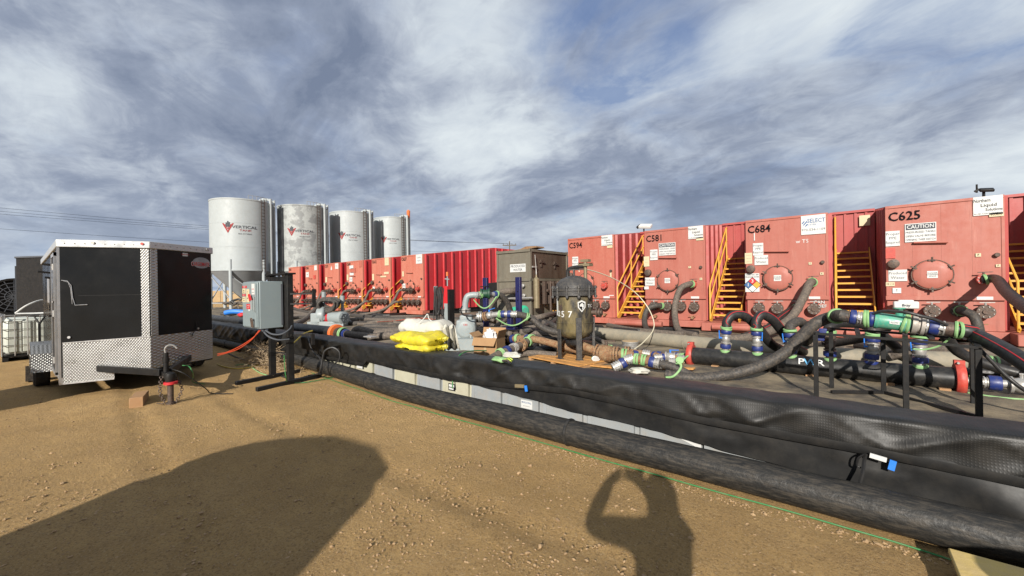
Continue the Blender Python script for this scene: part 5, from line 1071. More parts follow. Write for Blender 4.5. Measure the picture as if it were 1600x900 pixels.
def vpoly(poly, mm, name, az0, zc, R, par=vs_):
    q = []
    for r in (R-0.01, R):
        for (x, z) in poly: a = va+radians(az0)+x/R; q.append((r*sin(a), -r*cos(a), zc+z))
    n = len(poly); return MB().add(q, [tuple(range(n,2*n))]+[(i,(i+1)%n,n+(i+1)%n,n+i) for i in range(n)]).build(name, mm, par)
em = vpoly([(-0.09,0.09),(0,0.13),(0.09,0.09),(0.085,-0.03),(0,-0.13),(-0.085,-0.03)], M_wht, 'shield_emblem', 22, 1.17, RV+0.006)
vpoly([(-0.065,0.065),(0,0.095),(0.065,0.065),(0.06,-0.02),(0,-0.095),(-0.06,-0.02)], M_ink, 'shield_field', 22, 1.17, RV+0.009, em)
vpoly([(-0.05,0.01),(-0.03,0.05),(0.01,0.075),(0.04,0.04),(0.045,-0.01),(0.02,-0.06),(0.0,-0.075),(0.015,-0.02),(-0.02,0.0),(-0.04,-0.01)], M_wht, 'shield_figure', 22, 1.17, RV+0.012, em)
pl_ = vpoly([(-0.05,0.06),(0.05,0.06),(0.05,-0.06),(-0.05,-0.06)], M_dkiron, 'name_plate', -48, 1.14, RV+0.006); vpoly([(-0.03,0.30),(0.03,0.30),(0.03,-0.12),(-0.03,-0.12)], M_wht, 'worn_sticker', -66, 1.08, RV+0.006)
d = V((sin(va+radians(70)),-cos(va+radians(70)),0))
MB().cyl(d*0.05+V((0,0,1.02)), d*(RV+0.22)+V((0,0,1.02)), 0.06, 14).lathe(d*(RV+0.10)+V((0,0,1.02)), d, [(0,0.06),(0,0.11),(0.03,0.11),(0.03,0.07),(0.06,0.07),(0.06,0.11),(0.09,0.11),(0.09,0.05)], 16).build('side_nozzle', M_dkiron, vs_)
MB().cyl((0,0,1.82),(0,0,1.98),0.025,8).bar((-0.12,0,1.98),(0.12,0,1.98),0.03).build('lid_davit', M_vlid, vs_)
MB().tube(smooth([(-0.30,0.25,1.60),(-0.31,0.25,1.92),(-0.25,0.25,2.02),(-0.05,0.25,2.05),(0.10,0.25,2.05)],5),0.045,12).build('vent_hose', M_rubc, vs_)
MB().cyl((0.12,0.30,1.75),(0.12,0.30,2.15),0.04,12).box(-0.02,0.22,2.06,0.26,0.40,2.12).box(0.02,0.25,2.16,0.22,0.38,2.22).build('relief_valve', M_brass, vs_)
p = thing('pallet', 'worn orange brown wooden pallet under the filter vessel', 'pallet', (vx,vy,FZ)); p.rotation_euler = (0,0,radians(-12))
for k in range(7): MB().box(-0.75,-0.72+0.215*k,0.045+0.004*(k%2),0.75,-0.53+0.215*k,0.07+0.004*(k%2)).build('plank', M_org, p, bev=0.003)
for k in (-0.7,0,0.7): MB().box(k-0.04,-0.72,-0.03,k+0.04,0.75,0.045).build('bearer', M_wood, p)
vs_.location.z = 0.09; vs_.scale.z = 0.975
for k, (u, v, l) in enumerate(((842,558,1.0),(862,572,0.8),(930,571,0.9),(1005,567,0.8),(1045,575,0.9))):
    q = P(u, v, Z=0.06); t = MB().obox((0,0,0),(1,0.2*(k-2),0.02),(0,1,0),(0,0,1),l/2,0.07,0.015).build('plank', M_org, bev=0.003); t.location = q
    tag(t, ['loose orange board on the liner left of the vessel','loose brown board in front of the vessel legs','loose board right of the vessel beside rusty valve','thin brown board near the white cloth','tan board lying under the green strap by red clamp'][k], 'board', 'loose boards on the liner')
# rusty pipework at the vessel foot
def pipe_run(label, pts, r, specs, mt=M_rust, name='pipe_run'):
    pts = [V(p) for p in pts]; o = pts[0]; t = thing(name, label, 'pipe', tuple(o)); ps = smooth(pts, 6); MB(o).tube(ps, r, 14).build('pipe', mt, t)
    Ls = [0]
    for a, b in zip(ps, ps[1:]): Ls.append(Ls[-1]+(b-a).length)
    for (s, kind) in specs:
        L = s*Ls[-1]; i = max(0, min(len(ps)-2, next((j for j in range(len(Ls)-1) if Ls[j+1] >= L), len(ps)-2))); k = (L-Ls[i])/max(1e-6, Ls[i+1]-Ls[i]); p = ps[i].lerp(ps[i+1], k); d = (ps[i+1]-ps[i]).normalized()
        if kind == 'c': coupling(t, p, d, r*1.1, 0.16, o=o)
        elif kind == 'b': band(t, p, d, r*1.1, 0.09, M_blu, o=o)
        elif kind == 'g': strap(t, p, d, r*1.1, o, 3)
        elif kind == 'f':
            MB(o).lathe(p-d*0.05, d, [(0,r),(0,r*1.75),(0.035,r*1.75),(0.04,r*1.2),(0.06,r*1.2),(0.065,r*1.75),(0.10,r*1.75),(0.10,r)], 18).build('flange', M_rust, t)
            e1 = d.cross(V((0,0,1))).normalized(); e2 = d.cross(e1)
            for q in range(8): a = q*pi/4; c = p+(e1*cos(a)+e2*sin(a))*r*1.5; MB(o).cyl(c-d*0.07, c+d*0.07, 0.014, 6).build('bolt', M_dkiron, t)
        elif kind == 'v': gate(t, p, d, r*1.05, M_steel, M_blu2, o=o)
        elif kind == 'w': MB(o).lathe(p-d*0.16, d, [(0,r),(0,r*1.6),(0.04,r*1.6),(0.06,r*1.9),(0.16,r*2.05),(0.26,r*1.9),(0.28,r*1.6),(0.32,r*1.6),(0.32,r)], 18).build('valve_body', M_rust, t); MB(o).cyl(p, p+V((0,0,0.26)), 0.03, 8).bar(p+V((0,0,0.26))-d*0.05, p+V((0,0,0.28))+d*0.2, 0.03).build('valve_handle', M_dkiron, t)
    return t
gz = lambda u, v, z=0.18: P(u, v, Z=z)
pipe_run('rusty flanged pipe leaving the vessel foot to the left with blue and green bands', [P(905,548,D=8.9), P(888,543,D=9.1), P(865,537,D=9.3), P(840,531,D=9.5), P(815,529,D=9.9), P(795,530,D=10.2)], 0.082, [(0.22,'f'),(0.62,'g'),(0.68,'b'),(0.85,'g'),(0.93,'b')])
pipe_run('dirty coupled hose end angling down left of the vessel toward gloves', [P(830,531,D=9.7), P(812,540,D=9.2), P(795,547,D=8.8), P(775,556,D=8.5), P(765,562,D=8.3)], 0.085, [(0.12,'g'),(0.3,'f'),(0.5,'c'),(0.66,'b'),(0.78,'g')], M_rubd)
pipe_run('rusty flanged valve pipe right of the vessel foot', [P(905,538,D=8.8), P(925,546,D=8.6), P(945,552,D=8.45), P(965,553,D=8.3), P(990,556,D=8.2), P(1015,562,D=8.2)], 0.088, [(0.30,'f'),(0.42,'w'),(0.56,'f'),(0.66,'g'),(0.80,'b')])
pipe_run('muddy coupling run with green straps behind the front fittings', [P(940,543,D=9.3), P(965,548,D=9.2), P(1000,552,D=9.0), P(1030,556,D=8.8), P(1060,559,D=8.6), P(1078,560,D=8.4)], 0.075, [(0.1,'g'),(0.3,'f'),(0.52,'c'),(0.66,'b'),(0.78,'v'),(0.92,'g')])
t = pipe_run('short tee pipe with blue band feeding the hose below the red clamp', [P(958,575,D=7.6), P(972,568,D=7.6), P(985,561,D=7.6), P(1003,562,D=7.5), P(1020,566,D=7.4), P(1035,569,D=7.3)], 0.075, [(0.08,'c'),(0.22,'b'),(0.36,'c'),(0.5,'g'),(0.64,'g'),(0.80,'b'),(0.92,'c')], M_rust)
hose('grey black hose running from the tee pipe under the big sweeping hose', [P(1030,568,D=7.3), P(1050,573,D=7.2), P(1070,582,D=7.1), P(1088,592,D=6.95), P(1098,600,D=6.8)], 0.075, M_rub)
hose('lime green safety strap draped over the hose below the red clamp', [P(1040,590,D=6.95), P(1052,588,D=6.95), P(1062,578,D=6.95), P(1064,570,D=6.98), P(1058,566,D=7.0)], 0.02, M_grn, n=8)
hose('lime green strap hanging from the left side of the red end clamp', [P(1075,556,D=8.1), P(1067,562,D=8.0), P(1056,569,D=7.9), P(1040,575,D=7.9)], 0.018, M_grn, n=8)
# bucket, cloths, gloves
q = P(985,552,Z=FZ); t = thing('bucket', 'galvanised bucket with stained lid behind the rusty valves', 'bucket', tuple(q)); MB().lathe((0,0,0),(0,0,1),[(0,0.15),(0.26,0.19),(0.27,0.20),(0.29,0.20),(0.29,0.18)],24).build('shell', M_steel, t); MB().cyl((0,0,0.291),(0,0,0.30),0.19,24).build('lid', M_tan, t); MB().torus((0,0,0.18),(0,0,1),0.18,0.006,24,5).build('hoop', M_steel, t)
def blob(name, label, cat, c, sx, sy, sz, mt, seed, amp=0.3, n=18, m=10, group=None):
    vs = []; fs = []; c = V(c)
    for j in range(m+1):
        th = pi*j/m
        for i in range(n):
            ph = 2*pi*i/n; d = V((sin(th)*cos(ph), sin(th)*sin(ph), cos(th))); k = 1+amp*noise.noise(d*1.8+V((seed,0,0)))+amp*0.5*noise.noise(d*4+V((0,seed,0)))
            vs.append((d.x*sx*k, d.y*sy*k, max(-sz*0.8, d.z*sz*k)))
    for j in range(m):
        for i in range(n): fs.append((j*n+i, j*n+(i+1)%n, (j+1)*n+(i+1)%n, (j+1)*n+i))
    o = MB().add(vs, fs).build(name, mt, sharp=60); o.location = c; return tag(o, label, cat, group)
blob('white_cloth', 'crumpled white cloth on the liner edge below the tee pipe', 'cloth', P(997,579,D=7.3), 0.20, 0.14, 0.05, M_wbag, 3, 0.5)
blob('white_cloth', 'small white rag beside the yellow green gloves', 'cloth', P(800,555,D=8.1), 0.22, 0.13, 0.06, M_wbag, 8, 0.5)
gl = thing('work_gloves', 'yellow green work glove lying on the liner edge', 'gloves', tuple(P(782,562,Z=0.70)))
blob('palm', 'x', 'x', (0,0,0), 0.14, 0.08, 0.035, M_grn, 2, 0.4)
g_ = bpy.data.objects['palm']; del g_['label']; del g_['category']; g_.parent = gl
for k in range(5): MB().tube([(0.08-0.02*k,-0.05+0.025*k,0.0),(0.18-0.015*k,-0.07+0.035*k,0.02),(0.23-0.02*k,-0.08+0.04*k,0.0)],0.016,8).build('finger', mat('hi vis yellow green', (0.5,0.65,0.05),0.7) if k % 2 else M_rub, gl)
# ------------------------------------------------------------------ brown steel box
bx = thing('gas_buster_box', 'tall oily brown steel box with produced water sign', 'box', (-10.35,14.0,0)); bo = V((-10.35,14.0,0))
X0b, X1b, Y0b, Y1b = -12.15, -10.33, 14.0, 17.0; ZTb = 3.27
MB(bo).box(X0b,Y0b,0.25,X1b,Y1b,ZTb).build('body', M_brown, bx, bev=0.01)
MB(bo).box(X1b+0.001,Y0b+0.09,2.05,X1b+0.02,Y1b-0.05,ZTb-0.14).build('side_panel', M_brown2, bx)
for (x, y) in ((X1b-0.03,Y0b-0.03),(X0b-0.05,Y0b-0.03),(X1b-0.03,Y1b-0.05)): MB(bo).box(x,y,0.0,x+0.10,y+0.10,ZTb+0.06).build('corner_post', M_brown, bx)
for z in (ZTb-0.08,1.92): MB(bo).box(X0b-0.05,Y0b-0.06,z,X1b+0.07,Y0b-0.005,z+0.11).box(X1b+0.021,Y0b+0.08,z,X1b+0.075,Y1b,z+0.11).build('rail', M_brown, bx)
MB(bo).box(X0b-0.05,Y0b-0.05,0.05,X1b+0.07,Y1b,0.25).build('base', M_blk, bx)
s = MB(bo).box(-11.42,Y0b-0.012,2.33,-10.55,Y0b-0.002,2.68).build('sign', M_wht, bx); 
text(s, 'PRODUCED', 0.15, (-10.98+10.35,-0.016,2.58), M_inkg, bold=True); text(s, 'WATER', 0.15, (-10.98+10.35,-0.016,2.42), M_inkg, bold=True)
MB(bo).cyl((X1b+0.25,Y0b+0.12,0.75),(X1b+0.25,Y0b+0.12,1.98),0.135,18).lathe((X1b+0.25,Y0b+0.12,1.98),(0,0,1),[(0,0.135),(0.06,0.10),(0.10,0.04),(0.2,0.03)],14).build('gas_bottle', M_brass, bx)
for (z, y) in ((2.75,14.8),(2.70,15.9)): MB(bo).bar((X1b+0.05,y,z+0.12),(X1b+0.05,y,z-0.2),0.08,0.05).bar((X1b+0.07,y-0.15,z),(X1b+0.07,y+0.25,z),0.06,0.05).build('latch', M_dkiron, bx)
MB(bo).tube(smooth([(X1b+0.14,Y0b+0.2,3.05),(X1b+0.14,Y0b+0.25,2.6),(X1b+0.16,Y0b+0.25,2.3),(X1b+0.22,Y0b+0.15,2.0)],5),0.02,8).build('gas_line', M_steel, bx)
MB(bo).box(X1b+0.02,Y0b+0.05,2.5,X1b+0.14,Y0b+0.35,2.56).build('bracket', M_steel, bx)
MB(bo).bar((X0b+0.1,Y0b-0.03,1.05),(X1b,Y0b-0.03,1.05),0.04).build('rail', M_dkiron, bx)
MB(bo).cyl((X0b+0.3,Y0b-0.25,1.15),(X1b+0.3,Y0b-0.25,1.20),0.045,10).cyl((-11.55,Y0b-0.25,1.15),(-11.55,Y0b,1.15),0.045,10).build('water_line', M_steel, bx)
MB(bo).lathe((-11.0,Y0b,1.48),(0,-1,0),[(0,0.10),(0.1,0.10),(0.1,0.19),(0.15,0.19),(0.15,0.1),(0.2,0.1)],18).build('flange', M_dkiron, bx)
for (x, z) in ((-10.62,1.72),(-10.58,1.3)): MB(bo).lathe((x,Y0b,z),(0,-1,0),[(0,0.04),(0.1,0.04),(0.1,0.08),(0.16,0.08),(0.18,0.03)],12).build('small_valve', M_steel, bx)
pt_ = MB(bo); 
for k in range(4): pt_.box(X1b+0.15,14.7+0.35*k,0.9,X1b+0.30,14.85+0.35*k,1.9)
pt_.cyl((X1b+0.4,14.7,1.5),(X1b+0.4,16.1,1.55),0.06,10).cyl((X1b+0.45,14.9,0.6),(X1b+0.45,14.9,1.9),0.05,10).cyl((X1b+0.45,15.5,0.6),(X1b+0.45,15.5,1.9),0.05,10); setting(pt_.build('pipe_cluster', M_dkiron, bx), 'stuff')
t = tag(MB().prism([(-11.9,3.32),(-11.1,3.36),(-10.75,3.46),(-10.2,3.44),(-10.15,3.38),(-11.0,3.32)],1,14.3,14.9).build('loose_board', M_rust), 'orange brown board lying on top of the brown steel box', 'board')
hd = thing('dark_hood', 'dark rounded hood on the left of the brown steel box', 'hood', (-12.6,14.2,0)); MB().prism([(-0.95,0.0),(-0.95,1.2),(-0.75,1.62),(-0.35,1.88),(0.35,1.92),(0.40,0.0)],1,0,1.0).build('shell', M_blk, hd, bev=0.03)
MB().lathe((-0.3,-0.02,1.0),(0,-1,0),[(0,0.2),(0.05,0.25),(0.09,0.1)],18).build('intake', M_dkiron, hd)
hose('thick brown hose bending from the brown box flange to the floor', [V((-11.0,13.8,1.48)), V((-11.05,13.5,1.50)), V((-11.4,13.3,1.42)), V((-11.75,13.1,1.0)), V((-11.9,12.8,0.5)), V((-12.2,12.2,0.15)), V((-12.8,11.5,0.12))], 0.14, M_rubd, n=14)
# green motor
q = P(810,486,D=13.5); t = thing('green_motor', 'small green electric motor behind the blue post', 'motor', tuple(q)); d = V((0.95,-0.3,0)).normalized()
MB().lathe(-d*0.32,d,[(0,0.05),(0.02,0.13),(0.25,0.16),(0.50,0.17),(0.52,0.20),(0.66,0.20),(0.70,0.14),(0.70,0.02)],20).build('casing', M_grnp if False else mat('bright green motor paint',(0.03,0.36,0.2),0.4), t); MB().box(-0.3,-0.2,-0.42,0.3,0.2,-0.18).build('foot', M_dkiron, t); MB().lathe(d*0.385,d,[(0,0.12),(0.01,0.12),(0.01,0.01)],16).build('fan_cover', M_grnp, t)
# blue posts
for (u, v0, v1, D, lb) in ((758.5,434,489,12.6,'dark blue steel post left of the hose line from the grey pump'), (810,433,492,11.6,'dark blue steel post in front of the brown steel box')):
    a = P(u, v0, D=D); t = thing('blue_post', lb, 'post', (a.x,a.y,FZ), 'dark blue steel posts'); MB().box(-0.085,-0.05,0,0.085,0.05,a.z-FZ).build('shaft', M_navy, t, bev=0.01); MB().box(-0.16,-0.16,0,0.16,0.16,0.03).build('foot_plate', M_navy, t)
    for k in range(5): MB().cyl((0,-0.052,0.5+0.25*k),(0,-0.048,0.5+0.25*k),0.02,8).build('pin_hole', M_ink, t)
# ------------------------------------------------------------------ grey trash pump in the middle
pc = P(730,512,D=11.0); po = V((pc.x,pc.y,FZ)); pm = thing('grey_pump', 'grey cast centrifugal pump on a low steel skid beside cardboard box', 'pump', tuple(po))
cr, cf = _R.copy(), _F.copy(); cr.z = 0
def pp(u, v, D=11.0): return P(u, v, D=D)-po
def ln(a, b, r, n=14, o=None): return MB().cyl(a, b, r, n)
c = pp(729,513); 
MB().lathe(c-cf*0.28, cf, [(0,0.10),(0.02,0.24),(0.10,0.28),(0.42,0.28),(0.5,0.2),(0.52,0.1)], 28).obox(c+V((0,0,-0.10)),(cr),(cf),(0,0,1),0.255,0.22,0.34).obox(c+V((0,0,0.27)),(cr),(cf),(0,0,1),0.17,0.16,0.10).build('volute', M_gry, pm, bev=0.045)
MB().obox(c+cf*-0.225+V((0,0,-0.02)),cr,cf,(0,0,1),0.10,0.012,0.06).build('cover_plate', M_gry, pm, bev=0.004)
MB().obox(c+cf*-0.225+cr*0.14+V((0,0,-0.22)),cr,cf,(0,0,1),0.022,0.05,0.16).obox(c+cf*-0.225-cr*0.1+V((0,0,-0.40)),cr,cf,(0,0,1),0.20,0.05,0.04).build('rib', M_gry, pm)
MB().tube(smooth([pp(727,487),pp(727,478),pp(728,470),pp(731,463),pp(739,461),pp(747,461)],4),0.085,14).build('outlet_elbow', M_gry, pm)
MB().lathe(pp(727,488),(0,0,1),[(0,0.15),(0.04,0.15),(0.04,0.09),(0.06,0.09),(0.06,0.15),(0.10,0.15),(0.10,0.08)],18).build('outlet_flange', M_steel, pm)
MB().cyl(pp(744,494),pp(758,496),0.09,14).lathe(pp(748,495),cr,[(0,0.15),(0.03,0.15),(0.03,0.1),(0.05,0.1),(0.05,0.15),(0.08,0.15)],16).build('inlet_flange', M_steel, pm)
MB().cyl(c+cf*0.2,c+cf*0.75,0.11,16).obox(c+cf*0.65+V((0,0,-0.2)),cr,cf,(0,0,1),0.12,0.2,0.12).build('bearing_frame', M_gry, pm)
MB().cyl(pp(714,515),pp(722,515),0.09,16).build('side_port', M_steel, pm)
zs = 0.30
MB().obox(V((c.x,c.y,zs-0.03))+cr*-0.12,cr,cf,(0,0,1),0.42,0.55,0.03).build('skid_deck', M_gry, pm)
MB().obox(V((c.x,c.y,zs-0.18))-cf*0.55-cr*0.12,cr,cf,(0,0,1),0.42,0.02,0.12).obox(V((c.x,c.y,zs-0.18))+cf*0.5-cr*0.12,cr,cf,(0,0,1),0.42,0.02,0.12).build('skid_beam', M_gry, pm)
MB().obox(V((c.x,c.y,zs-0.17))-cf*0.572-cr*0.30,cr,cf,(0,0,1),0.12,0.004,0.06).build('fork_pocket', M_ink, pm)
for (u, v) in ((724,535),(738,534)): MB().obox(pp(u,v)-cf*0.2,cr,cf,(0,0,1),0.07,0.03,0.07).build('foot', M_gry, pm, bev=0.008)
MB().tube(smooth([pp(722,478,10.6),pp(720,485,10.5),pp(724,492,10.4),pp(735,494,10.4),pp(745,493,10.4)],5),0.02,8).build('flush_hose', M_blk, pm)
text(pm, 'CRI', 0.07, c-cf*0.29+V((0,0,0.12)), M_inkr, rot=(pi/2,0,TH))
# discharge line, upper and lower
t = pipe_run('upper discharge line with blue bands and dark valve right of the grey pump', [P(744,461.5,D=11.0), P(758,461,D=11.2), P(775,460,D=11.4)], 0.07, [(0.06,'c'),(0.2,'g'),(0.38,'b'),(0.58,'c'),(0.96,'b')], M_steel, 'discharge_line')
q = P(758,459,D=11.15); t = thing('dark_valve', 'dark green valve with top wheel on the upper discharge line', 'valve', tuple(q)); MB().lathe(-cr*0.13,cr,[(0,0.09),(0,0.15),(0.05,0.15),(0.07,0.11),(0.19,0.11),(0.21,0.15),(0.26,0.15),(0.26,0.09)],18).build('valve_body', mat('very dark green',(0.01,0.05,0.025),0.5), t); MB().cyl((0,0,0.1),(0,0,0.22),0.03,8).torus((0,0,0.2),(0,0,1),0.12,0.014,20,6).build('handwheel', M_blk, t)
hose('dark hose from the upper discharge line curving down in front of the box', [P(775,460,D=11.4), P(784,463,D=11.5), P(792,472,D=11.6), P(797,485,D=11.7), P(800,500,D=11.8), P(803,512,D=12)], 0.085, M_rub, straps=(0.03,), n=14)
pipe_run('lower suction line of pale pipe with blue bands beside the grey pump', [P(757,495,D=10.9), P(770,492,D=10.8), P(785,491,D=10.7), P(808,491,D=10.6)], 0.075, [(0.05,'f'),(0.16,'v'),(0.50,'g'),(0.60,'b'),(0.78,'b'),(0.92,'c')], M_steel, 'suction_line')
hose('black hose running right from the lower suction line into the hose pile', [P(806,491,D=10.6), P(818,493,D=10.6), P(832,499,D=10.6), P(845,510,D=10.5), P(860,517,D=10.4), P(882,521,D=10.3)], 0.085, M_rub, straps=(0.3,), n=14)
for k, (a, b, D) in enumerate((((740,468),(776,463),11.0),((775,497),(828,494),10.4))):
    m_ = [P(a[0]+(b[0]-a[0])*i/6, a[1]+(b[1]-a[1])*i/6+(16 if k == 0 else 13)*sin(pi*i/6), D=D) for i in range(7)]
    tag(MB().tube(smooth(m_,4),0.018,6).build('whip_strap', M_grn), ('pale green strap sagging below the upper discharge line','pale green strap sagging below the lower suction line')[k], 'strap', 'pale green straps under the pump lines')
t = thing('pipe_bracket', 'navy pipe stand bracket under the lower suction line', 'bracket', tuple(P(797,498,D=10.7))); MB().box(-0.07,-0.05,-0.25,0.07,0.05,0.1).box(-0.2,-0.08,-0.28,0.2,0.08,-0.22).build('bracket', M_navy, t, bev=0.01)
# cable stand with red and grey post
q = P(700,500,D=12.0); t = thing('cable_post', 'grey post with red upper band and thin mast', 'post', (q.x,q.y,FZ))
zt = P(698,447,D=12.0).z; zb = FZ
MB((0,0,FZ)).box(-0.085,-0.07,FZ,0.085,0.07,P(700,474,D=12.0).z).build('post', M_gry, t); MB((0,0,FZ)).prism([(-0.11,zt),(0.06,zt),(0.085,P(700,474,D=12.0).z),(-0.085,P(700,474,D=12.0).z)],1,-0.072,0.072).build('red_band', M_inkr, t)
MB((0,0,FZ)).cyl((0,0,zt),(0,0,zt+0.42),0.018,6).bar((-0.1,0,zt+0.22),(0.08,0,zt+0.20),0.03).build('mast', M_gry, t); MB((0,0,FZ)).cyl((0,0,zt+0.30),(0,0,zt+0.42),0.035,8).build('mast_tip', M_orng, t)
MB((0,0,FZ)).box(0.1,-0.1,0.2,0.18,0.1,zt-0.1).build('dark_channel', M_blk, t)
cb_ = thing('hanging_cable', 'bundle of black cable hanging in loops left of the red and grey post', 'cable', tuple(P(688,450,D=12.0)))
for k in range(9):
    x0 = -0.16+0.03*k+jit(.02); dz = 0.75+0.35*random.random(); w = 0.10+jit(.04)
    MB().tube(smooth([cr*(x0)+V((0,0,0.02+jit(.03))), cr*(x0-w*0.5)+V((0,jit(.05),-dz*0.5)), cr*(x0+jit(.03))+V((0,jit(.05),-dz)), cr*(x0+w*0.8)+V((0,jit(.05),-dz*0.5)), cr*(x0+w*0.5+0.03)+V((0,0,0.03+jit(.03)))],5),0.018,7).build('loop', M_rubc, cb_)
MB().tube(smooth([cr*-0.16,cr*-0.2+V((0,0,-0.6)),cr*-0.22+V((0,0,-1.0)),cr*-0.33+V((0,0,-1.25))],4),0.016,6).build('tail', M_rubc, cb_); MB().box(-0.24,-0.05,-0.25,-0.19,0.05,0.06).build('hook', M_gry, cb_)
# ------------------------------------------------------------------ cardboard box with plastic
q = P(765,540,D=9.6); t = thing('cardboard_box', 'open cardboard box with clear plastic bag beside the grey pump', 'box', (q.x,q.y,FZ)); t.rotation_euler = (0,0,radians(16))
hx, hy, hh = 0.30, 0.24, 0.46
for (x0,y0,x1,y1) in ((-hx,-hy,hx,-hy+0.008),(-hx,hy-0.008,hx,hy),(-hx,-hy,-hx+0.008,hy),(hx-0.008,-hy,hx,hy)): MB().box(x0,y0,0,x1,y1,hh).build('wall', M_card, t)
MB().box(-hx,-hy,0,hx,hy,0.008).build('base', M_card, t)
for a, b, c_, d_ in (((-hx,hy,hh),(hx,hy,hh),(hx,hy+0.06,hh+0.19),(-hx,hy+0.06,hh+0.19)),((-hx,-hy,hh),(hx,-hy,hh),(hx-0.02,-hy-0.13,hh-0.17),(-hx+0.02,-hy-0.13,hh-0.17)),((-hx,-hy,hh),(-hx,hy,hh),(-hx-0.12,hy,hh+0.10),(-hx-0.12,-hy,hh+0.10)),((hx,-hy,hh),(hx,hy,hh),(hx+0.05,hy,hh+0.17),(hx+0.05,-hy,hh+0.17))):
    n_ = (V(b)-V(a)).cross(V(d_)-V(a)).normalized()*0.006; MB().add([V(x)+n_*s for s in (0,1) for x in (a,b,c_,d_)],[(3,2,1,0),(4,5,6,7),(0,1,5,4),(1,2,6,5),(2,3,7,6),(3,0,4,7)]).build('flap', M_card, t)
MB().box(-0.03,-hy-0.002,0.0,0.03,-hy,hh).build('tape', M_tan, t)
blob('plastic_bag', 'clear crumpled plastic bag sticking out of the cardboard box', 'bag', q*1.0+V((0,0,0)), 0.15, 0.12, 0.15, M_plas, 5, 0.55, 30, 20).location = (q.x+0.02,q.y,0.50)
# ------------------------------------------------------------------ sacks on the wall top
def sack(label, c, L, Wd, H, mt, seed, group=None, rz=0.0, ruffle=True, cat='sack'):
    n, m = 44, 22; vs = []; fs = []
    for i in range(n+1):
        t = i/n; x = (t-0.5)*L; e = min(1, (0.5-abs(t-0.5))*2/0.30); e = sqrt(max(0, 1-(1-e)**2)); e = max(e, 0.06)
        for j in range(m):
            a = 2*pi*j/m; cy = cos(a); cz = sin(a); sy = (abs(cy)**0.8)*(1 if cy > 0 else -1)*Wd/2*(0.80+0.20*e); szz = (abs(cz)**0.9)*(1 if cz > 0 else -1)*H/2*e
            k = noise.noise(V((x*4, cos(a)*1.2, sin(a)+seed)))*0.06+noise.noise(V((x*12, cos(a)*4, sin(a)*3+seed)))*0.025-0.02*max(0, 1-abs(noise.noise(V((x*4+cos(a), sin(a)*1.5, seed+9))))*8)
            vs.append((x, sy*(1+k*0.6), max(-H*0.42, szz+k*e)))
    for i in range(n):
        for j in range(m): fs.append((i*m+j, i*m+(j+1)%m, (i+1)*m+(j+1)%m, (i+1)*m+j))
    fs += [tuple(range(m))[::-1], tuple(n*m+j for j in range(m))]
    o = MB().add(vs, fs).build('sack', mt, sharp=60); o.location = c; o.rotation_euler = (0,0,rz); tag(o, label, cat, group)
    if ruffle:
        mb = MB(); q = []
        for k in range(17):
            a = -Wd*0.22+Wd*0.44*k/16; q += [(L/2-0.015,a*0.7,0.015*(-1)**k), (L/2+0.05,a*1.3,0.03*(-1)**k+0.01*sin(k))]
        mb.add(q, [(2*k,2*k+2,2*k+3,2*k+1) for k in range(16)]).build('tied_end', mt, o)
    return o
YS = 4.36; sc_ = P(658,538,Y=YS)
sack('bulging yellow sack, upper one of two, on the wall top', (P(655,529,Y=YS).x, YS, P(655,528,Y=YS).z), 0.98, 0.55, 0.215, M_ybag, 1, 'yellow sacks on the wall top', 0.05)
sack('yellow sack, lower one of two, lying flat on the black liner', (P(659,540,Y=YS).x, YS-0.01, P(659,540.5,Y=YS).z), 0.90, 0.50, 0.15, M_ybag, 9, 'yellow sacks on the wall top', 0.02)
sack('white woven sack slumped behind and on top of the yellow sacks', (P(662,514,Y=YS+0.35).x, YS+0.42, P(662,512,Y=YS+0.4).z), 1.05, 0.5, 0.30, M_wbag, 14, None, 0.12, False)
ob = MB(); pts_ = []
W_ = 9
for i in range(W_):
    for j in range(8):
        u = 690+i*2.6+j*1.2; v = 508+j*5.4+(2*sin(i*1.7)); pts_.append(P(u, v, D=6.95+0.08*sin(i*1.9+j*0.5)+0.02*j))
ob.add(pts_, [(i*8+j,(i+1)*8+j,(i+1)*8+j+1,i*8+j+1) for i in range(W_-1) for j in range(7)])
o = ob.build('white_tarp', M_wbag, fix=False, sharp=70); so2 = o.modifiers.new('thick','SOLIDIFY'); so2.thickness = 0.006; tag(o, 'white woven sheet hanging in folds right of the yellow sacks', 'sheet')
hose('white cord looped up from the white woven sack', [P(655,505,D=7.2),P(663,497,D=7.2),P(668,491,D=7.2),P(672,500,D=7.2),P(690,508,D=7.2)], 0.008, M_wht, n=6)
tag(MB().obox(P(578,526,Z=0.70),(1,0,0),(0,1,0),(0,0,1),0.13,0.07,0.012).build('marker_plate', M_steel, bev=0.004), 'small pale metal plate lying on the wall top left of the sacks', 'plate')
# ------------------------------------------------------------------ left: black manifold pipe with orange clamp, motor pump, hose rack
q1 = P(525,520,Y=5.3); t = thing('black_pipe', 'black plastic pipe with orange red end clamp on the wall top at left', 'pipe', (q1.x,5.3,q1.z)); o_ = V((q1.x,5.3,q1.z))
MB(o_).cyl((q1.x-18,5.3,q1.z),(q1.x,5.3,q1.z),0.155,24).build('pipe', M_bpipe, t); MB(o_).lathe((q1.x-0.05,5.3,q1.z),(1,0,0),[(0,0.15),(0,0.21),(0.03,0.225),(0.10,0.225),(0.13,0.21),(0.13,0.15)],26).build('end_clamp', M_orng, t)
coupling(t,(q1.x+0.22,5.3,q1.z),(1,0,0),0.13,0.2,M_dkiron,o=o_); strap(t,(q1.x+0.36,5.3,q1.z),(1,0.1,0),0.13,o_,3); band(t,(q1.x+0.5,5.3,q1.z),(1,0,0),0.10,0.1,M_blu,o=o_)
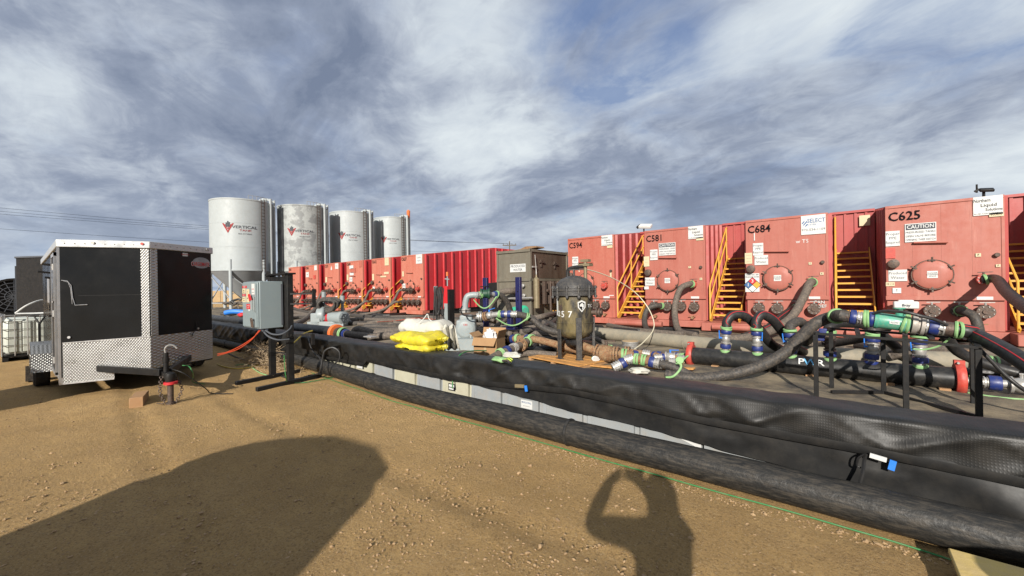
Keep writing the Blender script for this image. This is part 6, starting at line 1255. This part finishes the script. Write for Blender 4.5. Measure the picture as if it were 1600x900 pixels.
for k in range(5): MB(o_).box(q1.x-1.5-3.5*k,5.1,-0.0,q1.x-1.3-3.5*k,5.5,q1.z-0.15).build('saddle_block', M_wood, t)
a = V((q1.x+0.5,5.3,q1.z))
hose('brown hose running right from the orange red clamp along the wall top', [a, P(565,525,D=9.6), P(585,527,D=9.3), P(610,524,D=9.3), P(640,524,D=9.0), P(665,527,D=8.6)], 0.095, M_rubd, n=12)
hose('second brown hose above the first, right of the orange red clamp', [a+V((0,0.2,0.0)), P(560,515,D=9.9), P(585,521,D=9.6), P(610,518,D=9.6), P(640,518,D=9.6), P(665,522,D=9.4)], 0.095, M_rubd, n=12)
mp = P(515,505,D=18.5); t = thing('motor_pump', 'grey pump with grey fan cooled motor and red guard at left', 'pump', (mp.x,mp.y,FZ)); D_=18.5
def mq(u, v, D=18.5): q = P(u, v, D=D); return V((q.x-mp.x, q.y-mp.y, q.z-FZ))
MB().lathe(mq(499,493)-cr*0.10,(cr+cf*0.2),[(0,0.1),(0.0,0.32),(0.08,0.40),(0.32,0.40),(0.40,0.3),(0.42,0.1)],26).obox(mq(498,500),cr,cf,(0,0,1),0.22,0.35,0.33).build('volute', M_gry, t, bev=0.04)
dm = (cr*1.0-cf*0.35).normalized(); a = mq(516,496); b = mq(538,497,18.0)
MB().lathe(a,(b-a),[(0,0.10),(0.02,0.24),((b-a).length*0.75,0.26),((b-a).length*0.76,0.29),((b-a).length,0.29),((b-a).length+0.02,0.25)],24).build('motor', M_gry, t)
fc = MB(); dd_ = (b-a).normalized(); e1 = dd_.cross(V((0,0,1))).normalized(); e2 = dd_.cross(e1)
for k in range(3): an = k*pi/3; fc.bar(b+dd_*0.03+(e1*cos(an)+e2*sin(an))*0.25, b+dd_*0.03-(e1*cos(an)+e2*sin(an))*0.25, 0.035, 0.01)
fc.torus(b+dd_*0.03,dd_,0.18,0.012,20,5); fc.build('fan_grille', M_inkg, t)
MB().lathe(mq(510,497),dd_,[(0,0.13),(0.04,0.20),(0.22,0.20),(0.26,0.13)],14).build('guard', M_inkr, t)
MB().obox(V((0,0,0.12)),cr,cf,(0,0,1),0.85,0.35,0.10).build('skid', M_gry, t); MB().obox(mq(527,507,18.1),cr,cf,(0,0,1),0.35,0.2,0.06).build('motor_foot', M_gry, t)
MB().box(-0.08,-0.3,0.3,0.1,0.1,0.45).build('junction', M_gry, t)
rk = thing('hose_rack', 'grey two horned rack carrying a coil of black hoses above the pump', 'rack', (mp.x+0.1,mp.y+0.6,FZ)); rl = V((mp.x+0.1,mp.y+0.6,FZ))
def rq(u, v, D=19): q = P(u, v, D=D); return q-rl
for (u, v) in ((506,456),(535,462)): MB().cyl(rq(u,v),rq(u,v+12),0.10,10).cyl(V((rq(u,v+12).x,rq(u,v+12).y,0)),rq(u,v+11),0.07,8).build('upright', M_gry, rk)
MB().bar(rq(506,470),rq(535,472),0.12).build('crossbar', M_gry, rk)
cl = thing('hose_coil', 'large coil of dark hoses hung on the grey two horned rack', 'hose', tuple(rq(520,470)+rl))
for k in range(9):
    w = 0.38+0.05*(k % 4)+jit(.04); h = 0.30+0.04*(k % 3); pts_ = []
    for i in range(25):
        a = 2*pi*i/24; pts_.append(cr*cos(a)*w+V((0,0,sin(a)*h*(1 if sin(a) < 0 else 0.45)-0.03*k*0.5+0.05*noise.noise(V((cos(a)*2,sin(a)*2,k))))) - cf*(0.32+0.04*k+0.04*sin(a*2+k)))
    MB().tube(pts_,0.055,8,cap=False).build('loop', M_rub, cl)
# small equipment on the far liner, left of the control stand
hose('bright blue lay flat hose piece on the liner near the silo legs', [P(352,489,D=22),P(362,487,D=22),P(372,487,D=22),P(382,488,D=22)], 0.13, M_blu2, n=10)
blob('red_cap', 'small red fitting on the liner beside the grey enclosure', 'fitting', P(379,492,D=20), 0.2, 0.2, 0.12, M_inkr, 2, 0.3)
for k in range(14):
    u = random.uniform(344,384); v = random.uniform(470,498); D = 20+ (498-v)*0.35; L = random.uniform(8,20)
    hose('short dark hose among the tangle between trailer and grey enclosure', [P(u,v,D=D),P(u+L*.4,v+jit(3)-1,D=D),P(u+L*.7,v+jit(3),D=D),P(u+L,v+jit(2),D=D)], 0.055+0.03*random.random(), (M_rub,M_rubd,M_rubc)[k%3], n=8, group='dark hoses tangled between trailer and enclosure')
# ------------------------------------------------------------------ hose tangle on the liner
GN = 'black and brown hoses tangled on the liner floor'
def lane(pts, r, mt, lb): hose(lb, [P(u, v, Z=z) for (u, v, z) in pts], r, mt, group=GN, n=10, seg=6)
lane([(430,492,0.1),(470,494,0.1),(520,500,0.12),(580,499,0.1),(640,498,0.1),(700,502,0.15)],0.12,M_rubd,'brown hose lying left to right below the salmon tanks')
lane([(440,499,0.1),(480,496,0.12),(540,505,0.12),(600,503,0.1),(650,506,0.1)],0.11,M_rub,'black hose below the salmon tanks running to the white sack')
lane([(545,492,0.1),(575,495,0.2),(620,497,0.12),(690,497,0.1)],0.11,M_rub,'black hose starting right of the grey motor')
lane([(550,498,0.1),(590,500,0.2),(650,503,0.12),(700,508,0.1)],0.10,M_rubd,'brown hose right of the motor, nearer than the others')
lane([(560,488,0.1),(600,493,0.15),(640,490,0.1),(680,492,0.1)],0.10,M_rubc,'black hose close in front of tank C627')
lane([(440,480,0.4),(455,486,0.25),(480,492,0.1),(505,497,0.1)],0.12,M_rubd,'brown hose sloping down behind the control stand')
lane([(436,470,0.7),(455,480,0.4),(475,487,0.15),(500,489,0.1)],0.11,M_rub,'black hose bent over behind the control stand')
lane([(448,512,0.1),(475,500,0.25),(487,489,0.5),(494,482,0.7),(508,478,0.8)],0.12,M_rubd,'brown hose rising to the grey pump inlet at left')
lane([(600,512,0.1),(650,510,0.1),(700,514,0.1)],0.09,M_rubd,'brown hose behind the white woven sack')
names = ['outer','middle','inner','upper','lower','crossing','looped','short','long','bent','twisted','slack','flat','thick','thin','dusty','nearer','farther','curved','leaning']
tang = [[(700,520,.1),(745,506,.2),(790,512,.2),(840,520,.15),(890,524,.1)],[(750,515,.1),(800,520,.2),(850,530,.2),(885,531,.1)],[(770,524,.1),(800,512,.3),(835,508,.3),(870,516,.15),(900,520,.1)],
 [(785,530,.1),(815,522,.2),(850,524,.2),(890,528,.1)],[(720,508,.1),(760,502,.15),(810,504,.15),(860,500,.1),(890,503,.1)],[(800,498,.1),(830,505,.3),(848,517,.3),(880,526,.1)],
 [(830,495,.2),(860,498,.2),(885,508,.15),(920,512,.1)],[(840,490,.2),(870,494,.2),(900,505,.1),(940,512,.1)],[(745,520,.1),(770,512,.3),(790,500,.5),(800,490,.6)],[(815,540,.1),(840,530,.2),(855,518,.3),(852,505,.3),(840,498,.2)],
 [(740,514,.1),(780,517,.15),(830,513,.15),(870,521,.1),(905,527,.1)],[(820,549,.1),(850,545,.12),(880,541,.1),(905,545,.1)],[(790,556,.1),(830,552,.12),(870,555,.1)],
 [(860,490,.3),(880,500,.2),(890,515,.1)],[(950,508,.1),(985,515,.1),(1025,519,.1),(1070,523,.1)],[(960,514,.08),(1000,517,.1),(1040,514,.1),(1090,520,.1)],
 [(1170,545,.1),(1210,540,.12),(1260,537,.1),(1320,545,.1)],[(1340,540,.1),(1390,548,.15),(1440,545,.12),(1500,556,.1)],[(1390,556,.3),(1420,548,.4),(1460,545,.25),(1520,552,.1),(1600,556,.1)],[(1420,570,.3),(1460,578,.2),(1500,580,.1),(1560,583,.1)]]
where = ['right of the grey pump','before the green motor','left of the filter vessel','beside the filter vessel','behind the cardboard box','under the suction line','left of tank C594 rail','behind the vessel lid','behind the box flaps','left of the vessel legs','through the middle of the tangle','at the vessel foot, left side','near the work gloves','under the gas bottle','before tank C581','at the step of tank C581','behind the second riser','below tank C625','behind the frame legs','beyond the red end clamp at right']
for k, pts_ in enumerate(tang):
    lane(pts_, 0.055+0.045*((k*37) % 10)/10, (M_rubd,M_rub,M_rubd,M_rubc)[k % 4], '%s %s hose lying %s' % (names[k], 'brown' if k % 2 == 0 else 'black', where[k]))
for k in range(26):
    u = random.uniform(745,890); v = random.uniform(498,538); D = 0; L = random.uniform(25,60)
    hose('short dark hose piece in the dense tangle left of the filter vessel', [P(u,v,Z=0.12),P(u+L*.33,v+jit(7),Z=0.12+0.1*random.random()),P(u+L*.66,v+jit(8),Z=0.15),P(u+L,v+jit(8),Z=0.08)], 0.03+0.05*random.random(), (M_rub,M_rubd,M_rubd)[k%3], n=8, seg=5, group='short hoses in the tangle left of the filter vessel')
big_ = [[(786,500,.1),(800,494,.45),(822,492,.55),(845,503,.4),(870,512,.3),(900,520,.1)],[(805,512,.15),(830,516,.35),(852,510,.45),(872,498,.3),(884,488,.2)],[(770,513,.2),(800,519,.35),(835,521,.35),(870,525,.25),(905,532,.1)],
 [(792,524,.1),(818,515,.4),(842,512,.45),(868,518,.3),(895,524,.15)],[(846,500,.2),(862,508,.45),(880,514,.4),(905,514,.2),(930,518,.1)],[(812,500,.3),(836,497,.45),(858,492,.5),(880,486,.3)],[(840,526,.1),(858,520,.35),(880,519,.35),(905,526,.1)],[(776,530,.05),(800,533,.2),(828,528,.3),(850,533,.2),(868,541,.08)]]
for k, pts_ in enumerate(big_):
    lane(pts_, 0.085+0.012*(k % 3), (M_rubd, M_rub, M_rubd)[k % 3], '%s thick hose humped over the pile between pump and vessel' % ('topmost','second','lowest','middle','rightmost','rear','foremost right','foremost left')[k])
GS = 'long brown hoses lying side by side behind the sacks'
for k in range(15):
    v0 = 494+1.9*k+jit(1.5); u0 = random.uniform(545,600); u1 = random.uniform(690,745)
    hose('long brown hose lying left to right on the floor behind the sacks', [P(u0+(u1-u0)*i/5, v0+jit(2.2)+0.6*i, Z=0.10+(0.1*random.random() if 0 < i < 5 else 0)) for i in range(6)], 0.075+0.03*random.random(), (M_rubd,M_rubd,M_rub)[k%3], n=9, seg=5, group=GS)
for k in range(30):
    u = random.uniform(742,880); v = random.uniform(496,536); L = random.uniform(30,80)*(1 if random.random() < 0.75 else -1); h = 0.1+0.3*random.random()
    hose('curved dusty hose heaped in the pile left of the filter vessel', [P(u,v,Z=0.1),P(u+L*.25,v-3+jit(5),Z=h),P(u+L*.5,v-4+jit(6),Z=h+0.06),P(u+L*.75,v+jit(5),Z=h*0.8),P(u+L,v+5+jit(5),Z=0.08)], 0.05+0.045*random.random(), (M_rubd,M_rub,M_rubd,M_rubc)[k%4], n=9, seg=6, group='dusty hoses heaped left of the filter vessel')
for k in range(10):
    q = P(random.uniform(925,1070), random.uniform(545,566), Z=0.12); d = V((jit(1),jit(0.6),jit(0.15))).normalized(); t = thing('hose_fitting', 'muddy loose hose fitting among the pipes right of the filter vessel', 'fitting', tuple(q), 'muddy loose fittings right of the vessel')
    coupling(t, q, d, 0.06, 0.16, M_rust if k % 2 else M_steel, o=q); band(t, q+d*0.11, d, 0.062, 0.05, M_blu if k % 3 else M_grn, o=q)
# orange cord on the hoses
tag(MB().tube(smooth([P(590,503,Z=0.25),P(620,501,Z=0.22),P(650,497,Z=0.3),P(680,499,Z=0.2)],5),0.015,6).build('orange_cable', M_oran), 'thin orange cable lying over the brown hoses behind the sacks', 'cable')
# ------------------------------------------------------------------ control stand
co = V((-7.95,3.05,0)); cs = thing('control_stand', 'black steel stand with two floor bars for the grey enclosure', 'stand', tuple(co))
for (x, y0, y1) in ((-8.42,2.45,3.62),(-7.60,2.50,3.66)): MB(co).bar((x+0.12,y0,0.035),(x-0.08,y1,0.035),0.07).build('foot_bar', M_blk, cs, bev=0.004)
for x, zt in ((-7.66,1.97),(-8.46,1.95)): MB(co).box(x-0.06,3.06,0.03,x+0.04,3.16,zt).build('post', M_blk, cs, bev=0.004)
MB(co).box(-8.50,3.075,0.95,-7.64,3.10,1.92).build('back_plate', M_blk, cs)
MB(co).box(-8.52,3.02,1.95,-7.60,3.2,1.98).build('top_plate', M_blk, cs)
MB(co).bar((-7.62,3.11,1.42),(-7.35,3.4,1.42),0.03).bar((-7.62,3.11,1.60),(-7.35,3.4,1.60),0.03).bar((-7.35,3.4,1.35),(-7.35,3.4,1.68),0.05).build('side_bracket', M_blk, cs)
MB(co).bar((-7.62,3.11,0.86),(-7.2,3.3,0.88),0.035).bar((-7.2,3.3,0.70),(-7.2,3.3,0.89),0.05).build('side_bracket', M_blk, cs)
eo = V((-8.21,2.86,0.98)); en = thing('electrical_enclosure', 'grey electrical disconnect cabinet with red handle and warning stickers', 'cabinet', tuple(eo))
ex0, ex1, ey0, ey1, ez0, ez1 = -8.60, -7.80, 2.68, 3.055, 1.00, 1.83
MB(eo).box(ex0,ey0,ez0,ex1,ey1,ez1).build('cabinet', M_box, en, bev=0.008)
dr = MB(eo).box(ex0+0.03,ey0-0.022,ez0+0.02,ex1-0.03,ey0-0.003,ez1-0.02).build('door', M_box, en, bev=0.006)
MB(eo).box(ex1-0.10,ey0-0.034,ez0+0.03,ex1-0.055,ey0-0.0225,ez1-0.05).build('door_channel', M_box, dr)
MB(eo).box(ex1-0.005,ey1-0.035,ez0+0.05,ex1+0.012,ey1-0.005,ez1-0.05).build('side_clips', M_inkg, en)
MB(eo).box(ex0+0.03,ey0+0.05,ez1,ex0+0.4,ey0+0.2,ez1+0.02).build('lifting_lug', M_inkg, en)
h_ = MB(eo).bar((ex1-0.32,ey0-0.06,ez0+0.60),(ex1-0.22,ey0-0.07,ez0+0.49),0.035,0.03).build('handle', M_inkr, dr); MB(eo).box(ex1-0.24,ey0-0.07,ez0+0.33,ex1-0.16,ey0-0.023,ez0+0.5).box(ex1-0.16,ey0-0.05,ez0+0.30,ex1-0.12,ey0-0.023,ez0+0.56).build('handle_base', M_gry, dr)
MB(eo).tube(smooth([(ex1-0.24,ey0-0.05,ez0+0.03),(ex1-0.24,ey0-0.06,ez0+0.14),(ex1-0.21,ey0-0.07,ez0+0.18),(ex1-0.18,ey0-0.06,ez0+0.14),(ex1-0.18,ey0-0.05,ez0+0.02)],4),0.015,8).build('hasp', M_dkiron, dr)
def sticker(x0, z0, x1, z1, mt, lines=()):
    s = MB(eo).box(ex0+x0,ey0-0.026,ez0+z0,ex0+x1,ey0-0.0225,ez0+z1).build('sticker', mt, dr)
    for (tx, fz_, sz, mm) in lines: text(s, tx, sz, (ex0+(x0+x1)/2-eo.x, ey0-0.029-eo.y, ez0+z0+(z1-z0)*fz_-eo.z), mm, bold=True)
sticker(0.04,0.72,0.26,0.76,M_inkr,[('DANGER',0.5,0.03,M_wht)]); sticker(0.04,0.62,0.20,0.71,M_cream,[('480 V',0.6,0.03,M_ink),('VOLTS',0.25,0.025,M_ink)]); sticker(0.04,0.57,0.20,0.61,M_inkr,[('WARNING',0.5,0.022,M_wht)])
sticker(0.04,0.46,0.20,0.56,M_cream,[('LOCK OUT',0.7,0.022,M_ink),('TAG OUT',0.3,0.022,M_ink)]); sticker(0.24,0.46,0.38,0.70,M_cream,[('!',0.75,0.06,M_ink),('ARC',0.3,0.03,M_ink)]); sticker(0.50,0.60,0.64,0.79,M_wht,[('DANGER',0.5,0.025,M_inkr),('HIGH VOLTAGE',0.2,0.014,M_ink)])
sticker(0.24,0.34,0.44,0.43,M_inkr,[('NOTICE',0.65,0.035,M_wht),('480 V',0.25,0.03,M_wht)]); sticker(0.33,0.305,0.40,0.335,M_wht)
def cable(label, pts, r, mt, name='cable'): return tag(MB().tube(smooth(pts,6),r,7).build(name, mt), label, 'cable')
cable('upper orange cable sagging from the enclosure to the trailer corner', [P(407,516,D=7.0),P(395,528,D=7.05),P(375,541,D=7.2),P(355,550,D=7.4),P(340,553,D=7.8)], 0.008, M_oran)
cable('lower orange cable sagging from the enclosure to the trailer corner', [P(405,516,D=7.0),P(393,531,D=7.05),P(373,545,D=7.2),P(353,552,D=7.4),P(340,555.5,D=7.8)], 0.008, M_oran)
cable('yellow cable on the dirt from trailer corner to the stand', [P(340,569,Z=.02),P(350,573,Z=.02),P(370,576,Z=.02),P(390,574,Z=.02),P(410,568,Z=.02),P(425,561,Z=.1)], 0.012, M_yelc)
cable('yellow cable slanting over the wall behind the stand', [P(452,542,D=8.2),P(465,530,D=8.5),P(475,521,D=8.8),P(488,517,D=9.2)], 0.015, M_yelc)
cable('light green cable on the dirt left of the stand foot', [P(368,571,Z=.015),P(378,569,Z=.02),P(390,572,Z=.015),P(405,582,Z=.015),P(420,587,Z=.015)], 0.010, M_grn)
cable('grey cable loop hanging right under the enclosure', [P(413,515,D=7.1),P(425,522,D=7.0),P(440,522,D=7.0),P(452,515,D=7.1),P(456,509,D=7.2)], 0.014, M_inkg)
cable('second grey cable loop under the enclosure, lower', [P(410,516,D=7.1),P(420,526,D=7.0),P(435,531,D=7.0),P(452,530,D=7.1)], 0.014, M_inkg)
cable('black cable curling in a big loop over the pipe right of the stand', [P(440,588,Z=.02),P(462,592,Z=.02),P(482,587,Z=.02),P(499,582,D=7.3),P(504,560,D=7.3),P(508,548,D=7.3),P(520,543,D=7.3),P(530,550,D=7.3),P(530,562,D=7.3),P(524,567,D=7.3)], 0.016, M_rubc)
cable('black cable draped from the liner top down to the pipe', [P(482,521,D=8.3),P(483,535,D=8.0),P(490,551,D=7.9),P(500,560,D=7.6),P(503,575,D=7.4),P(500,585,D=7.3)], 0.014, M_rubc)
cable('green cable running down the near post of the stand', [P(444,555,D=6.85),P(445,575,D=6.85),P(447,590,D=6.85),P(452,598,Z=.02),P(480,597,Z=.02),P(520,590,Z=.02)], 0.008, M_grnc)
cable('green cord hanging over the liner edge beside the cardboard box', [P(760,548,D=6.6),P(740,548,D=6.3),P(722,552,D=6.0),P(711,565,D=5.85),P(708,580,D=5.8),P(707,607,D=5.7)], 0.009, M_grnc)
cable('green wire from trailer tongue to the dirt', [P(285,571,D=6.6),P(295,572,D=6.6),P(302,585,D=6.6),P(302,597,Z=.02),P(320,600,Z=.015)], 0.008, M_grnc)
cable('black cables on the dirt between trailer and pipe', [P(356,552,Z=.02),P(375,560,Z=.02),P(400,568,Z=.02),P(430,572,Z=.02)], 0.012, M_rubc)
# tumbleweed
def weeds():
    mb = MB(); c = P(462,565,Z=0.0)
    for k in range(1500):
        a = random.uniform(-1.3, 0.9); dx = random.gauss(0,0.62); dy = random.gauss(0.22,0.16); h = 0.5*math.exp(-(dx/0.7)**2)*random.random()
        p = V((c.x+dx-0.1, 3.25+dy, h)); d = V((jit(1),jit(1),jit(0.7))).normalized()*random.uniform(0.06,0.22); q = p+d; q.z = abs(q.z); m_ = (p+q)/2+V((jit(.03),jit(.03),jit(.03)))
        w = V((jit(1),jit(1),jit(1))).normalized()*0.004
        mb.add([p-w,p+w,m_+w,m_-w,q], [(0,1,2,3),(3,2,4)])
    o = mb.build('tumbleweed', M_straw, fix=False); setting(o, 'stuff')
weeds()
# ------------------------------------------------------------------ tags and marks on the wall
w_ = P(823,632,Y=3.985); s = MB(w_).obox(w_,(1,0,0),(0,1,0),(0,0,1),0.085,0.004,0.05).build('wall_sign', M_wht); s.location = w_; tag(s, 'small white sign on the grey wall panel reading muscle wall', 'sign')
text(s, 'MUSCLE WALL', 0.03, (0,-0.006,0.022), M_inkb, bold=True).scale.x = 0.75; text(s, '000-000-0000' if False else 'muscle wall barrier', 0.014, (0,-0.006,-0.02), M_inkg)
w_ = P(706,605,Y=3.985); s = MB().box(-0.07,-0.004,-0.05,0.07,0.004,0.05).build('wall_plate', M_ink); s.location = w_; tag(s, 'small black and white plate on the wall behind the green cord', 'plate')
MB().box(-0.055,-0.007,0.005,0.055,-0.004,0.04).build('label_strip', M_wht, s); MB().box(-0.055,-0.007,-0.035,0.04,-0.004,-0.008).build('label_strip', M_wht, s)
w_ = P(562,571,Y=3.95); s = MB().box(-0.09,-0.004,-0.05,0.09,0.004,0.05).build('wall_tag', M_wht); s.location = w_; tag(s, 'torn white tag where the liner edge meets the cream wall', 'tag')
w_ = P(812,603,Y=3.88); s = MB().obox((0,0,0),(1,0,0.1),(0,1,0),(0,0,1),0.07,0.01,0.02).build('buckle', M_brass); s.location = w_; tag(s, 'small brassy buckle on the black liner near the middle', 'buckle')
for (u, v, r, lb) in ((822,607,0.2,'small blue strap end beside the brassy buckle'), (1394,727,-0.2,'small blue tab on black strap at the right of the liner')):
    w_ = P(u, v, Y=3.87); s = MB().obox((0,0,0),(1,0,r),(0,1,0),(-r,0,1),0.018,0.006,0.035).build('blue_tab', M_blu2); s.location = w_; tag(s, lb, 'tab')
w_ = P(1372,715,Y=3.86); s = MB().obox((0,0,0),(1,0,-0.15),(0,1,0),(0.15,0,1),0.045,0.006,0.016).build('paper_tag', M_wht); s.location = w_; tag(s, 'small white and pink paper tag pinned on the liner', 'tag')
s = MB().tube(smooth([P(1353,709,Y=3.85),P(1350,722,Y=3.84),P(1348,738,Y=3.80),P(1343,756,Y=3.76)],4),0.012,6).tube(smooth([P(1350,710,Y=3.84),P(1341,716,Y=3.84),P(1339,727,Y=3.84),P(1345,731,Y=3.84)],4),0.007,6).build('black_strap', M_blk); tag(s, 'black buckle strap hanging from the liner over the pipe', 'strap')
s = MB().prism([(P(1062,684,Y=3.99).x,P(1062,684,Y=3.99).z),(P(1096,697,Y=3.99).x,P(1096,697,Y=3.99).z-0.03),(P(1096,697,Y=3.99).x,P(1096,697,Y=3.99).z+0.02),(P(1062,684,Y=3.99).x,P(1062,684,Y=3.99).z+0.03)],1,3.978,3.984).build('white_patch', M_wht); tag(s, 'white patch showing between the liner and the pipe', 'patch')
# ------------------------------------------------------------------ yellow plate at the lower right
rp_ = MB().box(0.465,2.15,0.10,1.9,3.33,0.13).build('ramp_plate', M_ply, bev=0.006); rp_o = thing('cable_ramp', 'yellow worn board at the lower right corner beside the pipe', 'board', (0,0,0))
rp_.parent = rp_o
MB().box(0.50,2.2,0.0,0.56,3.28,0.10).box(1.7,2.2,0.0,1.76,3.28,0.10).build('bearer', M_ply, rp_o)
# ------------------------------------------------------------------ things behind the camera whose shadows fall into view
def person():
    t = thing('person', 'person in dark coat holding a phone up with both hands, seen by shadow', 'person', (0.30,-0.20,0))
    me = bpy.data.meshes.new('body'); vs = []; ed = []; rad = []
    def v(u, f, z, r):       # u = to the right of the view, f = forward, from the feet centre
        p = _R*u+_F*f; vs.append((p.x, p.y, z)); rad.append(r); return len(vs)-1
    def chain_(a, *ks):
        for k in ks: ed.append((a, k)); a = k
    pel = v(-0.02,0,0.98,0.15); wa = v(-0.02,0.0,1.15,0.135); ch = v(-0.01,0.0,1.34,0.155); nk = v(0.03,0.03,1.46,0.12); hd0 = v(0.05,0.05,1.54,0.12); hd1 = v(0.05,0.06,1.61,0.115); hd2 = v(0.04,0.05,1.68,0.085)
    chain_(pel, wa, ch, nk, hd0, hd1, hd2)
    for s in (-1,1):
        hp = v(0.11*s,0,0.90,0.125); kn = v(0.14*s,0.02,0.50,0.085); an = v(0.16*s,-0.02,0.09,0.05); to = v(0.18*s,0.16,0.04,0.04); chain_(pel, hp, kn, an, to)
    hx = -0.29
    sh = v(-0.17,0.0,1.40,0.085); el = v(-0.45,0.16,1.38,0.072); wr_ = v(-0.31,0.27,1.60,0.046); hn = v(-0.25,0.30,1.64,0.032); chain_(ch, sh, el, wr_, hn)
    sh2 = v(0.14,0.02,1.40,0.085); el2 = v(0.11,0.24,1.42,0.07); wr2 = v(-0.04,0.30,1.60,0.05); hn2 = v(-0.11,0.30,1.64,0.032); chain_(ch, sh2, el2, wr2, hn2)
    for (h, k) in ((hn,1),(hn2,-1)):
        b = V(vs[h])
        for q in range(4):
            p = b+_R*(0.02*k)+_F*(0.02+0.0)+V((0,0,0.05-0.025*q)); vs.append(tuple(p)); rad.append(0.011); i1 = len(vs)-1; p2 = p+_R*(0.05*k); vs.append(tuple(p2)); rad.append(0.009); ed.append((h,i1)); ed.append((i1,len(vs)-1))
        p = b+V((0,0,-0.035))+_R*(0.03*k)-_F*0.01; vs.append(tuple(p)); rad.append(0.013); ed.append((h,len(vs)-1))
    me.from_pydata(vs, ed, []); me.materials.append(M_coat); o = bpy.data.objects.new('body', me); COL.objects.link(o); o.parent = t
    sk = o.modifiers.new('skin','SKIN')
    lay = me.skin_vertices[0] if me.skin_vertices else None
    for i, r in enumerate(rad): lay.data[i].radius = (r, r)
    lay.data[0].use_root = True
    ss = o.modifiers.new('sub','SUBSURF'); ss.levels = 2; ss.render_levels = 2; sk.use_smooth_shade = True
    MB().lathe((0.0,0.07,1.62),(0,0,1),[(-0.12,0.10),(-0.02,0.125),(0.06,0.12),(0.12,0.07),(0.135,0.01)],18).build('hair', M_ink, t)
    return t
person()
ph = thing('phone', 'phone held level just behind the viewpoint', 'phone', (-0.0,-0.0,1.65)); c = -_F*0.035
MB().obox(c+_R*0.03,_R,_F,(0,0,1),0.075,0.004,0.037).build('case', M_blk, ph)
# box body added behind the camera, shaped to cast an unknown object's shadow
ang = atan2(TRAVEL.y, TRAVEL.x)
vd_ = V((TRAVEL.x,TRAVEL.y,0)).normalized(); vb = V((-4.10,2.12,0))-vd_*(2.38/math.tan(SUN_EL)); 
vn = thing('van_stand_in', 'stand-in box body added unseen behind the viewpoint to cast the lower left shadow', 'van_stand_in', tuple(vb+V((-0.10,-0.03,0)))); vn.rotation_euler = (0,0,ang-pi/2+radians(9))
hw = 1.14
prof = [(-hw,0.45),(-hw,1.98),(-hw+0.06,2.26),(-hw+0.22,2.42),(-hw+0.65,2.51),(-0.15,2.53),(hw-0.62,2.40),(hw-0.28,2.22),(hw-0.07,1.95),(hw,1.6),(hw,0.45)]
MB().prism(prof,1,-4.6,0.0).build('body', M_wht, vn, bev=0.03)
for (x, y) in ((-hw+0.05,-0.9),(hw-0.25,-0.9),(-hw+0.05,-3.8),(hw-0.25,-3.8)): MB().cyl((x,y,0.36),(x+0.2,y,0.36),0.36,24).build('wheel', M_tire, vn)
MB().box(-0.8,0.001,1.3,0.8,0.012,1.95).build('rear_window', M_glass, vn); MB().box(-0.85,0.0,0.4,0.85,0.1,0.55).build('bumper', M_blk, vn)
tb = thing('box_stand_in', 'stand-in box added out of view at left to cast a band of shadow', 'stand-in', (-9.9,-1.35,0)); MB().box(-0.9,-0.35,0,0.9,0.35,0.85).build('body', M_gry, tb, bev=0.02); MB().box(-0.92,-0.37,0.85,0.92,0.37,0.95).build('lid', M_gry, tb, bev=0.02)  # unseen block added so a low shadow band falls at left
dm_ = thing('cylinder_stand_in', 'stand-in cylinder added out of view at right to cast a small shadow', 'stand_in_prop', (1.50,1.70,0)); MB().lathe((0,0,0),(0,0,1),[(0,0.29),(0.28,0.29),(0.30,0.30),(0.32,0.29),(0.58,0.29),(0.60,0.30),(0.62,0.29),(0.88,0.29),(0.88,0.27),(0.86,0.27)],28).build('shell', M_bpipe, dm_); MB().cyl((0.1,0.1,0.86),(0.1,0.1,0.89),0.03,10).build('bung', M_steel, dm_)  # unseen cylinder put here only for the small shadow near the board
